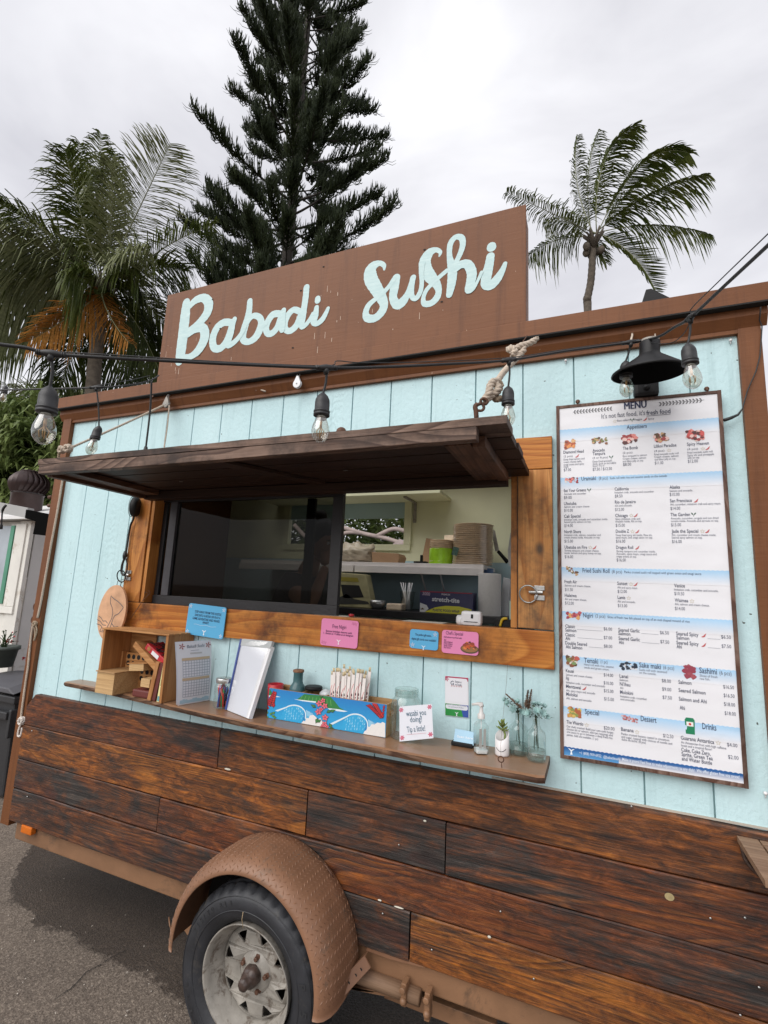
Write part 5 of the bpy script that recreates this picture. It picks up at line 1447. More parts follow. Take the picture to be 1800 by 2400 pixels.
t, Mr, h = thing_box('yellow_book', 'thin yellow spined book standing beside the crate end', 'book', (-1.926, -.165, SZ + .001), (-1.908, -.03, SZ + .192), 'crate', Matrix.Rotation(radians(5), 4, 'Y'))
g = MB(); g.box((-h.x, -h.y - .001, -h.z), (h.x, -h.y + .0, h.z), Mr, (.72, .66, .32)); g.box((-h.x*.8, -h.y - .0016, -h.z * .96), (h.x*.8, -h.y - .0011, -h.z * .72), Mr, (.12, .30, .32)); g.box((-h.x*.8, -h.y - .0016, h.z * .72), (h.x*.8, -h.y - .0011, h.z * .95), Mr, (.12, .30, .25)); g.box((-h.x*.4, -h.y - .0016, -h.z * .2), (h.x*.4, -h.y - .0011, h.z * .1), Mr, (.2, .2, .08)); g.build('spine', M['print'], t, colors=True)

# printed calendar / puzzle sheet propped against the crate end
def sheet(name, label, cat, bl, br, tr, tl, bow, m, fn=None, nx=8, nz=14, stack=1):
    """limp sheet through four surveyed corners, bowed"""
    root = thing(name, label, cat, (bl + br) / 2)
    nrm = (br - bl).cross(tl - bl).normalized()
    if nrm.y > 0: nrm = -nrm
    def F(u, v, l=0):
        p = bl * (1-u) * (1-v) + br * u * (1-v) + tr * u * v + tl * (1-u) * v
        return p + nrm * (bow * sin(pi * v) * (.6 + .4 * sin(pi * u)) + l)
    mb = MB(); vs = [F(i / nx, j / nz) for j in range(nz + 1) for i in range(nx + 1)]
    mb.faces(vs, [(j*(nx+1)+i, j*(nx+1)+i+1, (j+1)*(nx+1)+i+1, (j+1)*(nx+1)+i) for j in range(nz) for i in range(nx)], (.72, .74, .80), True)
    mb.build('paper', M['paper'], root, colors=True)
    if stack > 1:
        mb = MB(); vs = [F(i / nx, j / nz, -.004) + Vector((-.010, .004, .001)) for j in range(nz + 1) for i in range(nx + 1)]
        mb.faces(vs, [(j*(nx+1)+i, j*(nx+1)+i+1, (j+1)*(nx+1)+i+1, (j+1)*(nx+1)+i) for j in range(nz) for i in range(nx)], (.70, .72, .78), True)
        mb.build('paper', M['paper'], root, colors=True)
    g = MB()
    if fn: fn(g, F); g.build('sheet_print', M['print'], root, colors=True)
    return root, F
cbl = PZ(413, 1654, SZ + .002); cbr = PZ(492, 1637, SZ + .002)
cbr = Vector((-1.755, -.045, SZ + .002)); cbl = Vector((-1.812, -.170, SZ + .002))
cbl = PZ(416, 1654, SZ + .002); cbr = PZ(491, 1641, SZ + .002)
def on_line(u, v, a, b):   # point of the sight line closest to the vertical line above a..: same plan position family
    return None
# plan line of the sheet: through cbl, cbr ; top corners on the vertical plane leaning back a little
pn = (cbr - cbl).cross(Vector((0, 0, 1))).normalized()
def PP(u, v, off=0.0):
    r = ray(u, v); q = cbl + pn * off
    return CAM + r * ((q - CAM).dot(pn) / r.dot(pn))
ctl, ctr = PP(413, 1506), PP(495, 1501)
def calf(g, F):
    L_ = .0012
    def q(u0, v0, u1, v1, col, l=L_, n=1):
        for k in range(n):
            a = v0 + (v1 - v0) * k / n; b = v0 + (v1 - v0) * (k + 1) / n
            m = max(1, int((u1 - u0) * 12))
            for j in range(m):
                p, r = u0 + (u1 - u0) * j / m, u0 + (u1 - u0) * (j + 1) / m; g.poly([F(p, a, l), F(r, a, l), F(r, b, l), F(p, b, l)], col)
    line = (.30, .33, .42)
    for (va, vb, n) in ((.44, .70, 6), (.12, .38, 6)):
        q(.12, vb, .94, vb + .045, (.55, .42, .28), L_, 1)
        for k in range(n + 1):
            v = va + (vb - va) * k / n; q(.14, v - .0035, .94, v + .0035, line)
        for k in range(11):
            u = .14 + .8 * k / 10; q(u - .006, va, u + .006, vb, line, L_ + .0002, 6)
    for k in range(12):
        v = .045 + .012 * sin(k * 1.4)
        q(.06 + k * .075, .02, .06 + (k + 1) * .075, v + .03, (.38, .56, .68))
    for (u, v) in ((.14, .93), (.90, .93)):
        for k in range(5):
            a = k * 1.256; 
            g.poly([F(u, v, L_), F(u + .06 * cos(a - .3), v + .035 * sin(a - .3), L_), F(u + .09 * cos(a), v + .055 * sin(a), L_), F(u + .06 * cos(a + .3), v + .035 * sin(a + .3), L_)], (.35, .10, .10))
    text_to(g, 'Babadi Sushi', F(.28, .90, L_), F(.78, .905, L_), .022, (F(.5,.9,.01) - F(.5,.9,0)), (.08, .12, .18))
    q(.38, .855, .62, .862, line); q(.36, .80, .70, .825, (.5, .5, .52))
sheet('activity_sheet', 'printed sheet with two grids propped against the right end of the crate', 'paper sheet', cbl, cbr, ctr, ctl, .012, None, calf, stack=2)
# crayon jar
jc = PZ(510, 1661, SZ); jc.y += .026
jr = thing('crayon_jar', 'glass jar full of coloured crayons with a metal lid', 'jar', jc)
rj = .040
mb = MB(); mb.lathe([(0, .003), (rj * .9, .003), (rj, .012), (rj, .092), (rj * .96, .102), (rj * .80, .112), (rj * .80, .122)], jc, (0, 0, 1), 28)
mb.build('jar_glass', M['glass'], jr)
mb = MB(); mb.lathe([(rj * .86, .113), (rj * .88, .116), (rj * .88, .131), (rj * .84, .135), (0, .1355)], jc, (0, 0, 1), 28, mod=lambda r, h, k: r * (1 + (.01 if k % 2 else 0))); mb.build('lid', M['chrome'], jr)
crs = ['#c0392b', '#e8524a', '#2d4fa0', '#3b7dc4', '#d98b2b', '#e07a6a', '#2f8f5b', '#7a3b8c', '#b5443c', '#223a66', '#d0d0d0', '#e25b63', '#c96a4a', '#1f2b4a']
CN = 'red coral blue sky orange pink green purple brick navy grey rose tan indigo'.split()
for k in range(38):
    a = random.random() * 6.28; r = rj * .72 * sqrt(random.random()); b_ = jc + Vector((r * cos(a), r * sin(a), .006)); a2 = random.random() * 6.28; r2 = rj * .6 * sqrt(random.random())
    tp = jc + Vector((r2 * cos(a2), r2 * sin(a2), random.uniform(.085, .108)))
    mb = MB(); mb.tube([b_, b_ + (tp - b_) * .85, tp], [.0046, .0046, .0012], 6)
    nm = 'crayon paint %d' % (k % len(crs))
    if nm not in M: M[nm] = plain(nm, S(crs[k % len(crs)]), .5, .1)
    o = mb.build('crayon', M[nm]); tag(o, CN[k % 14] + ' coloured crayon packed among the others in the glass jar', 'crayon', 'crayons packed in the jar')

# leaning clear sleeve with white papers and a blue spine
b0 = PZ(532, 1662, SZ + .003); b1 = PZ(575, 1682, SZ + .003)
pn = (b1 - b0).cross(Vector((0, 0, 1))).normalized(); cbl_keep = cbl; cbl = b0
# the sleeve leans back on the wall: find its top edge a little nearer the wall
t0 = P(569, 1497, -.020); t1 = P(632, 1503, -.032)
b0 = PZ(532, 1664, SZ + .003); b1 = PZ(577, 1682, SZ + .003)
sl, F = sheet('paper_sleeve', 'clear plastic sleeve of white papers with a blue spine leaning on the wall', 'document sleeve', b0, b1, t1, t0, .001, None, None, stack=3)
mb = MB()
mb.faces([F(-.01 + 1.07 * i / 6, j / 10, .004) for j in range(11) for i in range(7)], [(j*7+i, j*7+i+1, j*7+i+8, j*7+i+7) for j in range(10) for i in range(6)], None, True); mb.build('plastic_cover', mat_glass('clear plastic', (1, 1, 1), .10, .15, .93), sl)
mb = MB()
mb.box((0, 0, 0), (0, 0, 0)) if 0 else None
def pane(mb, F, u0, v0, u1, v1, l0, l1):
    q = [F(u0, v0, l0), F(u1, v0, l0), F(u1, v1, l0), F(u0, v1, l0)]; r = [F(u0, v0, l1), F(u1, v0, l1), F(u1, v1, l1), F(u0, v1, l1)]
    mb.faces(q + r, [(0,3,2,1),(4,5,6,7),(0,1,5,4),(1,2,6,5),(2,3,7,6),(3,0,4,7)], None, False)
pane(mb, F, -.06, .0, .0, 1.0, -.006, .006); mb.build('spine_bar', plain('blue spine', (.03, .06, .25), .4), sl)
mb = MB(); pane(mb, F, .98, .0, 1.13, .93, -.018, .001); mb.build('paper_stack', M['white'], sl)
mb = MB(); pane(mb, F, .0, .90, 1.12, 1.0, -.010, .0045); mb.build('sleeve_top', plain('grey plastic band', (.40, .42, .42), .4), sl)

# painted caddy
kL = PZ(624, 1683, SZ); kR = PZ(905, 1729, SZ)
kx0, kx1, ky0, ky1 = -1.328, -.760, -.128, -.006
ky0 = (kL.y + kR.y) / 2; kx0 = kL.x; kx1 = kR.x; KH = .150
kh_l = P(629, 1613, ky0).z - SZ; kh_r = P(905, 1650, ky0).z - SZ; KH = (kh_l + kh_r) / 2
cad = thing('painted_caddy', 'wooden condiment caddy painted with blue waves and red flowers', 'caddy', ((kx0 + kx1) / 2, (ky0 + ky1) / 2, SZ))
def kb(name, a, b, m='ply'): mb = MB(); mb.box(a, b); return mb.build(name, M[m], cad, bevel=.001)
kb('front_panel', (kx0, ky0, SZ + .001), (kx1, ky0 + .008, SZ + KH))
kb('back_panel', (kx0, ky1 - .008, SZ + .001), (kx1, ky1, SZ + KH))
kb('base_panel', (kx0 + .008, ky0 + .008, SZ + .001), (kx1 - .008, ky1 - .008, SZ + .009))
kb('end_panel', (kx0, ky0 + .008, SZ + .001), (kx0 + .008, ky1 - .008, SZ + KH - .002))
# right end with a hand hole
cu = bpy.data.curves.new('h', 'CURVE'); cu.dimensions = '2D'; cu.fill_mode = 'BOTH'
def spl2(pts):
    s_ = cu.splines.new('POLY'); s_.points.add(len(pts) - 1); s_.use_cyclic_u = True
    for q, p in zip(s_.points, pts): q.co = (p[0], p[1], 0, 1)
ew = ky1 - ky0 - .016
spl2([(0, 0), (ew, 0), (ew, KH - .003), (0, KH - .003)])
hc = (ew / 2, KH * .66); spl2([(hc[0] + (.016 if abs(cos(a)) > .01 else 0) * (1 if cos(a) > 0 else -1) + .012 * cos(a), hc[1] + .012 * sin(a)) for a in [2*pi*k/20 + .01 for k in range(20)]])
cu.extrude = .004
o = bpy.data.objects.new('h', cu); C.objects.link(o)
rm = bpy.data.meshes.new_from_object(o.evaluated_get(bpy.context.evaluated_depsgraph_get())); bpy.data.objects.remove(o)
mb = MB(); mb.faces([(kx1 - .004 + v.co.z, ky0 + .008 + v.co.x, SZ + .001 + v.co.y) for v in rm.vertices], [tuple(p.vertices) for p in rm.polygons], None, False); mb.build('end_panel', M['ply'], cad)
dvs = []
for (u, v) in ((705, 1623), (760, 1633), (846, 1640)):
    x = P(u, v, ky0 + .01).x; dvs.append(x); kb('divider', (x - .003, ky0 + .008, SZ + .009), (x + .003, ky1 - .008, SZ + KH - .004))
g = MB()
def K(zx, zy, l=0):          # artwork measured on the front face
    p = P(610 + zx * .2049, 1580 + zy * .2049, ky0); x = min(max(p.x, kx0 + .001), kx1 - .001); z = min(max(p.z, SZ + .002), SZ + KH - .001)
    return Vector((x, ky0 - .0006 - l, z))
lay = [0]
def art(pts, col, smooth=True):
    lay[0] += 1
    g.poly([K(a, b, lay[0] * .000008) for a, b in pts], col)
g.poly([(kx0 + .0005, ky0 - .0006, SZ + .0015), (kx1 - .0005, ky0 - .0006, SZ + .0015), (kx1 - .0005, ky0 - .0006, SZ + KH - .0005), (kx0 + .0005, ky0 - .0006, SZ + KH - .0005)], ((.025, .36, .66), (.03, .37, .66), (.02, .20, .52), (.02, .20, .52)))
# horizon foam lines and hills
art([(75,165),(110,165),(125,190),(145,235),(70,240)], (.03, .18, .05)); art([(68,240),(150,238),(235,262),(150,262),(68,252)], (.70, .78, .82))
art([(420,288),(505,228),(700,245),(810,262),(860,320),(905,380),(965,412),(790,395),(640,325)], (.03, .20, .05))
for k in range(9): art([(480+k*40,245+k*6),(486+k*40,245+k*6),(462+k*44,290+k*9),(456+k*44,290+k*9)], (.14, .38, .10))
art([(385,285),(640,312),(635,328),(480,308)], (.72, .80, .85)); art([(770,388),(900,402),(1000,425),(960,432),(800,412)], (.72, .80, .85))
# two waves
def wave(cx, cy, rx, ry, tip):
    dk, md, lt = (.015, .22, .50), (.03, .36, .66), (.30, .60, .78)
    o_ = [(cx + rx * cos(a), cy - ry * sin(a)) for a in [pi * k / 16 for k in range(-4, 17)]]
    art(o_ + [(cx - rx * 1.25, cy + ry * .45)], md)
    for k in range(9):                     # ribs of the barrel
        x = cx - rx * .80 + k * rx * .19; hh = ry * (.25 + .62 * sqrt(max(0, 1 - ((x - cx) / rx) ** 2)))
        for q in range(5):
            yy = cy + ry * .5 - q * (hh + ry * .5) / 5; dx = 8 * sin(q * .9 + k); lc_ = (lt, (.10, .44, .72), (.16, .50, .76), md, (.22, .55, .77))[(q + k) % 5]
            art([(x + dx, yy), (x + dx + 5, yy - hh * .22), (x + dx + 14, yy - hh * .30), (x + dx + 13, yy - 2)], lc_)
    # shaded throat on the right
    art([(cx + rx * .86, cy - ry * .35), (cx + rx, cy + ry * .1), (cx + rx * .9, cy + ry * .6), (cx + rx * .65, cy + ry * .95), (cx + rx * .80, cy + ry * .3)], dk)
    # white lip
    up = [tip] + [(cx + rx * 1.05 * cos(a), cy - ry * 1.12 * sin(a)) for a in [pi * .72 - pi * .72 * k / 12 for k in range(13)]] + [(cx + rx * 1.03, cy + ry * .5)]
    lo = [(cx + rx * .96 * cos(a), cy - ry * .98 * sin(a)) for a in [pi * .72 - pi * .72 * k / 12 for k in range(13)]] + [(cx + rx * .94, cy + ry * .4)]
    for k in range(len(lo) - 1): art([up[k + 1], up[k + 2], lo[k + 1], lo[k]], (.66, .77, .82))
    art([tip, up[1], lo[0], (tip[0] + 30, tip[1] + 12)], (.66, .77, .82))
    art([(cx + rx * 1.04, cy - ry * .5), (cx + rx * 1.35, cy - ry * .3), (cx + rx * 1.7, cy + ry * .3), (cx + rx * 1.2, cy + ry * .6), (cx + rx * 1.05, cy + ry * .5)], (.10, .42, .68))
    for k in range(6): art([(cx + rx*(1.05+k*.1), cy - ry*(.55-k*.07)), (cx + rx*(1.10+k*.1), cy - ry*(.5-k*.07)), (cx + rx*(1.18+k*.1), cy + ry*(.12+k*.05)), (cx + rx*(1.15+k*.1), cy + ry*(.12+k*.05))], (.5, .7, .8))
wave(385, 465, 135, 105, (170, 415)); wave(1085, 580, 145, 118, (800, 565))
def foam(pts): art(pts, (.74, .72, .70))
foam([(470,568),(500,530),(515,540),(530,500),(555,505),(570,472),(610,465),(640,490),(660,520),(690,500),(720,560),(700,606),(580,590)])
foam([(1180,692),(1195,650),(1215,640),(1230,600),(1255,600),(1275,570),(1310,575),(1340,552),(1380,560),(1400,545),(1430,560),(1432,722),(1300,708)])
for k in range(14): art([(1200+k*16,690-(k%5)*20),(1212+k*16,684-(k%5)*20),(1224+k*16,690-(k%5)*20),(1212+k*16,687-(k%5)*20)], (.55,.58,.60))
# red heliconia at both ends, green leaves, pink flowers
def lance(x, y, a, L_, w, col):
    c, s_ = cos(a), sin(a); f = lambda p, q: (x + p * c - q * s_, y + p * s_ + q * c)
    art([f(0, 0), f(L_*.4, -w), f(L_, 0), f(L_*.4, w)], (.05, .01, .01)); art([f(L_*.08, 0), f(L_*.42, -w*.78), f(L_*.92, 0), f(L_*.42, w*.78)], col)
for k in range(7):
    lance(120 + k * 8, 370 - k * 22, radians(-125 + k * 3), 80 - k * 4, 21, (.42, .02, .03)); lance(120 + k * 8, 370 - k * 22, radians(-40 - k * 5), 70 - k * 4, 20, (.50, .03, .03))
lance(105, 395, radians(-150), 70, 22, (.5, .03, .03)); lance(150, 385, radians(-80), 70, 20, (.42, .02, .03))
for k in range(8):
    lance(1290 + k * 17, 370 + k * 19, radians(-170 + k * 3), 84, 24, (.42, .02, .03)); lance(1290 + k * 17, 370 + k * 19, radians(-70 - k * 6), 84, 22, (.50, .03, .03))
for k in range(4): lance(1400 + k * 4, 500 - k * 34, radians(-80), 52, 15, (.45, .02, .03))
for (x, y, a) in ((115,470,-60),(130,480,-10),(90,455,-120),(140,455,-40),(60,445,-90),(150,490,10),(100,490,180)): lance(x, y, radians(a), 42, 15, (.10, .30, .05))
for (x, y, a) in ((700,520,150),(660,500,110),(790,560,60),(800,600,50),(760,440,-30),(640,380,-150),(800,430,-20),(700,270,-90),(790,620,20)): lance(x, y, radians(a), 70, 20, (.05, .20, .06))
def hib(x, y, r):
    for k in range(5):
        a = k * 1.2566 + x; lance(x, y, a, r, r * .42, (.72, .16, .20))
    art([(x - 6, y - 6), (x + 6, y - 6), (x + 6, y + 6), (x - 6, y + 6)], (.35, .02, .05))
for x, y, r in ((678,335,44),(742,362,42),(668,430,44),(722,300,34),(745,495,44),(738,570,42),(712,600,30),(765,600,30),(700,400,30)): hib(x, y, r)
g.build('painted_scene', M['print'], cad, colors=True)

# in the caddy: sauce bottle, red packet, black dish, chopsticks
bc = Vector((P(697, 1615, -.07).x, -.07, SZ + .010))
t = thing('sauce_bottle', 'dark teal glazed bottle with a cork band standing in the caddy', 'bottle', bc)
mb = MB(); mb.lathe([(0, 0), (.034, 0), (.036, .02), (.036, .115), (.033, .130), (.024, .142), (.0215, .150), (.0215, .186), (.024, .190), (.023, .194)], bc, (0, 0, 1), 28); mb.build('bottle_body', M['teabottle'], t)
mb = MB(); mb.lathe([(.0235, .190), (.025, .192), (.025, .200), (.018, .202), (0, .198)], bc, (0, 0, 1), 24); mb.build('cork_rim', M['cork'], t)
c = P(652, 1607, -.05)
t = thing('red_dish', 'red plastic cup standing in the left pocket of the caddy', 'cup', (c.x, -.05, SZ + .01))
mb = MB(); mb.lathe([(0, .0), (.030, .0), (.036, .125), (.032, .126), (.030, .05), (0, .04)], (c.x - .005, -.062, SZ + .010), (0, 0, 1), 20); mb.build('cup_wall', M['red'], t)
c = P(735, 1622, -.06)
t = thing('black_dish', 'round black dish lying in the middle pocket of the caddy', 'dish', (c.x, -.06, SZ + .1))
mb = MB(); mb.lathe([(0, 0), (.036, 0), (.040, .012), (.036, .016), (0, .014)], (c.x, -.062, SZ + .132), (0, 0, 1), 24); mb.build('dish_body', M['black'], t)
c = P(766, 1623, -.05)
mb = MB(); mb.sphere((c.x, -.055, SZ + .118), .032, 10, 8, (1, .8, .7)); tag(mb.build('crumpled_packet', plain('clear crumpled plastic', (.55, .58, .6), .3, .2, 60, .8)), 'crumpled pale packet beside the black dish in the caddy', 'packet')
# chopsticks in printed paper sleeves
xa, xb = P(780, 1635, -.07).x, P(856, 1640, -.07).x
M['stick'] = plain('bare bamboo', (.70, .58, .36), .6, .1, 30)
paper_m = mat_print('chopstick paper', .6)
for k in range(20):
    row = k % 2; i = k // 2
    x = xa + (xb - xa) * (i + .5 * row + .2) / 10.2; y = -.085 + row * .03 + random.uniform(-.006, .006)
    top = SZ + .235 + random.uniform(-.012, .012) + row * .006; lean = random.uniform(-.006, .006) + (i - 5) * .0028
    b_ = Vector((x, y, SZ + .012)); tp = Vector((x + lean, y + .008, top)); d = (tp - b_).normalized(); s_ = Vector((1, 0, 0)) * .0072
    t = thing('chopsticks', 'one of the paper sleeved chopstick pairs fanned upright in the caddy', 'chopsticks', b_, 'chopstick pairs in the caddy')
    g = MB(); ps = top - .016
    q = b_ + (tp - b_) * .93
    g.prism([b_ - s_, b_ + s_, q + s_ + Vector((0, 0, random.uniform(-.004, .004))), q - s_], (0, .004, 0), (.78, .73, .70))
    f = lambda u, v, l=.0007: b_ + (q - b_) * v + s_ * u + Vector((0, -l, 0))
    v0 = .60 + random.uniform(0, .12)
    for (u0, v0_, u1, v1_) in ((-.5, .40, -.5, v0), (-.5, v0, .7, v0 + .12)):
        g.poly([f(u0 - .12, v0_), f(u0 + .12, v0_), f(u1 + .12, v1_), f(u1 - .12, v1_)], (.60, .07, .08))
    g.poly([f(-.4, .58), f(.2, .57), f(.3, .60), f(.0, .63), f(-.3, .62)], (.05, .04, .04))
    g.poly([f(-.1, .52), f(.3, .52), f(.3, .55), f(-.1, .55)], (.05, .04, .04))
    g.build('paper_sleeve', paper_m, t, colors=True)
    mb = MB(); mb.tube([q - s_ * .35, tp - s_ * .35], .0026, 5); mb.tube([q + s_ * .35, tp + s_ * .35], .0026, 5); mb.build('stick_ends', M['stick'], t)

# tip jar with its notice
tc_ = PZ(965, 1737, SZ); tr_ = .068
tcx = P(953, 1660, -.07).x
tj = thing('tip_jar', 'wide mouthed glass tip jar standing behind the white paper sign', 'jar', (tcx, -.075, SZ))
mb = MB(); rj = .062
mb.lathe([(0, .003), (rj * .93, .003), (rj, .012), (rj, .128), (rj * .93, .146), (rj * .78, .156), (rj * .76, .160), (rj * .76, .182), (rj * .79, .186), (rj * .76, .190), (rj * .74, .186), (rj*.73, .158)], (tcx, -.075, SZ), (0, 0, 1), 32)
mb.build('jar_glass', M['glass'], tj)
mb = MB(); mb.lathe([(rj * .785, .162), (rj * .80, .166), (rj * .785, .170)], (tcx, -.075, SZ), (0, 0, 1), 32); mb.lathe([(rj * .785, .175), (rj * .80, .178), (rj * .785, .181)], (tcx, -.075, SZ), (0, 0, 1), 32); mb.build('screw_thread', M['glass'], tj)
q0, q1, q2, q3 = (936.5, 1738), (1016, 1730), (1012, 1650), (936, 1656)
bl = PZ(*q0, SZ + .004); br = PZ(*q1, SZ + .004)
yy = -.143
bl, br, tr2, tl2 = P(*q0, yy), P(*q1, yy), P(*q2, yy + .004), P(*q3, yy + .004)
def tipf(g, F):
    n = (F(.5, .5, .01) - F(.5, .5, 0)); l = .0012
    for s_, u0, u1, v, sz_ in (('wasabi you', .22, .82, .70, .030), ('doing?', .34, .70, .52, .030), ('Tip a little!', .24, .78, .24, .030)):
        text_to(g, s_, F(u0, v, l), F(u1, v - .005, l), sz_, n, (.05, .13, .20), 0)
    g.poly([F(.22, .175, l), F(.80, .165, l), F(.80, .172, l), F(.22, .182, l)], (.6, .2, .25))
    for (u, v) in ((.06, .90), (.93, .92), (.08, .10), (.92, .12)):
        for k in range(6):
            a = k * 1.05; g.poly([F(u, v, l), F(u + .05*cos(a-.4), v + .05*sin(a-.4), l), F(u + .08*cos(a), v + .08*sin(a), l), F(u + .05*cos(a+.4), v + .05*sin(a+.4), l)], (.62, .12, .20))
root, F = sheet('tip_sign', 'white paper sign with red corner flowers reading wasabi you doing', 'sign', bl, br, tr2, tl2, .001, None, tipf)

# phone stand / reader with blue light card behind the soap
a = P(1062, 1745, -.055); b = P(1110, 1750, -.055)
t = thing('small_blue_card', 'small light blue card on a black stand left of the soap bottle', 'card stand', ((a.x + b.x) / 2, -.055, SZ))
mb = MB(); mb.box((a.x - .004, -.075, SZ + .001), (b.x, -.030, SZ + .016)); mb.build('stand', M['black'], t, bevel=.004)
q = [P(1062, 1742, -.07), P(1110, 1748, -.07), P(1110, 1716, -.045), P(1067, 1708, -.045)]
g = MB(); g.prism([q[0], q[1], q[2], q[3]], (0, .003, 0), (.36, .58, .74)); text_to(g, 'Scan here', q[0]*.55 + q[3]*.45 + Vector((.012, -.0018, 0)), q[1]*.55 + q[2]*.45 + Vector((-.002, -.0018, 0)), .012, (0, -1, .4), (.75, .82, .88), .02); g.build('card', M['print'], t, colors=True)
# soap dispenser
sc_ = P(1127, 1755, -.105); sx, sy = sc_.x, -.105
t = thing('soap_dispenser', 'square clear hand soap dispenser with a pump on the shelf', 'soap dispenser', (sx, sy, SZ))
Rz = Matrix.Translation((sx, sy, SZ)) @ Matrix.Rotation(radians(28), 4, 'Z')
mb = MB(); hw_ = .0235
def octo(h, w): return [Rz @ Vector(p) for p in ((-w, -w*.8, h), (-w*.8, -w, h), (w*.8, -w, h), (w, -w*.8, h), (w, w*.8, h), (w*.8, w, h), (-w*.8, w, h), (-w, w*.8, h))]
rings = [octo(.001, hw_*.9), octo(.006, hw_), octo(.098, hw_), octo(.108, hw_*.7), octo(.114, hw_*.5), octo(.122, hw_*.5)]
mb.faces([p for r in rings for p in r], [(i*8+k, i*8+(k+1)%8, (i+1)*8+(k+1)%8, (i+1)*8+k) for i in range(5) for k in range(8)] + [tuple(range(7, -1, -1))], None, False); mb.build('bottle', M['glass'], t)
mb = MB(); rr_ = [octo(.004, hw_*.86), octo(.010, hw_*.9), octo(.016, hw_*.9)]
mb.faces([p for r in rr_ for p in r], [(i*8+k, i*8+(k+1)%8, (i+1)*8+(k+1)%8, (i+1)*8+k) for i in range(2) for k in range(8)] + [tuple(range(7, -1, -1)), tuple(range(16, 24))], None, False); mb.build('label', M['white'], t)
mb = MB(); mb.box((-hw_*.55, -hw_ + .003, .022), (-hw_*.1, -hw_+.004, .09), Rz); mb.box((hw_*.15, -hw_ + .003, .022), (hw_*.55, -hw_+.004, .09), Rz); mb.build('back_label', plain('faded label', (.45, .43, .42), .5), t)
mb = MB(); mb.lathe([(.014, .122), (.014, .137), (.0085, .142), (.006, .160), (.006, .166)], (sx, sy, SZ), (0, 0, 1), 16)
mb.tube([(sx, sy, SZ + .166), (sx, sy, SZ + .172), (sx - .012, sy - .006, SZ + .174), (sx - .034, sy - .012, SZ + .170)], [.010, .010, .006, .004], 8); mb.build('pump', plain('clear white pump', (.62, .60, .58), .3), t)
mb = MB(); mb.tube([(sx, sy, SZ + .12), (sx + .002, sy, SZ + .02)], .002, 6); mb.build('dip_tube', M['white'], t)
# white slanted pot with a succulent
pc = P(1177, 1757, -.085); px_ = pc.x; py_ = -.088
t = thing('smiling_pot', 'white slanted rim pot with a smile drawn on it', 'pot', (px_, py_, SZ))
mb = MB(); n = 32; vs = []
rp = .0255
for k in range(n):
    a = 2*pi*k/n; x, y = cos(a), sin(a); hz = .072 + y * .016 + x * .006
    vs += [(px_ + x*rp*.93, py_ + y*rp*.93, SZ + .001), (px_ + x*rp, py_ + y*rp, SZ + .006), (px_ + x*rp, py_ + y*rp, SZ + hz), (px_ + x*rp*.86, py_ + y*rp*.86, SZ + hz + .001), (px_ + x*rp*.84, py_ + y*rp*.84, SZ + .045)]
mb.faces(vs, [(k*5+j, ((k+1)%n)*5+j, ((k+1)%n)*5+j+1, k*5+j+1) for k in range(n) for j in range(4)] + [tuple(k*5 for k in range(n-1, -1, -1)), tuple(k*5+4 for k in range(n))], None, True); mb.build('pot_wall', M['tee'], t)
mb = MB(); sm = [(px_ + rp*1.01*sin(a), py_ - rp*1.01*cos(a), SZ + .030 - .011*cos((a)*2.0)) for a in [-.75 + 1.5*k/14 for k in range(15)]]
mb.tube(sm, .0011, 5); mb.build('smile', M['black'], t)
mb = MB()
for k in range(7): mb.sphere((px_ + random.uniform(-.012, .012), py_ + random.uniform(-.012, .012), SZ + .047), .006, 7, 5)
mb.build('pebble', plain('brown pebble', (.14, .08, .06), .7), t)
t2 = thing('succulent', 'small green star shaped succulent growing from the white pot', 'plant', (px_ + .006, py_, SZ + .05))
st = Vector((px_ + .008, py_ + .002, SZ + .045)); cn = Vector((px_ + .002, py_ - .004, SZ + .103))
mb = MB(); mb.tube([st, (st + cn) / 2 + Vector((.006, 0, 0)), cn], [.004, .0035, .003], 8); mb.build('stem', M['succ'], t2)
for k in range(17):
    a = k * 2.4; L_ = .026 * (1 if k < 11 else .7); ph = .25 if k < 6 else (.75 if k < 11 else 1.15)
    hc_ = cn + Vector((0, 0, -.018 + k * .0016))
    d = Vector((cos(a) * cos(ph), sin(a) * cos(ph), sin(ph) * .8)); s_ = Vector((-sin(a), cos(a), 0)); n_ = d.cross(s_)
    mb = MB(); vs = []
    for j, (q, w) in enumerate(((0, .25), (.3, .75), (.6, 1), (.85, .7), (1, .05))):
        p = hc_ + d * L_ * q + Vector((0, 0, .006 * q * q)); w *= .0062
        vs += [p - s_ * w, p + n_ * w * .35, p + s_ * w, p - n_ * w * .45]
    mb.faces(vs, [(j*4+i, j*4+(i+1)%4, (j+1)*4+(i+1)%4, (j+1)*4+i) for j in range(4) for i in range(4)], None, True); mb.build('leaf', M['succ'], t2)
# two bottle vases of blue flowers
def vase(u, v, y, H_, R_, label, neck, seed):
    c = P(u, v, y); c.z = SZ
    t = thing('bottle_vase', label, 'vase', c)
    mb = MB(); mb.lathe([(0, .004), (R_*.92, .004), (R_, .010), (R_, H_*.60), (R_*.92, H_*.66), (R_*.55, H_*.74), (neck, H_*.82), (neck, H_*.97), (neck*1.2, H_), (neck*1.05, H_), (neck*.8, H_*.97)], c, (0, 0, 1), 28, mod=lambda r, h, k: r * (1 + (.018 if (k % 4 == 0 and .02 < h < H_*.6) else 0)))
    mb.build('vase_glass', M['glass'], t)
    mb = MB(); mb.lathe([(0, .006), (R_*.9, .006), (R_*.95, .012), (R_*.95, H_*.26), (0, H_*.26)], c, (0, 0, 1), 28); mb.build('water', mat_glass('water in vase %d' % seed, (.88, .94, .92), .05, .02, .9), t)
    return c
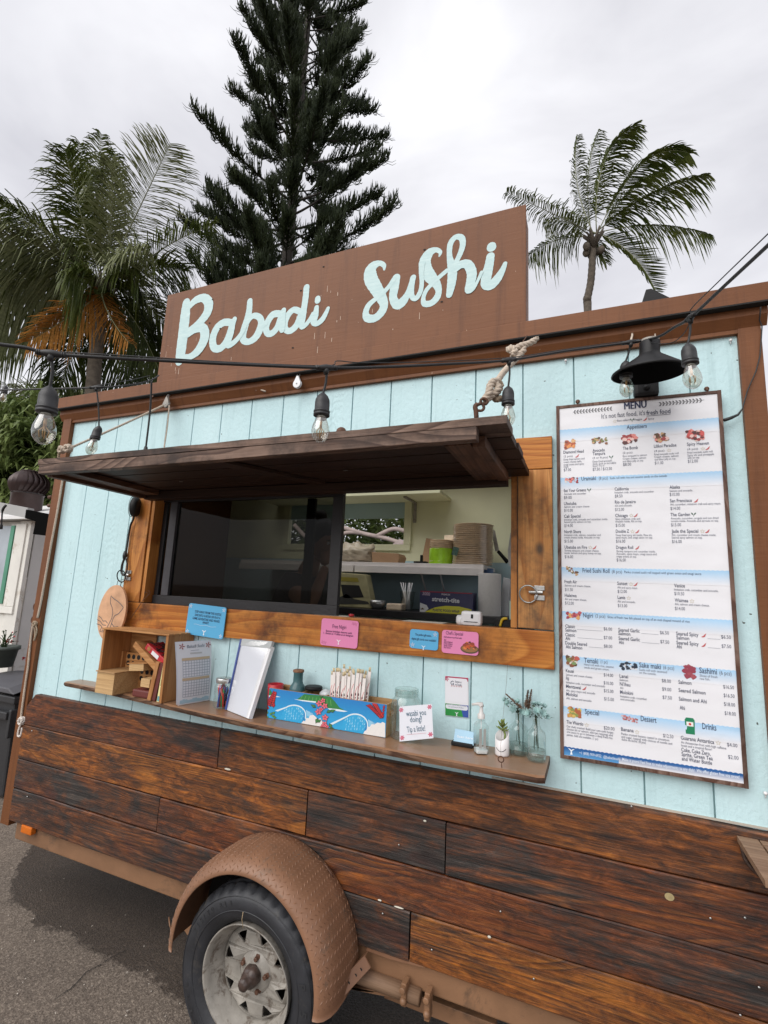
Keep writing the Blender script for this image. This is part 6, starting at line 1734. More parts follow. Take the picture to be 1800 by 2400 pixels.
v1 = vase(1215, 1752, -.045, .150, .0345, 'left clear bottle vase holding blue flowers and dusty plumes, nearer the wall', .012, 1)
v2 = vase(1257, 1765, -.085, .150, .0335, 'right clear bottle vase at the shelf end holding pale blue rosettes', .0125, 2)
def rosette(mb, c, r, nrm, n1=16):
    nrm = Vector(nrm).normalized(); u = nrm.orthogonal().normalized(); w = nrm.cross(u)
    for k in range(n1):
        a = k * 2.4; q = .35 + .65 * (k / n1); el = 1.25 - 1.0 * q
        d = (u * cos(a) + w * sin(a)) * cos(el) + nrm * sin(el); s_ = d.cross(nrm).normalized()
        L_ = r * (.5 + .5 * q)
        p0 = c; p1 = c + d * L_ * .55; p2 = c + d * L_ + nrm * r * .12
        mb.poly([p0 - s_ * r * .08, p0 + s_ * r * .08, p1 + s_ * r * .26, p2, p1 - s_ * r * .26])
def bouquet(name, label, c, H_, heads, plumes, seed):
    rr = random.Random(seed)
    t = thing(name, label, 'flowers', (c.x, c.y, SZ + .03))
    stems = MB(); lv = MB()
    for (u, v, y, r) in heads:
        h_ = P(u, v, y)
        base = c + Vector((rr.uniform(-.014, .014), rr.uniform(-.012, .012), rr.uniform(.03, .07)))
        mid = c + Vector((rr.uniform(-.004, .004), rr.uniform(-.004, .004), H_ + .004))
        stems.tube([base, mid, mid * .4 + h_ * .6 + Vector((0, 0, .006)), h_], .0009, 5)
        hb = MB(); rosette(hb, h_, r * 1.15, (h_ - mid).normalized() + Vector((0, -.7, .2)), 18); hb.build('flower_head', M['bluegreen'], t)
        for k in range(16):
            p = mid + (h_ - mid) * rr.uniform(.25, 1.0) + Vector((rr.uniform(-.012, .012), rr.uniform(-.01, .01), rr.uniform(-.012, .010)))
            a = rr.random() * 6.28; d = Vector((cos(a), sin(a), rr.uniform(-.2, .8))).normalized() * rr.uniform(.010, .018); s_ = d.cross(Vector((0, 0, 1))).normalized() * .003
            lv.poly([p, p + d * .5 + s_, p + d, p + d * .5 - s_])
    for (u0, v0, u1, v1_, y) in plumes:
        a, b = P(u0, v0, y), P(u1, v1_, y); stems.tube([c + Vector((0, 0, .05)), c + Vector((0, 0, H_)), a], .0010, 5)
        pm = MB()
        for k in range(260):
            q = rr.random(); p = a + (b - a) * q; rad = .014 * (1 - q * .7)
            d = Vector((rr.uniform(-1, 1), rr.uniform(-1, 1), rr.uniform(-.2, 1))).normalized() * rad * 1.3
            s_ = d.cross((b - a).normalized()).normalized() * .0022
            pm.poly([p - s_, p + s_, p + d])
        pm.build('plume', M['plume'], t)
    stems.build('stems', M['stemgreen'], t); lv.build('leaves', M['stemgreen'], t)
    return t
bouquet('blue_flower_bunch', 'bunch of blue green flowers with two dusty pink plumes in the left vase', v1, .15,
        [(1190, 1648, -.06, .016), (1204, 1662, -.07, .018), (1222, 1668, -.06, .015), (1183, 1640, -.05, .012), (1213, 1645, -.05, .013)], [(1222, 1660, 1186, 1627, -.05), (1232, 1660, 1238, 1618, -.045), (1238, 1662, 1246, 1616, -.04)], 3)
bouquet('blue_flower_bunch', 'bunch of pale blue rosettes in the right vase at the end of the shelf', v2, .15,
        [(1240, 1672, -.10, .018), (1258, 1668, -.10, .018), (1272, 1672, -.10, .017), (1262, 1652, -.08, .014), (1275, 1656, -.08, .013), (1282, 1680, -.09, .012), (1252, 1650, -.07, .012)], [], 4)
# rusty screw eye with a thin wire running up
t = thing('screw_eye', 'rusty screw eye at the shelf front with a thin wire running up', 'hook', (PZ(1176, 1799, SZ)))
b_ = PZ(1176, 1799, SZ)
mb = MB(); mb.tube([b_, b_ + Vector((-.001, .0, .016))], .0016, 6); rc = b_ + Vector((-.003, 0, .026)); mb.tube([rc + Vector((.0095 * cos(a), 0, .0095 * sin(a))) for a in [2*pi*k/18 for k in range(19)]], .002, 6); mb.build('eye', M['rust'], t)
mb = MB(); mb.tube([rc + Vector((0, 0, .009)), rc + Vector((-.003, .01, .04)), P(1177, 1700, -.12), P(1187, 1600, -.03), P(1190, 1556, -.028)], .0005, 4); mb.build('wire', M['rust'], t)
# ================================================================== STRING LIGHTS
def catmull(pts, n=8):
    pts = [Vector(p) for p in pts]; R = []
    for i in range(len(pts) - 1):
        p0 = pts[max(0, i-1)]; p1 = pts[i]; p2 = pts[i+1]; p3 = pts[min(len(pts)-1, i+2)]
        for k in range(n):
            t = k / n; R.append(.5 * ((2*p1) + (p2 - p0)*t + (2*p0 - 5*p1 + 4*p2 - p3)*t*t + (3*p1 - p0 - 3*p2 + p3)*t**3))
    R.append(pts[-1]); return R
def PB(u, v, k): return PD(u, v, k)
def bulb_assembly(parent_thing, top, base, dirv=None, k_=.76):
    """socket + S-shaped bulb hanging from top; base = point at top of socket"""
    base = Vector(base)
    dv = (dirv or Vector((0, 0, -1))).normalized()
    sq = lambda pr: [(r, h * k_) for r, h in pr]
    mb = MB(); mb.tube(catmull([top, (Vector(top) + base) / 2 + Vector((.003, .002, 0)), base], 5), .0033, 7); mb.build('drop_cord', M['cable'], parent_thing)
    mb = MB(); mb.lathe([(.004, -.004), (.008, .0), (.014, .006), (.0185, .016), (.0195, .024), (.0195, .046), (.0215, .047), (.0215, .051), (.0200, .052), (.0200, .054), (.0215, .055), (.0215, .060), (.0165, .061), (0, .060)], base, dv, 28)
    so = mb.build('socket', M['socket'], parent_thing)
    mb = MB(); mb.lathe([(.0125, .060), (.0135, .066), (.018, .078), (.0225, .092), (.0238, .103), (.0215, .116), (.0150, .126), (.0075, .1315), (0, .133)], base, dv, 28)
    mb.build('bulb_glass', M['bulb'], parent_thing)
    mb = MB(); mb.lathe([(.012, .061), (.0125, .070), (.0, .072)], base, dv, 16); mb.build('bulb_cap', M['steel'], parent_thing)
    mb = MB(); fb = base + dv * .072
    u = dv.orthogonal().normalized(); w = dv.cross(u)
    mb.tube([fb, fb + dv * .02], .0035, 6)
    for k in range(4):
        a = k * 1.57; d = u * cos(a) + w * sin(a)
        mb.tube([fb + dv * .018, fb + dv * .030 + d * .010, fb + dv * .045 + d * .007], .0012, 4)
    mb.build('filament', M['palewood'], parent_thing)
def tee(mb, p, a, b):
    """moulded T-junction on the flex"""
    d = (Vector(b) - Vector(a)).normalized(); p = Vector(p)
    mb.tube([p - d * .030, p - d * .018, p - d * .012, p, p + d * .012, p + d * .018, p + d * .030], [.0058, .0062, .0078, .0092, .0078, .0062, .0058], 10)
    for k in (-.026, -.022, .022, .026): mb.tube([p + d * (k - .001), p + d * (k + .001)], .0072, 10)
    mb.tube([p, p + Vector((0, 0, -.018))], [.0085, .006], 10)
LGRP = 'clear bulbs on the black string lights'
path = [PD(-60, 795, 1.04), PD(0, 807, 1.06), PD(60, 815, 1.08), PD(120, 829, 1.10), PD(250, 838, 1.13), PD(400, 846, 1.17), PD(560, 854, 1.22), PD(765, 862, 1.29), PD(900, 860, 1.38), PD(1050, 853, 1.50), PD(1193, 844, 1.61), PD(1330, 822, 1.68), PD(1478, 802, 1.74),
        PD(1540, 790, 1.66), PD(1580, 767, 1.52), PD(1618, 744, 1.38), PD(1700, 668, 1.18), PD(1800, 575, 1.0), PD(1900, 480, .85)]
t = thing('string_light_cable', 'thick black cable of the near string lights crossing in front of the sign', 'string light cable', path[7])
mb = MB(); mb.tube(catmull(path, 6), .0042, 8); mb.build('cable', M['cable'], t)
mb = MB(); off = Vector((0, .004, .007))
p2 = [PD(120, 824, 1.10), PD(300, 834, 1.14), PD(560, 850, 1.22), PD(765, 857, 1.295), PD(790, 846, 1.31), PD(850, 850, 1.36), PD(1000, 848, 1.47), PD(1193, 838, 1.62), PD(1330, 818, 1.69), PD(1478, 799, 1.75), PD(1560, 806, 1.62), PD(1600, 785, 1.46), PD(1622, 742, 1.38), PD(1620, 724, 1.37), PD(1682, 662, 1.20), PD(1800, 548, 1.0), PD(1900, 452, .85)]
mb.tube(catmull(p2, 6), .0014, 6); mb.build('tie_wire', M['cable'], t)
for k in (3, 7, 10, 12, 15):
    mb = MB(); tee(mb, path[k], path[k-1], path[k+1]); mb.build('junction', M['cable'], t)
for (pt, bu, bv, dz_, lab) in ((path[3], 117, 909, 1.10, 'large clear string light bulb nearest the camera at the left edge'),
                        (path[7], 757, 924, 1.29, 'clear string light bulb hanging below the brown crown, in the middle'),
                        (path[10], 1191, 908, 1.61, 'clear string light bulb beside the knotted rope at the awning corner'),
                        (path[15], 1612, 808, 1.38, 'clear string light bulb right of the black menu lamp'),
                        (path[12], 1466, 862, 1.75, 'clear string light bulb partly hidden behind the black menu lamp')):
    t = thing('string_bulb', lab, 'light bulb', pt, LGRP)
    b_ = PD(bu, bv - (14 if 1400 < bu < 1500 else 0), dz_)
    dv = Vector((0, 0, -1)) + (Vector((.04, 0, 0)) if bu < 200 else Vector((.06, 0, 0)) if bu > 1600 else Vector((0, 0, 0)))
    bulb_assembly(t, pt, b_, dv)
# second, farther run of lights on the left
path2 = [PD(-80, 914, 2.3), PD(0, 914, 2.25), PD(130, 911, 2.22), PD(226, 908, 2.2), PD(300, 903, 2.25), PD(352, 892, 2.35), PD(372, 880, 2.45)]
t = thing('string_light_cable', 'thin black cable of the farther lights at the left roof corner', 'string light cable', path2[3])
mb = MB(); mb.tube(catmull(path2, 5), .0038, 7); tee(mb, path2[3], path2[2], path2[4]); mb.build('cable', M['cable'], t)
mb = MB(); mb.tube(catmull([path2[3] + Vector((0, 0, .01)), PD(300, 892, 2.25), PD(352, 880, 2.35)], 5), .0016, 5); mb.build('tie_wire', M['cable'], t)
t = thing('string_bulb', 'small clear string light bulb against the teal wall at the upper left', 'light bulb', path2[3], LGRP)
bulb_assembly(t, path2[3], PD(232, 1000, 2.2), Vector((-.28, 0, -1)))
t = thing('plug_lead', 'black cord with a plug hanging down behind the awning from the roof trim', 'cord', PD(352, 890, 2.35))
a, b = PD(355, 893, 2.35), PD(341, 1056, 2.35)
mb = MB(); mb.tube(catmull([a, PD(352, 960, 2.36), b], 6), .0045, 8); mb.build('cord', M['cable'], t)
mb = MB(); mb.tube([b + Vector((0, 0, .02)), b, b - Vector((0, 0, .03))], [.007, .011, .010], 8); mb.build('plug', M['cable'], t)
t = thing('string_bulb', 'clear bulb far off at the left picture edge, above the strap leaved bush', 'light bulb', PD(5, 900, 3.9))
bulb_assembly(t, PD(12, 900, 3.9), PD(14, 905, 3.9), Vector((-.1, 0, -1)))
# cord on the left post down to the round speaker and the latch
t = thing('speaker_puck', 'round black speaker hung by its strap at the top of the left timber post', 'speaker', PD(318, 1190, 2.95))
c = P(317, 1188, -.055)
sd_ = (CAM - c).normalized()
Ms = Matrix.Translation(c) @ Matrix.Rotation(radians(-62), 4, 'Z')
mb = MB(); mb.lathe([(0, -.020), (.040, -.020), (.050, -.012), (.052, 0), (.050, .012), (.040, .020), (0, .020)], (0, 0, 0), (0, 1, 0), 28)
mb.v = [tuple(Ms @ Vector((p[0] * .82, p[1], p[2] * 1.12))) for p in mb.v]; mb.build('speaker_body', M['black'], t)
mb = MB(); ring = [Ms @ Vector((.0425 * cos(a), -.0185, .058 * sin(a))) for a in [2*pi*k/24 for k in range(25)]]; mb.tube(ring, .0016, 5); mb.build('speaker_rim', plain('grey rim', (.12, .12, .12), .4), t)
mb = MB(); g = Ms @ Vector((0, -.0212, .005)); mb.disc(g, .006, tuple(Ms.to_3x3() @ Vector((0, -1, 0))), 10); mb.build('mark', M['white'], t)
t = thing('hanging_lead', 'black cord with a looped end running from the round speaker to the left latch', 'cord', P(290, 1340, -.04))
cp = [P(316, 1158, -.05), P(314, 1210, -.05), P(305, 1235, -.04), P(296, 1290, -.038), P(292, 1310, -.04)]
mb = MB(); mb.tube(catmull(cp, 6), .0055, 8); mb.tube(catmull([P(292, 1308, -.04), P(286, 1325, -.04), P(285, 1342, -.04), P(292, 1348, -.045)], 6), .006, 8); mb.tube(catmull([P(294, 1306, -.04), P(298, 1322, -.04), P(297, 1338, -.04), P(292, 1346, -.045)], 6), .004, 8)
mb.tube([P(294, 1292, -.04), P(293, 1302, -.04), P(291, 1310, -.04)], [.008, .013, .008], 8); mb.build('lead', M['cable'], t)

# ================================================================== ROPES AND PULLEYS
def rope(mb, pts, r, strands=3, pitch=.05, n=6, step=.008):
    """laid rope: helical strands round the centre line"""
    c = catmull(pts, n); L_ = [0]
    for a, b in zip(c, c[1:]): L_.append(L_[-1] + (b - a).length)
    tot = L_[-1]; k = max(3, int(tot / step)); rs = []
    j = 0
    for i in range(k + 1):
        s_ = tot * i / k
        while j < len(L_) - 2 and L_[j + 1] < s_: j += 1
        t = (s_ - L_[j]) / max(1e-9, L_[j + 1] - L_[j]); rs.append(c[j] + (c[j + 1] - c[j]) * min(1, t))
    up = None; fr = []
    for i, p in enumerate(rs):
        t = (rs[min(i + 1, k)] - rs[max(i - 1, 0)]).normalized()
        if up is None: up = t.orthogonal().normalized()
        up = (up - t * up.dot(t)).normalized(); fr.append((p, up.copy(), t.cross(up)))
    for q in range(strands):
        ph = 2 * pi * q / strands
        mb.tube([p + (u * cos(ph + i * step / pitch * 2 * pi) + w * sin(ph + i * step / pitch * 2 * pi)) * r * .52 for i, (p, u, w) in enumerate(fr)], r * .58, 6)
def pulley(u, v, y, m, label, wheelc):
    c = P(u, v, y)
    t = thing('pulley', label, 'pulley', c)
    mb = MB()
    for s_ in (-.006, .006): mb.lathe([(0, 0), (.021, 0), (.023, .0015), (.021, .003), (0, .003)], c + Vector((0, s_ - .0015, 0)), (0, 1, 0), 24)
    mb.prism([c + Vector(p) for p in ((-.018, -.0065, .012), (.018, -.0065, .012), (.005, -.0065, .042), (-.005, -.0065, .042))], (0, .013, 0)); mb.build('cheek_plate', m, t, bevel=.0008)
    mb = MB(); mb.lathe([(.017, -.003), (.013, 0), (.017, .003)], c, (0, 1, 0), 24); mb.tube([c + Vector((0, -.009, 0)), c + Vector((0, .009, 0))], .004, 8); mb.build('sheave', wheelc, t)
    mb = MB(); e = c + Vector((0, .004, .050)); mb.tube([e + Vector((.008 * cos(a), 0, .010 * sin(a))) for a in [2*pi*k/14 for k in range(15)]], .002, 5); mb.tube([e + Vector((0, 0, .008)), e + Vector((0, .03, .010))], .002, 5); mb.build('eye', M['steel'], t)
    return c
pulley(697, 900, -.060, M['white'], 'white pulley hanging on the brown trim below the sign, rope free', M['steel'])
pl_ = pulley(390, 947, -.060, M['rim'], 'grey pulley on the brown trim at the left with a thin rope through it', M['steel'])
kn = P(163, 1050, -.33)
t = thing('prop_rope', 'thin pale rope from the left pulley down to a knot at the awning corner', 'rope', kn)
a0 = P(383, 950, -.065); corner = Vector((-2.28, -.60, 2.30))
kn = PX(163, 1050, -2.27)
kn = corner + (PD(160, 1052, 1) - CAM).normalized() * 0
kd = (PD(160, 1052, 1) - CAM).normalized(); cd = corner - CAM; kn = CAM + kd * (cd.length * .995)
mb = MB(); rope(mb, [a0, (a0 + kn) / 2 + Vector((0, 0, -.004)), kn], .0058, 3, .030, 6, .006)
rope(mb, [P(397, 950, -.065), P(392, 1000, -.07), P(383, 1062, -.10), P(380, 1100, -.2)], .0045, 3, .03, 6, .008); mb.build('rope_run', M['rope'], t)
mb = MB()
def knot(mb, c, r, rr_, seed=0):
    rnd = random.Random(seed); pts = []
    for i in range(26):
        a = i * .9; pts.append(c + Vector((r * cos(a) * (.8 + .3 * rnd.random()), r * sin(a * 1.7) * .7, r * sin(a) * (.7 + .4 * rnd.random()) + (i - 13) * r * .02)))
    rope(mb, pts, rr_, 3, rr_ * 7, 5, rr_ * 1.3)
knot(mb, kn, .016, .0062, 1); knot(mb, kn + Vector((-.03, -.01, -.006)), .013, .006, 2); mb.build('knot', M['rope'], t)
mb = MB(); rope(mb, [kn + Vector((-.03, -.01, -.01)), kn + Vector((-.046, -.01, -.03)), kn + Vector((-.045, 0, -.07))], .006, 3, .03, 6, .006); mb.build('tail', M['rope_dark'], t)

# rope tied down the left corner board
t = thing('corner_rope', 'pale rope running down the left brown corner board with small knots', 'rope', P(60, 1700, -.03))
def at_board(u, v): return P(u, v, -.034)
mb = MB(); rope(mb, [at_board(147, 1121), at_board(134, 1200), at_board(119, 1280), at_board(105, 1360), at_board(96, 1410), at_board(88, 1448)], .0065, 3, .035, 6, .008)
rope(mb, [at_board(78, 1460), at_board(72, 1500), at_board(66, 1560), at_board(60, 1600), at_board(52, 1660), at_board(49, 1686)], .0065, 3, .035, 6, .008)
mb.build('rope_run', M['rope'], t)
mb = MB(); knot(mb, at_board(82, 1462), .012, .0055, 5); rope(mb, [at_board(80, 1466), at_board(82, 1490), at_board(79, 1502), at_board(86, 1480), at_board(84, 1466)], .0045, 3, .03, 5, .006); mb.build('knot', M['rope_dark'], t)
mb = MB(); knot(mb, at_board(51, 1690), .017, .006, 8); rope(mb, [at_board(50, 1694), at_board(44, 1710), at_board(42, 1724), at_board(48, 1724), at_board(52, 1706)], .0058, 3, .03, 5, .006); mb.build('knot', plain('white cotton rope', (.66, .60, .55), .9, .2, 120, .5), t)
mb = MB()
for u, v in ((85, 1422), (80, 1453)):
    c = P(u, v, .01); mb.tube([c + Vector((.022 * cos(a), 0, .022 * sin(a))) for a in [2*pi*k/16 for k in range(17)]], .006, 6)
for u, v in ((122, 1165), (121, 1185)):
    c = P(u, v, .02); mb.tube([c, c + Vector((-.03, 0, 0))], .012, 8)
mb.build('hinge_knuckle', M['rust'], T)

# thick knotted rope at the right corner of the awning
r0 = P(1250, 797, -.10); 
t = thing('thick_rope', 'thick twisted cotton rope knotted from the roof trim to a shackle on the awning', 'rope', P(1190, 880, -.3))
zc = lambda x, y, d: PD(1090 + x * .1085, 780 + y * .1085, d)
mb = MB()
rope(mb, [zc(1530, 150, 1.93), zc(1350, 240, 1.92), zc(1180, 290, 1.91), zc(1060, 370, 1.90), zc(960, 380, 1.90), zc(950, 330, 1.91), zc(1030, 330, 1.89), zc(1080, 420, 1.88), zc(1000, 460, 1.88), zc(1100, 480, 1.89), zc(1210, 440, 1.90), zc(1270, 350, 1.91), zc(1190, 330, 1.92)], .0120, 3, .055, 6, .008)
rope(mb, [zc(1190, 480, 1.89), zc(1060, 610, 1.87), zc(950, 720, 1.83), zc(840, 840, 1.76), zc(760, 950, 1.70), zc(690, 1060, 1.66)], .0110, 3, .040, 6, .007)
mb.build('rope_run', M['rope'], t)
mb = MB()
rope(mb, [zc(700, 1060, 1.65), zc(600, 1060, 1.63), zc(540, 1150, 1.62), zc(520, 1280, 1.61), zc(470, 1380, 1.61), zc(400, 1450, 1.61)], .0125, 3, .045, 6, .007)
rope(mb, [zc(640, 1100, 1.64), zc(720, 1160, 1.63), zc(690, 1260, 1.62), zc(600, 1330, 1.62), zc(500, 1420, 1.62), zc(430, 1470, 1.61)], .0125, 3, .045, 6, .007)
mb.build('splice', M['rope'], t)
mb = MB()
rope(mb, [zc(580, 1060, 1.64), zc(700, 1040, 1.65), zc(770, 1110, 1.65), zc(750, 1210, 1.65), zc(700, 1290, 1.64), zc(640, 1380, 1.64), zc(660, 1450, 1.63)], .0110, 3, .045, 6, .007)
rope(mb, [zc(640, 1420, 1.63), zc(720, 1440, 1.63), zc(800, 1400, 1.63)], .0100, 3, .04, 6, .007); mb.sphere(zc(700, 1430, 1.63), .012, 8, 6); mb.sphere(zc(760, 1410, 1.63), .010, 8, 6)
mb.build('dark_lashing', M['rope_dark'], t)
mb = MB(); mb.tube(catmull([zc(1240, 200, 1.93), zc(1300, 120, 1.95), zc(1340, 60, 1.96)], 5), .0022, 5); mb.build('hook_wire', M['rust'], t)
# frayed end
mb = MB()
e_ = zc(1500, 160, 1.93)
for k in range(26):
    d = (zc(1560, 120, 1.93) - zc(1350, 240, 1.93)).normalized() * .012 + Vector((random.uniform(-1, 1), random.uniform(-1, 1), random.uniform(-1, 1))) * .008
    mb.tube([e_ + Vector((random.uniform(-1, 1), random.uniform(-1, 1), random.uniform(-1, 1))) * .005, e_ + d], .0016, 4)
mb.build('frayed_end', M['rope'], t)
t = thing('shackle', 'rusty shackle and eye bolt standing on the right end of the awning', 'shackle', zc(240, 1820, 1.60))
mb = MB()
mb.tube(catmull([zc(245, 1840, 1.60), zc(235, 1700, 1.60), zc(220, 1590, 1.60), zc(270, 1540, 1.60)], 5), .008, 8)
mb.tube(catmull([zc(215, 1590, 1.60), zc(300, 1540, 1.60), zc(340, 1530, 1.60)], 5), .006, 8)
mb.tube(catmull([zc(280, 1680, 1.60), zc(360, 1680, 1.60), zc(405, 1630, 1.60), zc(390, 1560, 1.60), zc(340, 1500, 1.60), zc(350, 1440, 1.60), zc(420, 1420, 1.60), zc(480, 1480, 1.60), zc(450, 1540, 1.60), zc(400, 1520, 1.60)], 5), .0048, 8)
mb.build('shackle_iron', M['rust'], t)

# ================================================================== MENU LAMP
lc = PD(1521, 874, 1.72)
t = thing('menu_lamp', 'black cone shaded wall lamp above the menu board', 'lamp', lc)
axd = Vector((.05, -.10, 1)).normalized()
mb = MB(); mb.lathe([(.118, -.004), (.122, -.002), (.120, .003), (.040, .060), (.034, .068), (.033, .072), (.033, .110), (.030, .114), (0, .114)], lc, axd, 48)
sh = mb.build('shade', M['lampblack'], t)
mb = MB(); mb.lathe([(.1165, -.003), (.038, .056), (.032, .062), (0, .062)], lc, axd, 48); mb.build('shade_inside', M['matt'], t)
mb = MB(); mb.lathe([(.0305, .1135), (.0305, .120), (0, .121)], lc, axd, 24); mb.build('neck_cap', M['rim'], t)
wl = P(1515, 905, -.002)
mb = MB(); mb.tube([lc + axd * .09, lc + axd * .09 + Vector((0, .10, .0)), Vector((lc.x, -.004, lc.z + .09))], .010, 8); mb.build('arm', M['black'], t)
bx = P(1515, 905, -.045)
mb = MB(); mb.box((bx.x - .043, -.045, bx.z - .038), (bx.x + .043, -.001, bx.z + .07)); mb.build('wall_box', M['black'], t, bevel=.014)
mb = MB(); mb.sphere((bx.x, -.047, bx.z - .005), .011, 12, 8); mb.build('sensor_dome', M['lampblack'], t)
# nails and hooks in the wall and trim
for (u, v, y, nm) in ((1326, 847, -.002, 'wall_nail'), (1711, 800, -.002, 'wall_nail'), (1792, 1857, -.002, 'wall_nail')):
    c = P(u, v, y); mb = MB(); mb.lathe([(0, .014), (.005, .012), (.006, .008), (.003, .002)], c, (0, -1, 0), 10); mb.tube([c + Vector((0, -.006, 0)), c + Vector((0, -.006, -.014))], .0018, 5); mb.build(nm, M['white'], T)
mb = MB(); mb.tube(catmull([P(1480, 780, -.02), P(1482, 785, -.05), P(1478, 800, -.09)], 4), .004, 6); mb.tube([P(1535, 778, -.02), P(1536, 792, -.05)], .003, 6); mb.build('wire_hook', M['rope'], T)

# ================================================================== INSIDE THE TRAILER
# lower wall shelf
def brd(name, a, b, m, root=None, bev=.002):
    mb = MB(); mb.box(a, b); return mb.build(name, m, root or T, bevel=bev)
YS = 1.18
sr = P(1133, 1323, YS)
shz = sr.z
whs = plain('dusty white shelf', (.72, .68, .66), .5, .08)
brd('lower_shelf', (-2.6, YS, shz - .028), (sr.x, D2 - .001, shz), whs); brd('shelf_lip', (-1.565, YS - .02, shz - .075), (sr.x + .004, YS - .001, shz - .026), whs); brd('shelf_lip', (-2.6, YS - .02, shz - .075), (-1.575, YS - .001, shz - .026), whs)
for x in (-1.12, -.98):
    mb = MB(); mb.prism([(x, D2 - .005, shz - .03), (x + .014, D2 - .005, shz - .03), (x + .05, D2 - .3, shz - .03), (x + .036, D2 - .3, shz - .03)], (0, 0, -.012)); mb.tube([(x, D2 - .02, shz - .30), (x + .02, YS + .08, shz - .04)], .007, 6); mb.build('shelf_bracket', M['white'], T)
ur = P(1031, 1155, 1.30)
brd('upper_shelf', (-2.6, 1.30, ur.z), (ur.x, D2 - .001, ur.z + .022), M['inwall'])
mb = MB(); bx_ = P(972, 1178, D2 - .02); mb.box((bx_.x - .012, D2 - .012, bx_.z - .16), (bx_.x + .012, D2 - .001, ur.z)); mb.box((bx_.x - .012, D2 - .25, ur.z - .012), (bx_.x + .012, D2 - .012, ur.z - .001)); mb.build('shelf_bracket', M['rim'], T)
# trays and a wire basket on the upper shelf
t = thing('steel_tray_stack', 'shiny trays lying on the upper shelf inside the trailer', 'trays', (-1.4, 1.4, ur.z + .022))
for k, (x0, x1, m) in enumerate(((-1.75, -1.50, 'steel'), (-1.49, -1.28, 'chrome'), (-1.27, -1.02, 'palewood'))):
    brd('tray', (x0, 1.31, ur.z + .0225), (x1, 1.55, ur.z + .045), M[m], t)
mb = MB()
for k in range(12): mb.tube(catmull([(-1.22 + k*.014, 1.32, ur.z + .05), (-1.20 + k*.014, 1.36, ur.z + .085), (-1.18 + k*.014, 1.42, ur.z + .05)], 3), .003, 5)
tag(mb.build('wire_rack', M['rust']), 'brown wire rack on the right end of the upper shelf inside', 'rack')
# plate stacks in plastic wrap
def plate_stack(name, label, cat, x, y, z, r, n, dz_, m='kraft', taper=0):
    t = thing(name, label, cat, (x, y, z)); rr = random.Random(n)
    for k in range(n):
        mb = MB(); q = r * (1 + rr.uniform(-.012, .012)) * (1 - taper * k / n); ox, oy = rr.uniform(-.003, .003), rr.uniform(-.003, .003)
        mb.lathe([(0, k*dz_ + .001), (q*.75, k*dz_ + .001), (q, k*dz_ + dz_*.7), (q*1.005, k*dz_ + dz_*.9), (q*.97, k*dz_ + dz_*.85), (q*.74, k*dz_ + .004), (0, k*dz_ + .004)], (x + ox, y + oy, z), (0, 0, 1), 28)
        mb.build('plate', M[m], t)
    return t
pc_ = P(1108, 1310, 1.34)
t = plate_stack('paper_plate_stack', 'tall stack of brown paper plates wrapped in plastic on the lower shelf', 'plates', pc_.x, 1.34, shz + .001, .137, 22, .0128)
mb = MB(); mb.lathe([(.140, .01), (.141, .12), (.138, .16), (.140, .27)], (pc_.x, 1.34, shz), (0, 0, 1), 28, mod=lambda r, h, k: r * (1 + .012 * sin(k * 2.7 + h * 40))); mb.build('plastic_wrap', mat_glass('plastic wrap', (1, 1, 1), .03, .2, .97, .22), t)
bc_ = P(1034, 1300, 1.34)
t = plate_stack('paper_bowl_stack', 'shorter wrapped stack of paper bowls with a lime green band', 'bowls', bc_.x, 1.34, shz + .001, .082, 14, .0125)
mb = MB(); mb.lathe([(.084, .002), (.086, .06), (.084, .115)], (bc_.x, 1.34, shz), (0, 0, 1), 28, mod=lambda r, h, k: r * (1 + .01 * sin(k * 1.7 + h * 60))); mb.build('lime_band', plain('lime green film', (.30, .55, .03), .25, .15, 20), t)
mb = MB(); mb.lathe([(0, 0), (.055, 0), (.058, .10), (.0, .10)], (bc_.x + .05, 1.44, shz + .12), (0, 0, 1), 20); tag(mb.build('spare_bowls', M['kraft']), 'small pile of paper bowls behind the lime banded stack', 'bowls')
t = thing('hanging_tag', 'small dark green tag between the two paper stacks', 'tag', P(1067, 1290, 1.22)); mb = MB(); c = P(1067, 1292, 1.21); mb.box((-.02, -.002, -.028), (.02, .002, .028), Matrix.Translation(c) @ Matrix.Rotation(.25, 4, 'Y')); mb.build('tag_card', plain('dark green print', (.05, .10, .08), .5, .6, 60), t)
c0 = P(990, 1300, 1.45)
mb = MB(); q = [P(984, 1307, 1.48), P(1006, 1307, 1.48), P(1035, 1255, 1.52), P(989, 1244, 1.52)]; mb.prism([Vector((c0.x - .03, 1.50, shz + .001)), Vector((c0.x + .10, 1.52, shz + .001)), Vector((c0.x + .11, 1.56, shz + .20)), Vector((c0.x - .01, 1.56, shz + .22))], (0, .02, 0)); tag(mb.build('cardboard_flap', M['cardboard']), 'open brown cardboard carton behind the paper bowls', 'carton')
mb = MB(); c0 = P(912, 1300, 1.38); mb.prism([(c0.x - .10, 1.30, shz + .001), (c0.x + .10, 1.30, shz + .001), (c0.x + .115, 1.30, shz + .05), (c0.x + .10, 1.30, shz + .075), (c0.x - .11, 1.30, shz + .085)], (0, .15, 0)); tag(mb.build('folded_boxes', M['cardboard'], bevel=.004), 'pile of folded brown take away boxes under the back window', 'boxes')
mb = MB()
cs = P(840, 1295, 1.36)
bmv = []; rings_, segs_ = 20, 34
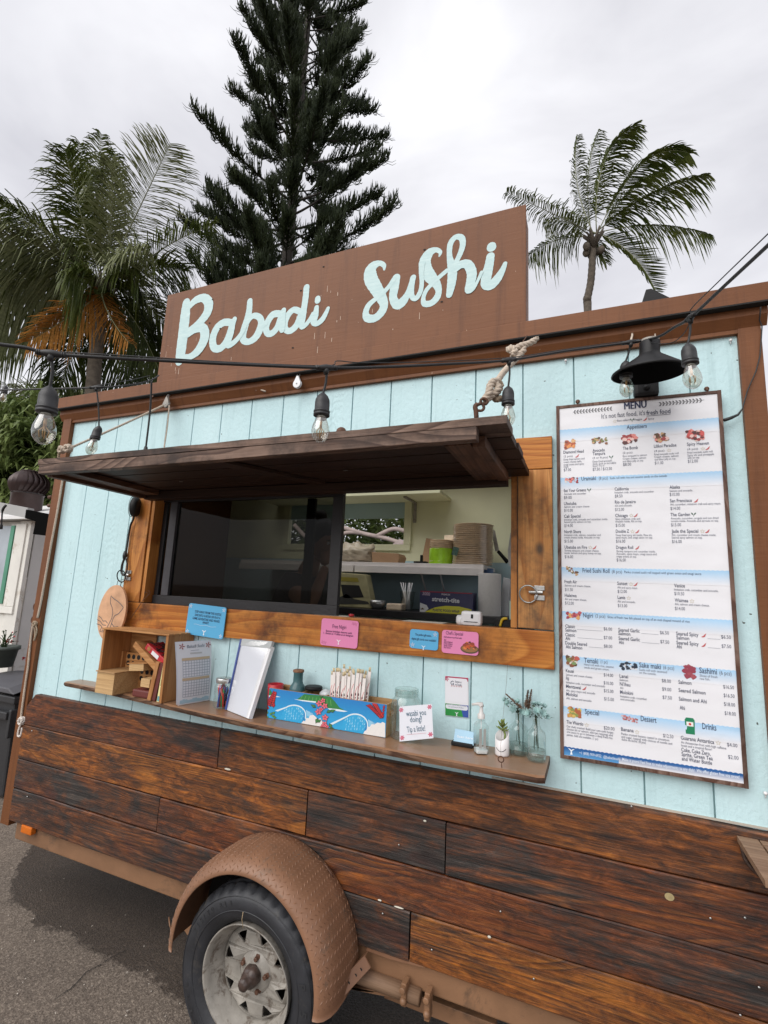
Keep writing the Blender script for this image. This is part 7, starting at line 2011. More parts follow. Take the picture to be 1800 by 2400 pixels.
for i in range(rings_ + 1):
    for k in range(segs_):
        th = pi * i / rings_; a = 2 * pi * k / segs_
        d = Vector((sin(th) * cos(a), sin(th) * sin(a), cos(th)))
        nn = abs(noise.noise(d * 3.2)) * .9 + abs(noise.noise(d * 8)) * .35
        bmv.append(Vector((cs.x - .02, 1.38, shz + .075)) + Vector((d.x * .18, d.y * .12, d.z * .085)) * (.75 + nn * .55))
for v in bmv: v.z = max(v.z, shz + .001)
mb.faces(bmv, [(i*segs_+k, i*segs_+(k+1)%segs_, (i+1)*segs_+(k+1)%segs_, (i+1)*segs_+k) for i in range(rings_) for k in range(segs_)], None, True)
tag(mb.build('plastic_bags', plain('cream crumpled plastic', (.52, .45, .34), .3, .15, 20, .5)), 'crumpled cream plastic bags heaped on the left of the lower shelf', 'bags')
mb = MB(); c0 = P(985, 1305, 1.21); mb.box((c0.x - .045, 1.2, shz + .001), (c0.x + .045, 1.26, shz + .015)); mb.box((c0.x - .005, 1.22, shz + .015), (c0.x + .012, 1.24, shz + .06)); tag(mb.build('black_clip', M['black'], bevel=.003), 'small black gadget at the shelf edge left of the lime band', 'gadget')
# counter along the back wall
CB = 1.66
brd('back_counter', (-2.7, .98, CB - .04), (-.1, D2 - .001, CB), M['winframe'])
# film box
a, b = P(983, 1427, 1.05), P(1106, 1432, 1.05)
t = thing('film_box', 'dark blue and yellow box of stretch film on the back counter', 'box', ((a.x + b.x)/2, 1.05, CB))
fx0, fx1, fz1 = a.x, b.x + .004, P(983, 1384, 1.05).z
mb = MB(); mb.box((fx0, 1.05, CB + .001), (fx1, 1.17, fz1)); mb.build('carton', plain('dark blue carton', (.03, .03, .09), .4), t, bevel=.002)
g = MB(); fh = fz1 - CB; fw_ = fx1 - fx0
def FP(u, v, l=0): return (fx0 + u * fw_, 1.05 - .0008 - l, CB + v * fh)
g.poly([FP(.01, .94), FP(.99, .94), FP(.99, .99), FP(.01, .99)][::1], (.25, .02, .04))
g.poly([FP(.12, .05, .0002), FP(.30, .26, .0002), FP(.50, .36, .0002), FP(.75, .36, .0002), FP(.98, .26, .0002), FP(.98, .02, .0002), FP(.12, .02, .0002)], (.62, .58, .04))
g.poly([FP(.01, .02, .0003), FP(.11, .02, .0003), FP(.18, .18, .0003), FP(.14, .34, .0003), FP(.01, .44, .0003)], (.6, .6, .6)); g.poly([FP(.02, .12, .0005), FP(.10, .14, .0005), FP(.06, .22, .0005)], (.1, .06, .03))
text_to(g, 'stretch-tite', FP(.24, .55), FP(.76, .52), .040, (0, -1, 0), (.62, .62, .66), .03, .001)
text_to(g, '3000', FP(.05, .80), FP(.20, .78), .030, (0, -1, 0), (.4, .3, .4), .03, .001); text_to(g, 'PREMIUM', FP(.42, .84), FP(.58, .83), .014, (0, -1, 0), (.6, .55, .6), .02, .001)
text_to(g, 'PLASTIC FOOD WRAP', FP(.26, .09), FP(.76, .08), .022, (0, -1, 0), (.05, .05, .12), .02, .001)
g.build('carton_print', M['print'], t, colors=True)
c0 = P(1147, 1435, 1.15)
t = thing('paper_roll', 'upright white paper towel roll right of the film box', 'paper roll', (c0.x, 1.15, CB)); mb = MB(); mb.lathe([(0, 0), (.070, 0), (.072, .004), (.072, .262), (.070, .266), (.022, .266), (.022, .2)], (c0.x, 1.15, CB), (0, 0, 1), 32); mb.build('roll', plain('paper towel', (.62, .60, .58), .9, .04, 60, .4), t)
mb = MB(); mb.lathe([(0, .0), (.05, 0), (.05, .31), (.0, .31)], (c0.x - .065, 1.36, CB), (0, 0, 1), 20); tag(mb.build('blue_bottle', plain('blue plastic', (.10, .18, .35), .4)), 'blue plastic bottle partly hidden behind the paper roll', 'bottle')
c0 = P(1180, 1430, 1.25); mb = MB(); mb.prism([(c0.x - .03, 1.22, CB), (c0.x + .035, 1.22, CB), (c0.x + .045, 1.24, CB + .24), (c0.x - .0, 1.24, CB + .25)], (0, .05, 0)); tag(mb.build('plastic_jug', plain('cloudy plastic', (.45, .46, .48), .4), bevel=.004), 'cloudy plastic container at the far right of the back counter', 'container')
# knives hanging at the right
t = thing('hanging_knife', 'black handled knife hanging on the wall right of the plates', 'knife', P(1175, 1290, 1.5))
mb = MB(); a, b = P(1160, 1270, 1.5), P(1167, 1292, 1.5); e = P(1190, 1318, 1.5); mb.tube([b, (b+e)/2, e], [.012, .013, .016], 8); mb.build('handle', M['black'], t)
mb = MB(); mb.prism([b + Vector((-.02, 0, 0)), b + Vector((.01, 0, 0)), a + Vector((.0, 0, .08)), a + Vector((-.03, 0, .10))], (0, .002, 0)); mb.build('blade', M['steel'], t)
t = thing('hanging_cleaver', 'large steel knife hanging by the right post inside the opening', 'knife', P(1200, 1290, 1.4))
mb = MB(); q = [P(1212, 1228, 1.4), P(1196, 1250, 1.4), P(1190, 1290, 1.4), P(1192, 1325, 1.4), P(1200, 1330, 1.4), P(1208, 1290, 1.4), P(1214, 1262, 1.4)]; mb.prism(q, (0, .003, 0)); mb.build('blade', M['steel'], t)
mb = MB(); mb.tube([P(1212, 1228, 1.4), P(1216, 1200, 1.4)], .014, 8); mb.build('handle', M['black'], t)
# scale / sketch bag on the left of the counter, bowl, straws, tubs
a, b = P(795, 1420, 1.1), P(872, 1420, 1.1)
t = thing('rice_sack', 'cream and black printed rice sack standing on the counter left of the bowl', 'sack', ((a.x+b.x)/2, 1.1, CB))
mb = MB(); zt_ = P(846, 1346, 1.1).z
mb.prism([(a.x - .05, 1.1, CB + .001), (b.x, 1.1, CB + .001), (b.x - .01, 1.1, CB + .05), (b.x - .06, 1.1, zt_), (a.x - .05, 1.1, zt_ + .01)], (0, .09, 0)); mb.build('sack_body', plain('cream sack', (.36, .33, .18), .6, .2, 12, .4), t, bevel=.008)
g = MB(); X0 = a.x; 
def SP(u, v): p = P(u, v, 1.1); return (p.x, 1.0985, p.z)
g.poly([SP(799, 1370), SP(842, 1372), SP(853, 1400), SP(805, 1402)], (.02, .02, .02)); g.poly([SP(795, 1400), SP(812, 1392), SP(830, 1404), SP(862, 1410), SP(866, 1416), SP(795, 1416)], (.05, .05, .045)); g.poly([SP(795, 1352), SP(838, 1354), SP(842, 1364), SP(796, 1362)], (.30, .25, .04)); g.build('sack_print', M['print'], t, colors=True)
c0 = P(885, 1408, 1.1); t = thing('steel_bowl', 'small steel bowl on the back counter', 'bowl', (c0.x, 1.15, CB)); mb = MB(); mb.lathe([(0, .002), (.03, .002), (.052, .03), (.055, .06), (.053, .06), (.05, .03), (0, .006)], (c0.x, 1.10, CB), (0, 0, 1), 24); mb.build('bowl_body', M['steel'], t)
c0 = P(927, 1415, 1.1); mb = MB(); mb.box((c0.x - .06, 1.08, CB + .001), (c0.x + .05, 1.18, CB + .045)); tag(mb.build('paper_tub', M['kraft'], bevel=.01), 'low brown paper tub right of the steel bowl', 'tub')
c0 = P(955, 1400, 1.2)
t = thing('straw_cup', 'clear cup of white straws on the back counter left of the film box', 'cup', (c0.x, 1.2, CB))
mb = MB(); mb.lathe([(0, .002), (.035, .002), (.055, .13), (.056, .13)], (c0.x, 1.2, CB), (0, 0, 1), 20); mb.build('cup_wall', M['glass'], t)
mb = MB()
for k in range(9): mb.tube([(c0.x + random.uniform(-.02, .02), 1.2, CB + .01), (c0.x + random.uniform(-.05, .06), 1.2 + random.uniform(-.03, .03), CB + .19)], .004, 6)
mb.build('straws', M['white'], t)
# things just inside on the sill
rc = P(1112, 1462, .06)
t = thing('white_card_reader', 'white rounded card reader standing on the sill at the right of the opening', 'card reader', (rc.x, .07, 1.6565))
SLZ = 1.6565
mb = MB(); mb.box((rc.x - .056, .045, SLZ), (rc.x + .030, .090, SLZ + .060)); mb.build('reader_body', M['white'], t, bevel=.012)
mb = MB(); mb.box((rc.x - .012, .0435, SLZ + .030), (rc.x - .003, .0448, SLZ + .047)); mb.box((rc.x - .042, .0435, SLZ + .014), (rc.x + .016, .0448, SLZ + .017)); mb.build('slot', M['black'], t)
mb = MB(); mb.lathe([(.0, 0), (.018, 0), (.022, .012), (.022, .030), (.016, .04), (0, .04)], (rc.x - .062, .08, SLZ), (0, 0, 1), 16); mb.build('paper_roll_end', M['white'], t)
for (q, lab) in (((795, 1438, 860, 1443), 'white paper slip lying on the sill behind the sliding window edge'), ((975, 1452, 1064, 1458), 'white paper strip lying on the sill left of the card reader')):
    a, b = PZ(q[0], q[1], SLZ + .001), PZ(q[2], q[3], SLZ + .001)
    z_ = SLZ + .0015
    mb = MB(); mb.box((a.x, .02, z_), (b.x, .115, z_ + .0008)); o = mb.build('paper_slip', plain('paper', (.66, .62, .52), .8, .04)); tag(o, lab, 'paper')
mb = MB(); c0 = P(828, 1440, .09); mb.lathe([(0, 0), (.012, 0), (.013, .010), (.006, .012), (0, .012)], (c0.x, .07, SLZ + .0025), (0, 0, 1), 14); tag(mb.build('red_stamp', M['red']), 'small red stamp on the white slip inside the window', 'stamp')
c0 = P(1190, 1465, .16)
t = thing('pen_holder', 'black pen and scissors holder at the right corner inside the opening', 'holder', (c0.x, .16, SLZ))
mb = MB(); mb.box((c0.x - .055, .150, SLZ - .05), (c0.x + .045, .20, SLZ + .03)); mb.build('holder_box', M['black'], t, bevel=.003)
mb = MB(); mb.tube(catmull([(c0.x - .03, .145, SLZ + .0), (c0.x - .02, .145, SLZ + .03), (c0.x + .0, .145, SLZ + .035)], 4), .006, 6); mb.build('yellow_handle', plain('yellow plastic', (.6, .42, .02), .4), t)
mb = MB(); mb.box((c0.x + .006, .165, SLZ + .02), (c0.x + .018, .17, SLZ + .11)); mb.build('pen', plain('pale green pen', (.35, .5, .42), .4), t)
mb = MB()
for k in range(3): mb.tube([(c0.x + .025 + .008*cos(a) + k*.006, .146, SLZ + .01 + .008*sin(a) - k*.012) for a in [2*pi*j/10 for j in range(11)]], .0018, 5)
mb.build('keys', M['steel'], t)
# dried stalks sticking out at the left of the sill
t = thing('dried_sprig', 'thin dried brown sprig leaning out at the lower left corner of the opening', 'sprig', P(330, 1420, -.04))
mb = MB()
for (e0, e1) in (((348, 1392), (340, 1388)), ((352, 1390), (346, 1384)), ((341, 1385), (338, 1392))):
    mb.tube(catmull([P(306, 1450, -.04), P(333, 1410, -.045), P(*e0, -.05), P(*e1, -.055)], 4), .0011, 4)
mb.build('stalks', M['rust'], t)

# ================================================================== PERSON behind the tinted window
hc = PD(752, 1262, 2.95)
person = thing('person', 'person in a dark shirt, hair in a bun, looking down behind the tinted window', 'person', (hc.x - .12, hc.y, .415))
def skin_mesh(name, verts, edges, mat_, parent, levels=2, root=0):
    me = bpy.data.meshes.new(name); org = ORG[parent]
    me.from_pydata([Vector(v[:3]) - org for v in verts], edges, [])
    o = bpy.data.objects.new(name, me); C.objects.link(o)
    md = o.modifiers.new('s', 'SKIN'); md.use_smooth_shade = True
    for i, v in enumerate(verts):
        r = v[3] if isinstance(v[3], tuple) else (v[3], v[3])
        me.skin_vertices[0].data[i].radius = r; me.skin_vertices[0].data[i].use_root = (i == root)
    m2 = o.modifiers.new('u', 'SUBSURF'); m2.levels = levels; m2.render_levels = levels
    dg = bpy.context.evaluated_depsgraph_get(); dg.update()
    nm = bpy.data.meshes.new_from_object(o.evaluated_get(dg)); o.modifiers.clear(); o.data = nm; nm.name = name
    for p in nm.polygons: p.use_smooth = True
    nm.materials.clear(); nm.materials.append(mat_)
    o.parent = parent; ORG[o] = org
    return o
hx, hy, hz_ = hc
neck = Vector((hx - .055, hy + .01, hz_ - .14)); ch = Vector((hx - .13, hy + .02, hz_ - .32)); pel = Vector((hx - .19, hy + .02, .415 + .95 - .06))
pel.z = min(pel.z, hz_ - .70)
Ls, Rs = ch + Vector((-.03, .17, .06)), ch + Vector((.02, -.17, .05))
Re = Rs + Vector((.02, -.05, -.27)); Rw = Vector((hx + .075, hy - .05, hz_ - .165)); Re = Vector((hx + .05, hy - .16, hz_ - .42))
Le = Ls + Vector((-.02, .05, -.28)); Lw = Le + Vector((.20, -.05, -.06))
Rh = Rw + Vector((.012, .02, .06))
fz = .415
V = [(*pel, (.135, .105)), (*((pel + ch) / 2), (.125, .095)), (*ch, (.150, .105)), (*(ch + Vector((.03, 0, .09))), (.085, .075)), (*neck, .052), (*(neck + Vector((.02, 0, .06))), .050),
     (*Rs, .058), (*Re, .042), (*Rw, .026), (*Ls, .058), (*Le, .042), (*Lw, .026),
     (pel.x, pel.y - .09, pel.z - .08, .085), (pel.x + .02, pel.y - .10, fz + .50, .058), (pel.x, pel.y - .10, fz + .08, .038), (pel.x + .12, pel.y - .10, fz + .035, .032),
     (pel.x, pel.y + .09, pel.z - .08, .085), (pel.x + .02, pel.y + .10, fz + .50, .058), (pel.x, pel.y + .10, fz + .08, .038), (pel.x + .12, pel.y + .10, fz + .035, .032)]
E_ = [(0,1),(1,2),(2,3),(3,4),(4,5),(2,6),(6,7),(7,8),(2,9),(9,10),(10,11),(0,12),(12,13),(13,14),(14,15),(0,16),(16,17),(17,18),(18,19)]
skin_mesh('body', V, E_, M['skin'], person)
# shirt follows torso and upper arms
Vs = [(*(pel + Vector((0, 0, -.03))), (.158, .128)), (*((pel + ch) / 2), (.150, .118)), (*(ch + Vector((0, 0, -.01))), (.172, .128)), (*(ch + Vector((.032, 0, .085))), (.100, .090)),
      (*Rs, .075), (*(Rs * .45 + Re * .55), .062), (*Ls, .075), (*(Ls * .45 + Le * .55), .062)]
skin_mesh('shirt', Vs, [(0,1),(1,2),(2,3),(2,4),(4,5),(2,6),(6,7)], M['shirt'], person)
# head: looks to the right and down
HM = Matrix.Translation(hc) @ Matrix.Rotation(radians(28), 4, 'Y')
mb = MB(); vs = []; ns, nr = 32, 24
for i in range(nr + 1):
    th = pi * i / nr
    for k in range(ns):
        a = 2 * pi * k / ns; d = Vector((sin(th) * cos(a), sin(th) * sin(a), cos(th)))
        p = Vector((d.x * .094, d.y * .074, d.z * .115))
        if d.z < 0: p.x *= 1 - .10 * d.z * d.z; p.y *= 1 + .34 * d.z; p.x += .018 * -d.z
        if d.x > .75 and abs(d.y) < .30:                    # nose, lips, chin along the face line
            q = 1 - abs(d.y) / .30
            p.x += q * (.020 * math.exp(-((p.z + .012) / .014) ** 2) + .006 * math.exp(-((p.z + .047) / .008) ** 2) + .006 * math.exp(-((p.z + .058) / .007) ** 2) + .010 * math.exp(-((p.z + .090) / .016) ** 2) - .006 * math.exp(-((p.z - .012) / .010) ** 2))
        if d.x > .55 and .22 < abs(d.y) < .62: p.x -= .006 * math.exp(-((p.z - .005) / .013) ** 2)
        vs.append(HM @ p)
mb.faces(vs, [(i*ns+k, (i+1)*ns+k, (i+1)*ns+(k+1)%ns, i*ns+(k+1)%ns) for i in range(nr) for k in range(ns)], None, True)
mb.build('head', M['skin'], person)
for s_ in (-1, 1):
    mb = MB(); mb.sphere(HM @ Vector((.076, s_ * .030, .004)), .0115, 12, 8); mb.build('eye', M['white'], person)
    mb = MB(); mb.sphere(HM @ Vector((.0845, s_ * .0305, .002)), .0052, 8, 6); mb.build('iris', M['hair'], person)
    mb = MB(); mb.tube([HM @ Vector((.083, s_ * .018, .020)), HM @ Vector((.080, s_ * .034, .024)), HM @ Vector((.070, s_ * .048, .019))], [.003, .0035, .002], 6); mb.build('eyebrow', M['hair'], person)
    mb = MB(); mb.sphere(HM @ Vector((-.006, s_ * .075, -.006)), .019, 12, 8, (.75, .35, 1.35)); mb.build('ear', M['skin'], person)
mb = MB(); mb.tube([HM @ Vector((.090, -.018, -.052)), HM @ Vector((.101, 0, -.051)), HM @ Vector((.090, .018, -.052))], [.002, .005, .002], 8); mb.build('lips', plain('lips', (.32, .10, .08), .5), person)
mb = MB(); vs = []
for i in range(17):
    th = pi * i / 16
    for k in range(ns):
        a = 2 * pi * k / ns; d = Vector((sin(th) * cos(a), sin(th) * sin(a), cos(th)))
        cut = max(0, d.x) * .9 - .05
        r = 1.075 + .02 * sin(k * 5 + i)
        p = Vector((d.x * .096 * r, d.y * .077 * r, d.z * .120 * r))
        lim = -.055 if d.x < .0 else -.055 + d.x * .145
        if p.z < lim: p = Vector((p.x * .9, p.y * .86, lim))
        if d.x > .5 and p.z < .05: p.x = min(p.x, .070); p.z = max(p.z, .045)
        vs.append(HM @ p)
mb.faces(vs, [(i*ns+k, (i+1)*ns+k, (i+1)*ns+(k+1)%ns, i*ns+(k+1)%ns) for i in range(16) for k in range(ns)], None, True); mb.build('hair', M['hair'], person)
mb = MB(); mb.sphere(HM @ Vector((-.075, 0, .115)), .042, 16, 12, (1, 1, .9)); mb.tube([HM @ Vector((-.05, 0, .09)), HM @ Vector((-.075, 0, .115))], .03, 10); mb.build('hair_bun', M['hair'], person)
# hands: palm with five bent fingers each
def hand(wrist, palm_dir, side, curl, name='hand'):
    pd = palm_dir.normalized(); sd2 = side.normalized(); nn = pd.cross(sd2).normalized()
    V2 = [(*wrist, .024), (*(wrist + pd * .035), (.032, .017)), (*(wrist + pd * .075), (.036, .014))]; E2 = [(0, 1), (1, 2)]
    for k, (o_, L_) in enumerate(((-.027, .068), (-.009, .076), (.009, .072), (.027, .056))):
        i = len(V2); b_ = wrist + pd * .085 + sd2 * o_; p = b_; d = pd.copy()
        V2.append((*p, .0088)); E2.append((2, i))
        for j, f in enumerate((.42, .32, .26)):
            d = (d + nn * curl).normalized(); p = p + d * L_ * f; V2.append((*p, .0082 - j * .0007)); E2.append((i + j, i + j + 1))
    i = len(V2); p = wrist + pd * .03 - sd2 * .028; V2.append((*p, .011)); E2.append((1, i))
    d = (pd * .6 - sd2 * .8).normalized()
    for j, L_ in enumerate((.032, .028)): p = p + d * L_; d = (d + pd * .5 + nn * .2).normalized(); V2.append((*p, .0095 - j * .001)); E2.append((i + j, i + j + 1))
    skin_mesh(name, V2, E2, M['skin'], person, 1)
hand(Rw, Vector((-.25, .25, 1)), Vector((.9, 0, .2)), .35)
hand(Lw, Vector((1, -.2, -.15)), Vector((0, 1, 0)), .25)
# ================================================================== SURROUNDINGS
# white neighbour trailer on the left
nc = PD(82, 1254, 5.0); NX, NY = nc.x, nc.y
nt = thing('white_food_truck', 'dirty white truck with green trimmed window beyond the left end of the trailer', 'truck', (NX - 1.2, NY + 1, gz))
zr = PD(90, 1222, 5.0).z
def nb(name, a, b, m, bev=.004): mb = MB(); mb.box(a, b); return mb.build(name, m, nt, bevel=bev)
shaded_wall = plain('shaded white side paint', (.62, .61, .59), .6, .06, 3, dirt=(.30, .25, .19), dsc=3, damt=.60)  # shade of the side face put into the colour as a greyer white
nb('side_wall', (NX - .02, NY + .0, .25), (NX, NY + 2.6, zr), shaded_wall)
nb('front_wall', (NX - 3.2, NY - .02, .25), (NX - .021, NY, zr), M['whitewall'])
nb('corner_post', (NX - .16, NY - .06, .25), (NX + .012, NY - .021, zr), M['whitewall'])
nb('corner_post', (NX - .34, NY - .045, .25), (NX - .18, NY - .021, zr - .02), M['whitewall'])
mb = MB(); mb.box((NX - .178, NY - .03, .3), (NX - .163, NY - .0205, zr)); mb.build('rust_seam', plain('rust streaked seam', (.20, .13, .09), .8, .5, 8), nt)
nb('side_rib', (NX + .001, NY + .25, .25), (NX + .02, NY + .27, zr), M['whitewall'])
# window with green trim
gx = lambda u: P(u, 1300, NY - .06).x
ztop = zr - .03; zb = P(30, 1422, NY - .07).z
nb('window_casing', (gx(30), NY - .075, zb), (gx(54), NY - .046, ztop), M['whitewall'])
nb('green_trim', (gx(21), NY - .085, zb + .02), (gx(29.5), NY - .046, ztop - .02), M['green'])
nb('window_pane', (gx(-200), NY - .06, zb + .02), (gx(20.5), NY - .05, ztop - .02), M['curtain'])
nb('casing_foot', (gx(-210), NY - .078, zb - .07), (gx(54), NY - .046, zb - .002), M['whitewall'])
# sloping roof
mb = MB(); q = [(NX - 3.3, NY - .16, zr + .005), (NX + .10, NY - .16, zr + .005), (NX + .08, NY + 2.7, zr + .10), (NX - 3.3, NY + 2.7, zr + .10)]
q2 = [Vector(p) + Vector((0, 0, .03)) for p in q]; q3 = [Vector((NX - 3.2, NY + .8, zr + .34)), Vector((NX - .25, NY + .8, zr + .34)), Vector((NX - .25, NY + 2.4, zr + .36)), Vector((NX - 3.2, NY + 2.4, zr + .36))]
mb.faces([Vector(p) for p in q] + q2 + q3, [(0,3,2,1),(0,1,5,4),(1,2,6,5),(2,3,7,6),(3,0,4,7),(4,5,9,8),(5,6,10,9),(6,7,11,10),(7,4,8,11),(8,9,10,11)], None, False); mb.build('roof', plain('white roof sheet', (.72, .71, .70), .5, .05, 3), nt)
# turbine vent
vc = PD(63, 1172, 5.35)
vt = thing('turbine_vent', 'dark brown turbine roof vent with curved fins on the white truck', 'roof vent', vc)
mb = MB(); mb.lathe([(.150, -.16), (.150, .055), (.160, .060), (0, .062)], vc, (0, 0, 1), 32); mb.build('vent_pipe', M['vent'], vt)
mb = MB(); mb.lathe([(0, .33), (.09, .322), (.10, .315), (.0, .30)], vc, (0, 0, 1), 24); mb.lathe([(.155, .07), (.150, .08), (0, .08)], vc, (0, 0, 1), 24); mb.build('vent_cap', M['vent'], vt)
for k in range(22):
    a0 = 2 * pi * k / 22; mb = MB(); vs = []
    for j in range(9):
        t_ = j / 8; z = .075 + .25 * t_; r = .155 + .050 * sin(pi * (t_ * .86 + .02)) - .09 * t_ ** 3
        a = a0 + .25 * sin(pi * t_)
        vs += [vc + Vector((r * cos(a), r * sin(a), z)), vc + Vector(((r - .022) * cos(a + .26), (r - .022) * sin(a + .26), z))]
    mb.faces(vs, [(2*j, 2*j+1, 2*j+3, 2*j+2) for j in range(8)], None, True); mb.build('vent_fin', M['vent'], vt)
# grey arm with a black angle at its end, and things hung from it
at_ = thing('awning_arm', 'grey beam ending in a black angle bracket in front of the white truck', 'beam', PD(60, 1200, 4.6))
mb = MB(); a, b = PD(-40, 1182, 4.6), PD(63, 1202, 4.6); up = Vector((0, 0, .048)); mb.prism([a - up, b - up, b + up, a + up], (0, .06, 0)); mb.build('beam', plain('grey timber', (.42, .42, .41), .6, .08, 4), at_)
mb = MB(); q = [PD(u, v, 4.55) for u, v in ((61, 1194), (115, 1205), (105, 1255), (77, 1252), (83, 1222), (58, 1214))]; mb.prism(q, (0, .05, 0)); mb.build('angle_bracket', M['matt'], at_)
mb = MB(); mb.sphere(PD(116, 1216, 4.6), .02, 8, 6); mb.build('red_reflector', M['red'], at_)
t = thing('string_socket', 'black string light socket without bulb hanging in front of the white truck', 'light socket', PD(6, 1200, 4.0))
mb = MB(); mb.tube(catmull([PD(14, 1184, 4.0), PD(6, 1196, 4.0), PD(4, 1222, 4.0), PD(2, 1240, 4.0)], 4), [.010] * 5 + [.006] * 5 + [.012] * 3, 7); mb.build('socket_body', M['cable'], t)
# green pot with red flowers
pt = PD(8, 1530, 4.4)
t = thing('flower_pot', 'dark pot of small red flowers at the left picture edge above the bin', 'plant pot', pt)
mb = MB(); mb.lathe([(0, -.12), (.085, -.12), (.11, .03), (.125, .03), (.125, .06), (.10, .06), (0, .04)], pt, (0, 0, 1), 24); mb.build('pot_body', plain('grey green pot', (.06, .075, .065), .6, .2), t)
st = MB(); fl = MB(); rr = random.Random(2)
for k in range(16):
    e = pt + Vector((rr.uniform(-.14, .12), rr.uniform(-.05, .05), rr.uniform(.10, .21))); st.tube([pt + Vector((rr.uniform(-.05, .05), 0, .04)), (pt + e) / 2 + Vector((0, 0, .05)), e], .003, 4)
    for j in range(6):
        a = rr.random() * 6.28; d = Vector((cos(a), sin(a), rr.uniform(-.3, .6))) * .016; s_ = Vector((-sin(a), cos(a), 0)) * .008
        (fl if k < 3 else st).poly([e - s_, e + d, e + s_, e - d * .3])
for c in (PD(21, 1503, 4.4), PD(58, 1546, 4.3)):
    for j in range(22):
        a = rr.random() * 6.28; d = Vector((cos(a), sin(a), rr.uniform(-1, 1))) * .022; fl.poly([c + d, c + d + Vector((.010, 0, .008)), c + d * .4 + Vector((0, .01, .012)), c + d * .6])
st.build('foliage', M['stemgreen'], t); fl.build('blossom', M['red'], t)
# wheelie bin
bc = PZ(18, 1936, gz)
bx1 = P(58, 1936, 0).x
bnx, bny = -3.60, .28
t = thing('waste_bin', 'dark grey wheeled waste bin at the left end of the trailer', 'bin', (bnx - .3, bny, gz))
b_top = PD(60, 1600, 4.05)
bx = b_top.x; by = b_top.y; bz = b_top.z
mb = MB(); w0, w1, d0, d1, bh = .52, .62, .50, .62, bz - .10
X1 = bx
vs = [(X1 - w0 - .03, by, gz + .02), (X1 - .06, by, gz + .02), (X1 - .06, by + d0, gz + .02), (X1 - w0 - .03, by + d0, gz + .02), (X1 - w1, by - .06, bh), (X1, by - .06, bh), (X1, by + d1, bh), (X1 - w1, by + d1, bh)]
mb.faces(vs, [(0,3,2,1),(4,5,6,7),(0,1,5,4),(1,2,6,5),(2,3,7,6),(3,0,4,7)], None, False); mb.build('bin_body', M['bin'], t, bevel=.02)
mb = MB(); mb.box((X1 - w1 - .02, by - .08, bh - .06), (X1 + .02, by + d1 + .02, bh)); mb.build('bin_rim', M['bin'], t, bevel=.012)
mb = MB(); n = 8; vs = []
for j in range(n + 1):
    y = by - .10 + (d1 + .14) * j / n; z = bh + .015 + .075 * sin(pi * min(1, .12 + j / n * .95))
    vs += [(X1 - w1 - .03, y, z - .02), (X1 + .03, y, z - .02), (X1 - .05, y, z + .02), (X1 - w1 + .05, y, z + .02)]
mb.faces(vs, [(j*4+k, j*4+(k+1)%4, (j+1)*4+(k+1)%4, (j+1)*4+k) for j in range(n) for k in range(4)] + [(3,2,1,0), (n*4, n*4+1, n*4+2, n*4+3)], None, False); mb.build('bin_lid', plain('faded bin lid', (.09, .09, .10), .5, .1, 5), t, bevel=.008)
mb = MB(); mb.box((X1 - .02, by - .085, bh - .32), (X1 + .012, by + .02, bh - .10)); mb.box((X1 - .25, by - .10, bh - .18), (X1 - .02, by - .06, bh - .12)); mb.build('bin_lug', M['bin'], t, bevel=.01)
for yy_ in (by + .45,): 
    mb = MB(); mb.lathe([(0, -.03), (.10, -.03), (.11, 0), (.10, .03), (0, .03)], (X1 - .02, yy_, gz + .11), (1, 0, 0), 20); mb.build('bin_wheel', M['tyre'], t)

# folding wooden side table at the right end of the plank skirt
ta = P(1726, 1957, -.045)
t = thing('side_table', 'tan wooden fold out table leaning at the lower right corner', 'table', (ta.x + .1, -.2, ta.z - .1))
q = [ta, PZ(1800, 2072, ta.z), ]
e1 = PZ(1800, 2072, ta.z)
X0 = ta.x; zT = ta.z
def tb(name, a, b): mb = MB(); mb.box(a, b); return mb.build(name, M['tan_table'], t, bevel=.002)
tb('table_board', (X0, -.32, zT - .018), (X0 + .055, -.046, zT)); tb('table_board', (X0 + .059, -.075, zT - .018), (X0 + .30, -.046, zT - .001))
for k in range(4): tb('table_slat', (X0 + .061, -.140 - k * .062, zT - .016), (X0 + .30, -.080 - k * .062, zT - .002))
mb = MB(); mb.tube(catmull([(X0 + .012, -.046, zT - .03), (X0 + .016, -.058, zT - .06), (X0 + .028, -.07, zT - .075), (X0 + .04, -.10, zT - .08)], 4), .006, 6); mb.build('table_stay', M['awning'], t)

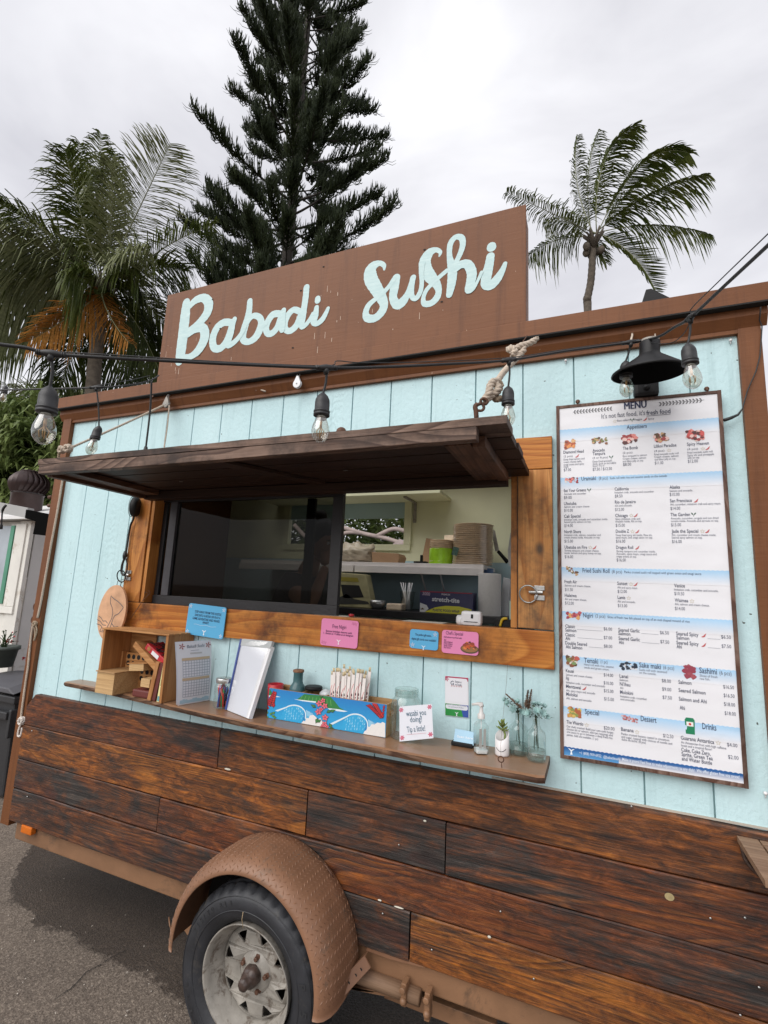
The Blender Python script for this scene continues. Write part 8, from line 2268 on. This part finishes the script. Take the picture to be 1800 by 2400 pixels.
# ------------------------------------------------------------------ vegetation
def bez(p0, p1, p2, t): return p0 * (1-t)**2 + p1 * 2*t*(1-t) + p2 * t*t
def frond(parent, p0, p1, p2, m, leaf=.55, n=60, droop=.5, sidev=None, width=.017, seed=0, bare=.12, rach=.018, asym=(1, 1), rmat='rachis', fwd=.85, ragged=.25, wind=(0, 0, 0)):
    wind = Vector(wind); n = int(n * 1.35); width *= .8
    rr = random.Random(seed); p0, p1, p2 = Vector(p0), Vector(p1), Vector(p2)
    mb = MB(); ns = 18
    pts = [bez(p0, p1, p2, i / ns) for i in range(ns + 1)]
    view = ((p0 + p2) / 2 - CAM).normalized()
    lm = MB()
    for i in range(n):
        t = bare + (1 - bare) * (i + rr.uniform(-.3, .3)) / n
        if t > .995: t = .995
        p = bez(p0, p1, p2, t); tg = (bez(p0, p1, p2, min(1, t + .02)) - bez(p0, p1, p2, max(0, t - .02))).normalized()
        sv = tg.cross(view).normalized() if sidev is None else (tg.cross(Vector(sidev))).normalized()
        L_ = leaf * 1.18 * (sin(pi * (t * .80 + .14)) ** .7) * rr.uniform(1 - ragged, 1 + ragged)
        for s_, k_ in ((1, asym[0]), (-1, asym[1])):
            if k_ == 0 or rr.random() < .04: continue
            L2 = L_ * k_
            d = (tg * (fwd + .5 * t) + sv * s_ + Vector((rr.uniform(-.22, .22), rr.uniform(-.22, .22), rr.uniform(-.20, .12)))).normalized()
            d = (d + wind).normalized(); dr = droop * rr.choice((.5, 1, 1, 1.7)); q0 = p; q1 = q0 + d * L2 * .45 + Vector((0, 0, -dr * L2 * .10)); q2 = q1 + d * L2 * .35 + wind * L2 * .25 + Vector((0, 0, -dr * L2 * .35)); q3 = q2 + (d * .2 + wind * .6 + Vector((0, 0, -dr * .5))) * L2 * .5
            wv = d.cross(Vector((0, 0, 1)) + view * .6).normalized() * width
            lm.faces([q0 - wv * .5, q0 + wv * .5, q1 + wv, q1 - wv, q2 + wv * .8, q2 - wv * .8, q3], [(0, 1, 2, 3), (3, 2, 4, 5), (5, 4, 6)], None, False)
    fr_ = lm.build('frond', m, parent)
    mb.tube(pts, [rach * (1 - .85 * i / ns) for i in range(ns + 1)], 5); mb.build('midrib', M[rmat], fr_)
    return fr_
# left coconut palm
def z1(x, y, d): return PD(x * .5425, 300 + y * .5425, d)
DL = 10.5
cL = z1(450, 690, DL)
palm = thing('coconut_palm', 'large coconut palm with a hanging orange dry frond left of the roof sign', 'palm tree', (cL.x, cL.y, gz))
mb = MB(); base = Vector((cL.x + .35, cL.y + .3, gz)); tp = cL + Vector((0, 0, -.1)); n = 40
mb.tube([base.lerp(tp, i / n) + Vector((.10 * sin(i * .15), 0, 0)) for i in range(n + 1)], [(.165 - .035 * i / n) * (1.06 if i % 2 else .97) for i in range(n + 1)], 12); mb.build('trunk', M['palmbark'], palm)
F_ = lambda tip, ctl, dd=0, **k: frond(palm, cL + Vector((random.uniform(-.08, .08), random.uniform(-.08, .08), random.uniform(-.1, .15))), z1(*ctl, DL + dd * .5), z1(*tip, DL + dd), k.pop('m', M['palm']), seed=random.randint(0, 9999), **k)
F_((500, 110), (470, 350), .9, leaf=.8, n=80, droop=1.0)
F_((440, 25), (395, 330), 1.0, leaf=.75, n=80, droop=.7)
F_((345, 60), (330, 360), .3, leaf=.75, n=80, droop=.8)
F_((282, 90), (330, 350), -.6, leaf=.80, n=80, droop=.9)
F_((480, 140), (500, 330), -.6, leaf=.75, n=70, droop=1.2, m=M['palm_pale'])
F_((735, 65), (660, 230), -1.2, leaf=.80, n=85, droop=.25, m=M['palm_pale'], width=.012, fwd=.35)
F_((930, 420), (720, 470), -.9, leaf=.65, n=75, droop=.9, m=M['palm'], width=.014)
F_((800, 620), (660, 560), -.2, leaf=.75, n=70, droop=1.2)
F_((640, 520), (520, 560), -1.2, leaf=.65, n=60, droop=1.0, m=M['palm_pale'])
F_((-60, 300), (200, 420), -1.4, leaf=.75, n=80, droop=1.2)
F_((-120, 430), (170, 470), -1.6, leaf=.85, n=90, droop=1.1, m=M['palm_pale'], width=.018)
F_((-90, 560), (200, 540), -.8, leaf=.8, n=80, droop=1.2)
F_((-120, 760), (150, 580), -1.0, leaf=.9, n=90, droop=1.3, m=M['palm_pale'], width=.018)
F_((-60, 880), (140, 620), .2, leaf=.9, n=80, droop=1.4)
F_((120, 925), (390, 770), -1.5, leaf=.60, n=80, droop=.45, m=M['palm_dry'], width=.014, bare=.0, fwd=1.1)
F_((560, 930), (430, 790), -1.4, leaf=.5, n=44, droop=.5, m=M['palm_dry'], width=.012, fwd=1.0)
F_((250, 1130), (360, 850), -.3, leaf=.8, n=80, droop=1.0, m=M['frond_dark'])
F_((560, 1130), (480, 860), .2, leaf=.8, n=80, droop=1.0, m=M['frond_dark'])
F_((700, 1080), (600, 800), .4, leaf=.8, n=80, droop=1.1, m=M['frond_dark'])
F_((760, 900), (620, 700), .6, leaf=.8, n=80, droop=1.2)
F_((600, 650), (540, 600), -.6, leaf=.6, n=60, droop=1.2)
F_((300, 640), (360, 640), -1.5, leaf=.7, n=60, droop=1.2)
mb = MB()
for k in range(26):
    a = random.random() * 6.28; mb.tube([cL + Vector((0, 0, -.25)), cL + Vector((.18 * cos(a), .18 * sin(a), -.05)), cL + Vector((.34 * cos(a), .34 * sin(a), .22 * random.random()))], [.05, .035, .02], 5)
mb.build('crown_sheath', M['palmbark'], palm)
mb = MB()
for k in range(9):
    a = random.random() * 6.28; mb = MB(); mb.sphere(cL + Vector((.25 * cos(a), .25 * sin(a), -.22 - random.random() * .15)), .10, 8, 6, (1, 1, 1.2)); mb.build('coconut', M['palm'], palm)

# right coconut palm
def z2(x, y, d): return PD(900 + x * .5425, 200 + y * .5425, d)
DR = 15.0; cR = z2(905, 650, DR)
palm2 = thing('coconut_palm', 'slender coconut palm standing alone behind the right part of the roof', 'palm tree', (cR.x, cR.y, gz))
tr = [z2(880, 975, DR), z2(878, 930, DR), z2(893, 850, DR), z2(900, 760, DR), z2(905, 660, DR)]
foot = Vector((tr[0].x, tr[0].y, gz))
tr = [foot, foot.lerp(tr[0], .5)] + tr
mb = MB(); tt = catmull(tr, 8); mb.tube(tt, [(.125 - .025 * i / len(tt)) * (1.05 if i % 2 else .96) for i in range(len(tt))], 10); mb.build('trunk', M['palmbark'], palm2)
G_ = lambda tip, ctl, dd=0, **k: frond(palm2, cR + Vector((random.uniform(-.1, .1), random.uniform(-.1, .1), random.uniform(-.1, .1))), z2(*ctl, DR + dd * .5), z2(*tip, DR + dd), k.pop('m', M['palm']), seed=random.randint(0, 9999), wind=(.40, .12, .05), **k)
G_((525, 458), (740, 560), -1.0, leaf=.52, n=62, droop=.9, width=.022, asym=(.8, 1))
G_((690, 600), (800, 560), -.3, leaf=.45, n=34, droop=1.0, m=M['palm_pale'])
G_((615, 745), (730, 640), .5, leaf=.42, n=44, droop=1.6, width=.018)
G_((835, 215), (800, 430), .4, leaf=.60, n=66, droop=.9, asym=(.9, .7))
G_((930, 190), (850, 380), 1.3, leaf=.60, n=60, droop=.9)
G_((1095, 165), (895, 270), -.4, leaf=.66, n=80, droop=.9, width=.022, asym=(.75, 1))
G_((1322, 295), (1110, 210), -.9, leaf=.66, n=84, droop=.8, width=.022, asym=(.75, 1))
G_((1225, 370), (1060, 400), .7, leaf=.55, n=60, droop=.9)
G_((1400, 382), (1130, 440), -.6, leaf=.66, n=84, droop=1.2, width=.022, asym=(.5, 1))
G_((1420, 648), (1170, 565), -.4, leaf=.42, n=66, droop=1.9, bare=.30, asym=(.35, 1), m=M['palm'])
G_((1175, 890), (1090, 690), -.8, leaf=.52, n=66, droop=.1, width=.018, asym=(1, .6))
G_((960, 770), (930, 700), 0, leaf=.30, n=24, droop=1.0)
mb = MB()
for k in range(24):
    a = random.random() * 6.28; mb.tube([cR + Vector((0, 0, -.4)), cR + Vector((.16 * cos(a), .16 * sin(a), -.1)), cR + Vector((.30 * cos(a), .30 * sin(a), .15 * random.random()))], [.06, .045, .02], 5)
mb.build('crown_sheath', M['palmbark'], palm2)
mb = MB()
for k in range(7):
    a = random.random() * 6.28; mb = MB(); mb.sphere(cR + Vector((.22 * cos(a), .22 * sin(a), -.35 - random.random() * .15)), .11, 8, 6, (1, 1, 1.2)); mb.build('coconut', M['palmbark'], palm2)

# tall Cook pine behind the sign
DP = 15.0
pb = PD(672, 620, DP); pt_ = PD(738, 0, DP)
axis_x, axis_y = pb.x, pb.y
pine = thing('cook_pine', 'tall dark pine with upturned rope like branches rising behind the roof sign', 'pine tree', (axis_x, axis_y, gz))
r_ = random.Random(11)
top_z = PD(738, 0, DP).z
# vertical trunk through the surveyed base: solve height seen at the picture top
def trunk_at(z): 
    k = (z - pb.z) 
    return Vector((axis_x + .02 * sin(z), axis_y, z))
ZT_ = pb.z + 15.5
mb = MB(); pts = [trunk_at(gz + (ZT_ - gz) * i / 40) for i in range(41)]
mb.tube(pts, [max(.03, .27 * (1 - i / 40 * .85)) for i in range(41)], 12); mb.build('trunk', M['bark'], pine)
limb = MB(); n_rope = 0
leafs = [MB() for _ in range(6)]
levels = []
z = pb.z - 4.6
while z < ZT_ - .3:
    levels.append(z); z += r_.uniform(.36, .54)
rx = Vector((1, 0, 0)); 
for li, z in enumerate(levels):
    h = z - pb.z                      # 0 at the sign's top edge
    Lm = max(.7, 3.20 - .15 * max(h, 0) if h > 0 else 3.25 + .05 * h)
    nb_ = 6
    ph = li * 1.13 + r_.uniform(-.2, .2)
    for k in range(nb_):
        if r_.random() < .24: continue
        a = ph + 2 * pi * k / nb_ + r_.uniform(-.16, .16); L_ = Lm * r_.choice((r_.uniform(.45, .8), r_.uniform(.8, 1.12)))
        d = Vector((cos(a), sin(a), 0))
        base = trunk_at(z)
        p1 = base + d * L_ * .5 + Vector((0, 0, L_ * .02)); p2 = base + d * L_ + Vector((0, 0, L_ * .30))
        pts = [bez(base, p1, p2, q / 7) for q in range(8)]
        limb.tube(pts, [.040 * (1 - .8 * q / 7) * (L_ / 3) + .006 for q in range(8)], 5)
        lm = leafs[(li + k) % 6]
        nr = int(120 * L_ / 3 + 40)
        for j in range(nr):
            t = r_.uniform(.12, 1.0) ** .52
            p = bez(base, p1, p2, t)
            side = d.cross(Vector((0, 0, 1))) * r_.choice((-1, 1))
            spread = .75 * (1 - .55 * t)
            out = (d * r_.uniform(.15, .75) + side * r_.uniform(.05, 1) * spread + Vector((0, 0, r_.uniform(-.25, .35)))).normalized()
            ln = r_.uniform(.30, .62) * (1.0 if t < .85 else .8)
            q1 = p + out * ln * .42; q2 = q1 + (out * .5 + Vector((0, 0, 1)) * r_.uniform(.55, 1.0)).normalized() * ln * .38; q3 = q2 + (out * .15 + Vector((0, 0, 1.0))).normalized() * ln * .32
            w = .0135
            lm.tube([p, q1, q2, q3], [w, w, w * .9, w * .25], 3, cap=False)
            # short side cords
            for e in range(3):
                s2 = q1 + (q2 - q1) * r_.random(); o2 = (out * r_.uniform(-.3, .8) + side * r_.uniform(-.8, .8) + Vector((0, 0, .9))).normalized()
                lm.tube([s2, s2 + o2 * ln * .22, s2 + o2 * ln * .34 + Vector((0, 0, ln * .10))], [w * .9, w * .8, w * .2], 3, cap=False)
        # few long drooping cords at the tip
        for j in range(7):
            s2 = p2 - d * r_.uniform(0, .6); o2 = (d + Vector((r_.uniform(-.4, .4), r_.uniform(-.4, .4), -.55))).normalized()
            lm.tube([s2, s2 + o2 * .22, s2 + o2 * .34 + d * .08, s2 + o2 * .36 + d * .18 + Vector((0, 0, .06))], [.008, .008, .007, .003], 3, cap=False)
limb.build('branches', M['bark'], pine)
for lm in leafs: lm.build('crown', M['pine'], pine)

# strap leaved thicket behind the white truck
def tuft(mb, c, r, n, rr, wid=.022):
    for k in range(n):
        a = rr.random() * 6.28; el = rr.uniform(.1, 1.3); d = Vector((cos(a) * cos(el), sin(a) * cos(el), sin(el)))
        L_ = r * rr.uniform(.7, 1.15); s_ = d.cross(Vector((0, 0, 1)));
        if s_.length < .1: s_ = Vector((1, 0, 0))
        s_ = s_.normalized() * wid
        p0 = c; p1 = c + d * L_ * .45 + Vector((0, 0, .04)); p2 = p1 + (d + Vector((0, 0, -.6))).normalized() * L_ * .32; p3 = p2 + (d * .6 + Vector((0, 0, -1.0))).normalized() * L_ * .28
        mb.faces([p0 - s_ * .6, p0 + s_ * .6, p1 + s_, p1 - s_, p2 + s_ * .8, p2 - s_ * .8, p3], [(0, 1, 2, 3), (3, 2, 4, 5), (5, 4, 6)], None, False)
DH = 7.6
rr = random.Random(4)
bush = thing('strap_leaved_bush', 'dense bush of long green strap leaves behind the white truck at the left', 'bush', Vector((PD(60, 1150, DH).x, PD(60, 1150, DH).y, gz)))
for part_ in range(3):
    mb = MB()
    for k in range(170):
        u = rr.uniform(-230, 200); top_v = 955 + .10 * abs(u - 60) + 14 * sin(u * .05)
        v = rr.uniform(top_v, 1330); d = DH + rr.uniform(-.35, .9) + (v < 1000) * .3
        c = PD(u, v + 15, d); tuft(mb, c, rr.uniform(.42, .68), 22, rr, rr.uniform(.018, .032))
    mb.build('foliage', M['strap'], bush)
mb = MB()
for k in range(9):
    u = rr.uniform(-100, 180); c = PD(u, rr.uniform(1080, 1250), DH + .6); mb.tube([Vector((c.x + rr.uniform(-.3, .3), c.y + .2, gz)), c], [.06, .03], 6)
mb.build('stems', M['bark'], bush)
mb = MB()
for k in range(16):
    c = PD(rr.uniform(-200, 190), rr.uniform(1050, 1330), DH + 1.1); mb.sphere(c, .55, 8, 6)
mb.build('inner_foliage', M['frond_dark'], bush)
# small pale frond of another palm behind the big bulb
cF = PD(150, 960, 13)
p3 = thing('young_palm', 'young palm with pale fronds showing behind the large bulb at the left', 'palm tree', (cF.x, cF.y, gz))
mb = MB(); mb.tube([(cF.x, cF.y, gz), cF], [.12, .09], 8); mb.build('trunk', M['palmbark'], p3)
for tip, ctl in (((32, 912), (90, 915)), ((55, 945), (100, 930)), ((230, 930), (190, 915)), ((110, 890), (130, 920))):
    frond(p3, cF, PD(*ctl, 12.8), PD(*tip, 12.6), M['palm_pale'], leaf=.55, n=40, droop=.7, width=.016, seed=3)
# lower dark shrubs right behind the roof line, between palm and pine
p4 = thing('distant_palm', 'dark palm head showing at the left picture edge above the bush', 'palm tree', PD(-30, 1000, 14))
cG = PD(-40, 960, 13)
mb = MB(); mb.tube([(cG.x, cG.y, gz), cG], [.13, .10], 8); mb.build('trunk', M['palmbark'], p4)
for tip, ctl in (((12, 945), (-10, 920)), ((20, 990), (0, 930)), ((-10, 890), (-30, 910))): frond(p4, cG, PD(*ctl, 13), PD(*tip, 13), M['frond_dark'], leaf=.4, n=40, droop=1, width=.016, seed=5)

# trees seen through the back window of the trailer
bw_t = thing('garden_tree', 'leafy tree with pale crooked branches seen through the back window of the trailer', 'tree', (-4.6, 5.5, gz))
def wz(u, v): return P(u, v, 4.2)
mb = MB()
for path_ in ([(800, 1235), (850, 1250), (905, 1262), (945, 1275)], [(780, 1262), (815, 1248), (850, 1250)], [(880, 1258), (920, 1240), (950, 1245)], [(730, 1245), (760, 1235), (800, 1235)], [(690, 1230), (720, 1262), (740, 1280)]):
    mb.tube(catmull([wz(*p) for p in path_], 5), .030, 7)
mb.tube([wz(945, 1275), wz(945, 1275) * .5 + Vector((-4, 2.6, .5)) * .5, (-4.6, 5.5, gz)], .09, 7); mb.build('limbs', plain('pale limb', (.30, .24, .22), .8, .2, 8), bw_t)
lm = MB(); rr = random.Random(9)
for k in range(5200):
    c = P(rr.uniform(600, 990), rr.uniform(1180, 1330), rr.uniform(4.3, 6.5)); d = Vector((rr.uniform(-1, 1), rr.uniform(-1, 1), rr.uniform(-1, .5))).normalized() * rr.uniform(.05, .10); s_ = d.orthogonal().normalized() * .025
    lm.poly([c - d, c + s_, c + d, c - s_])
lm.build('foliage', M['frond_dark'], bw_t)
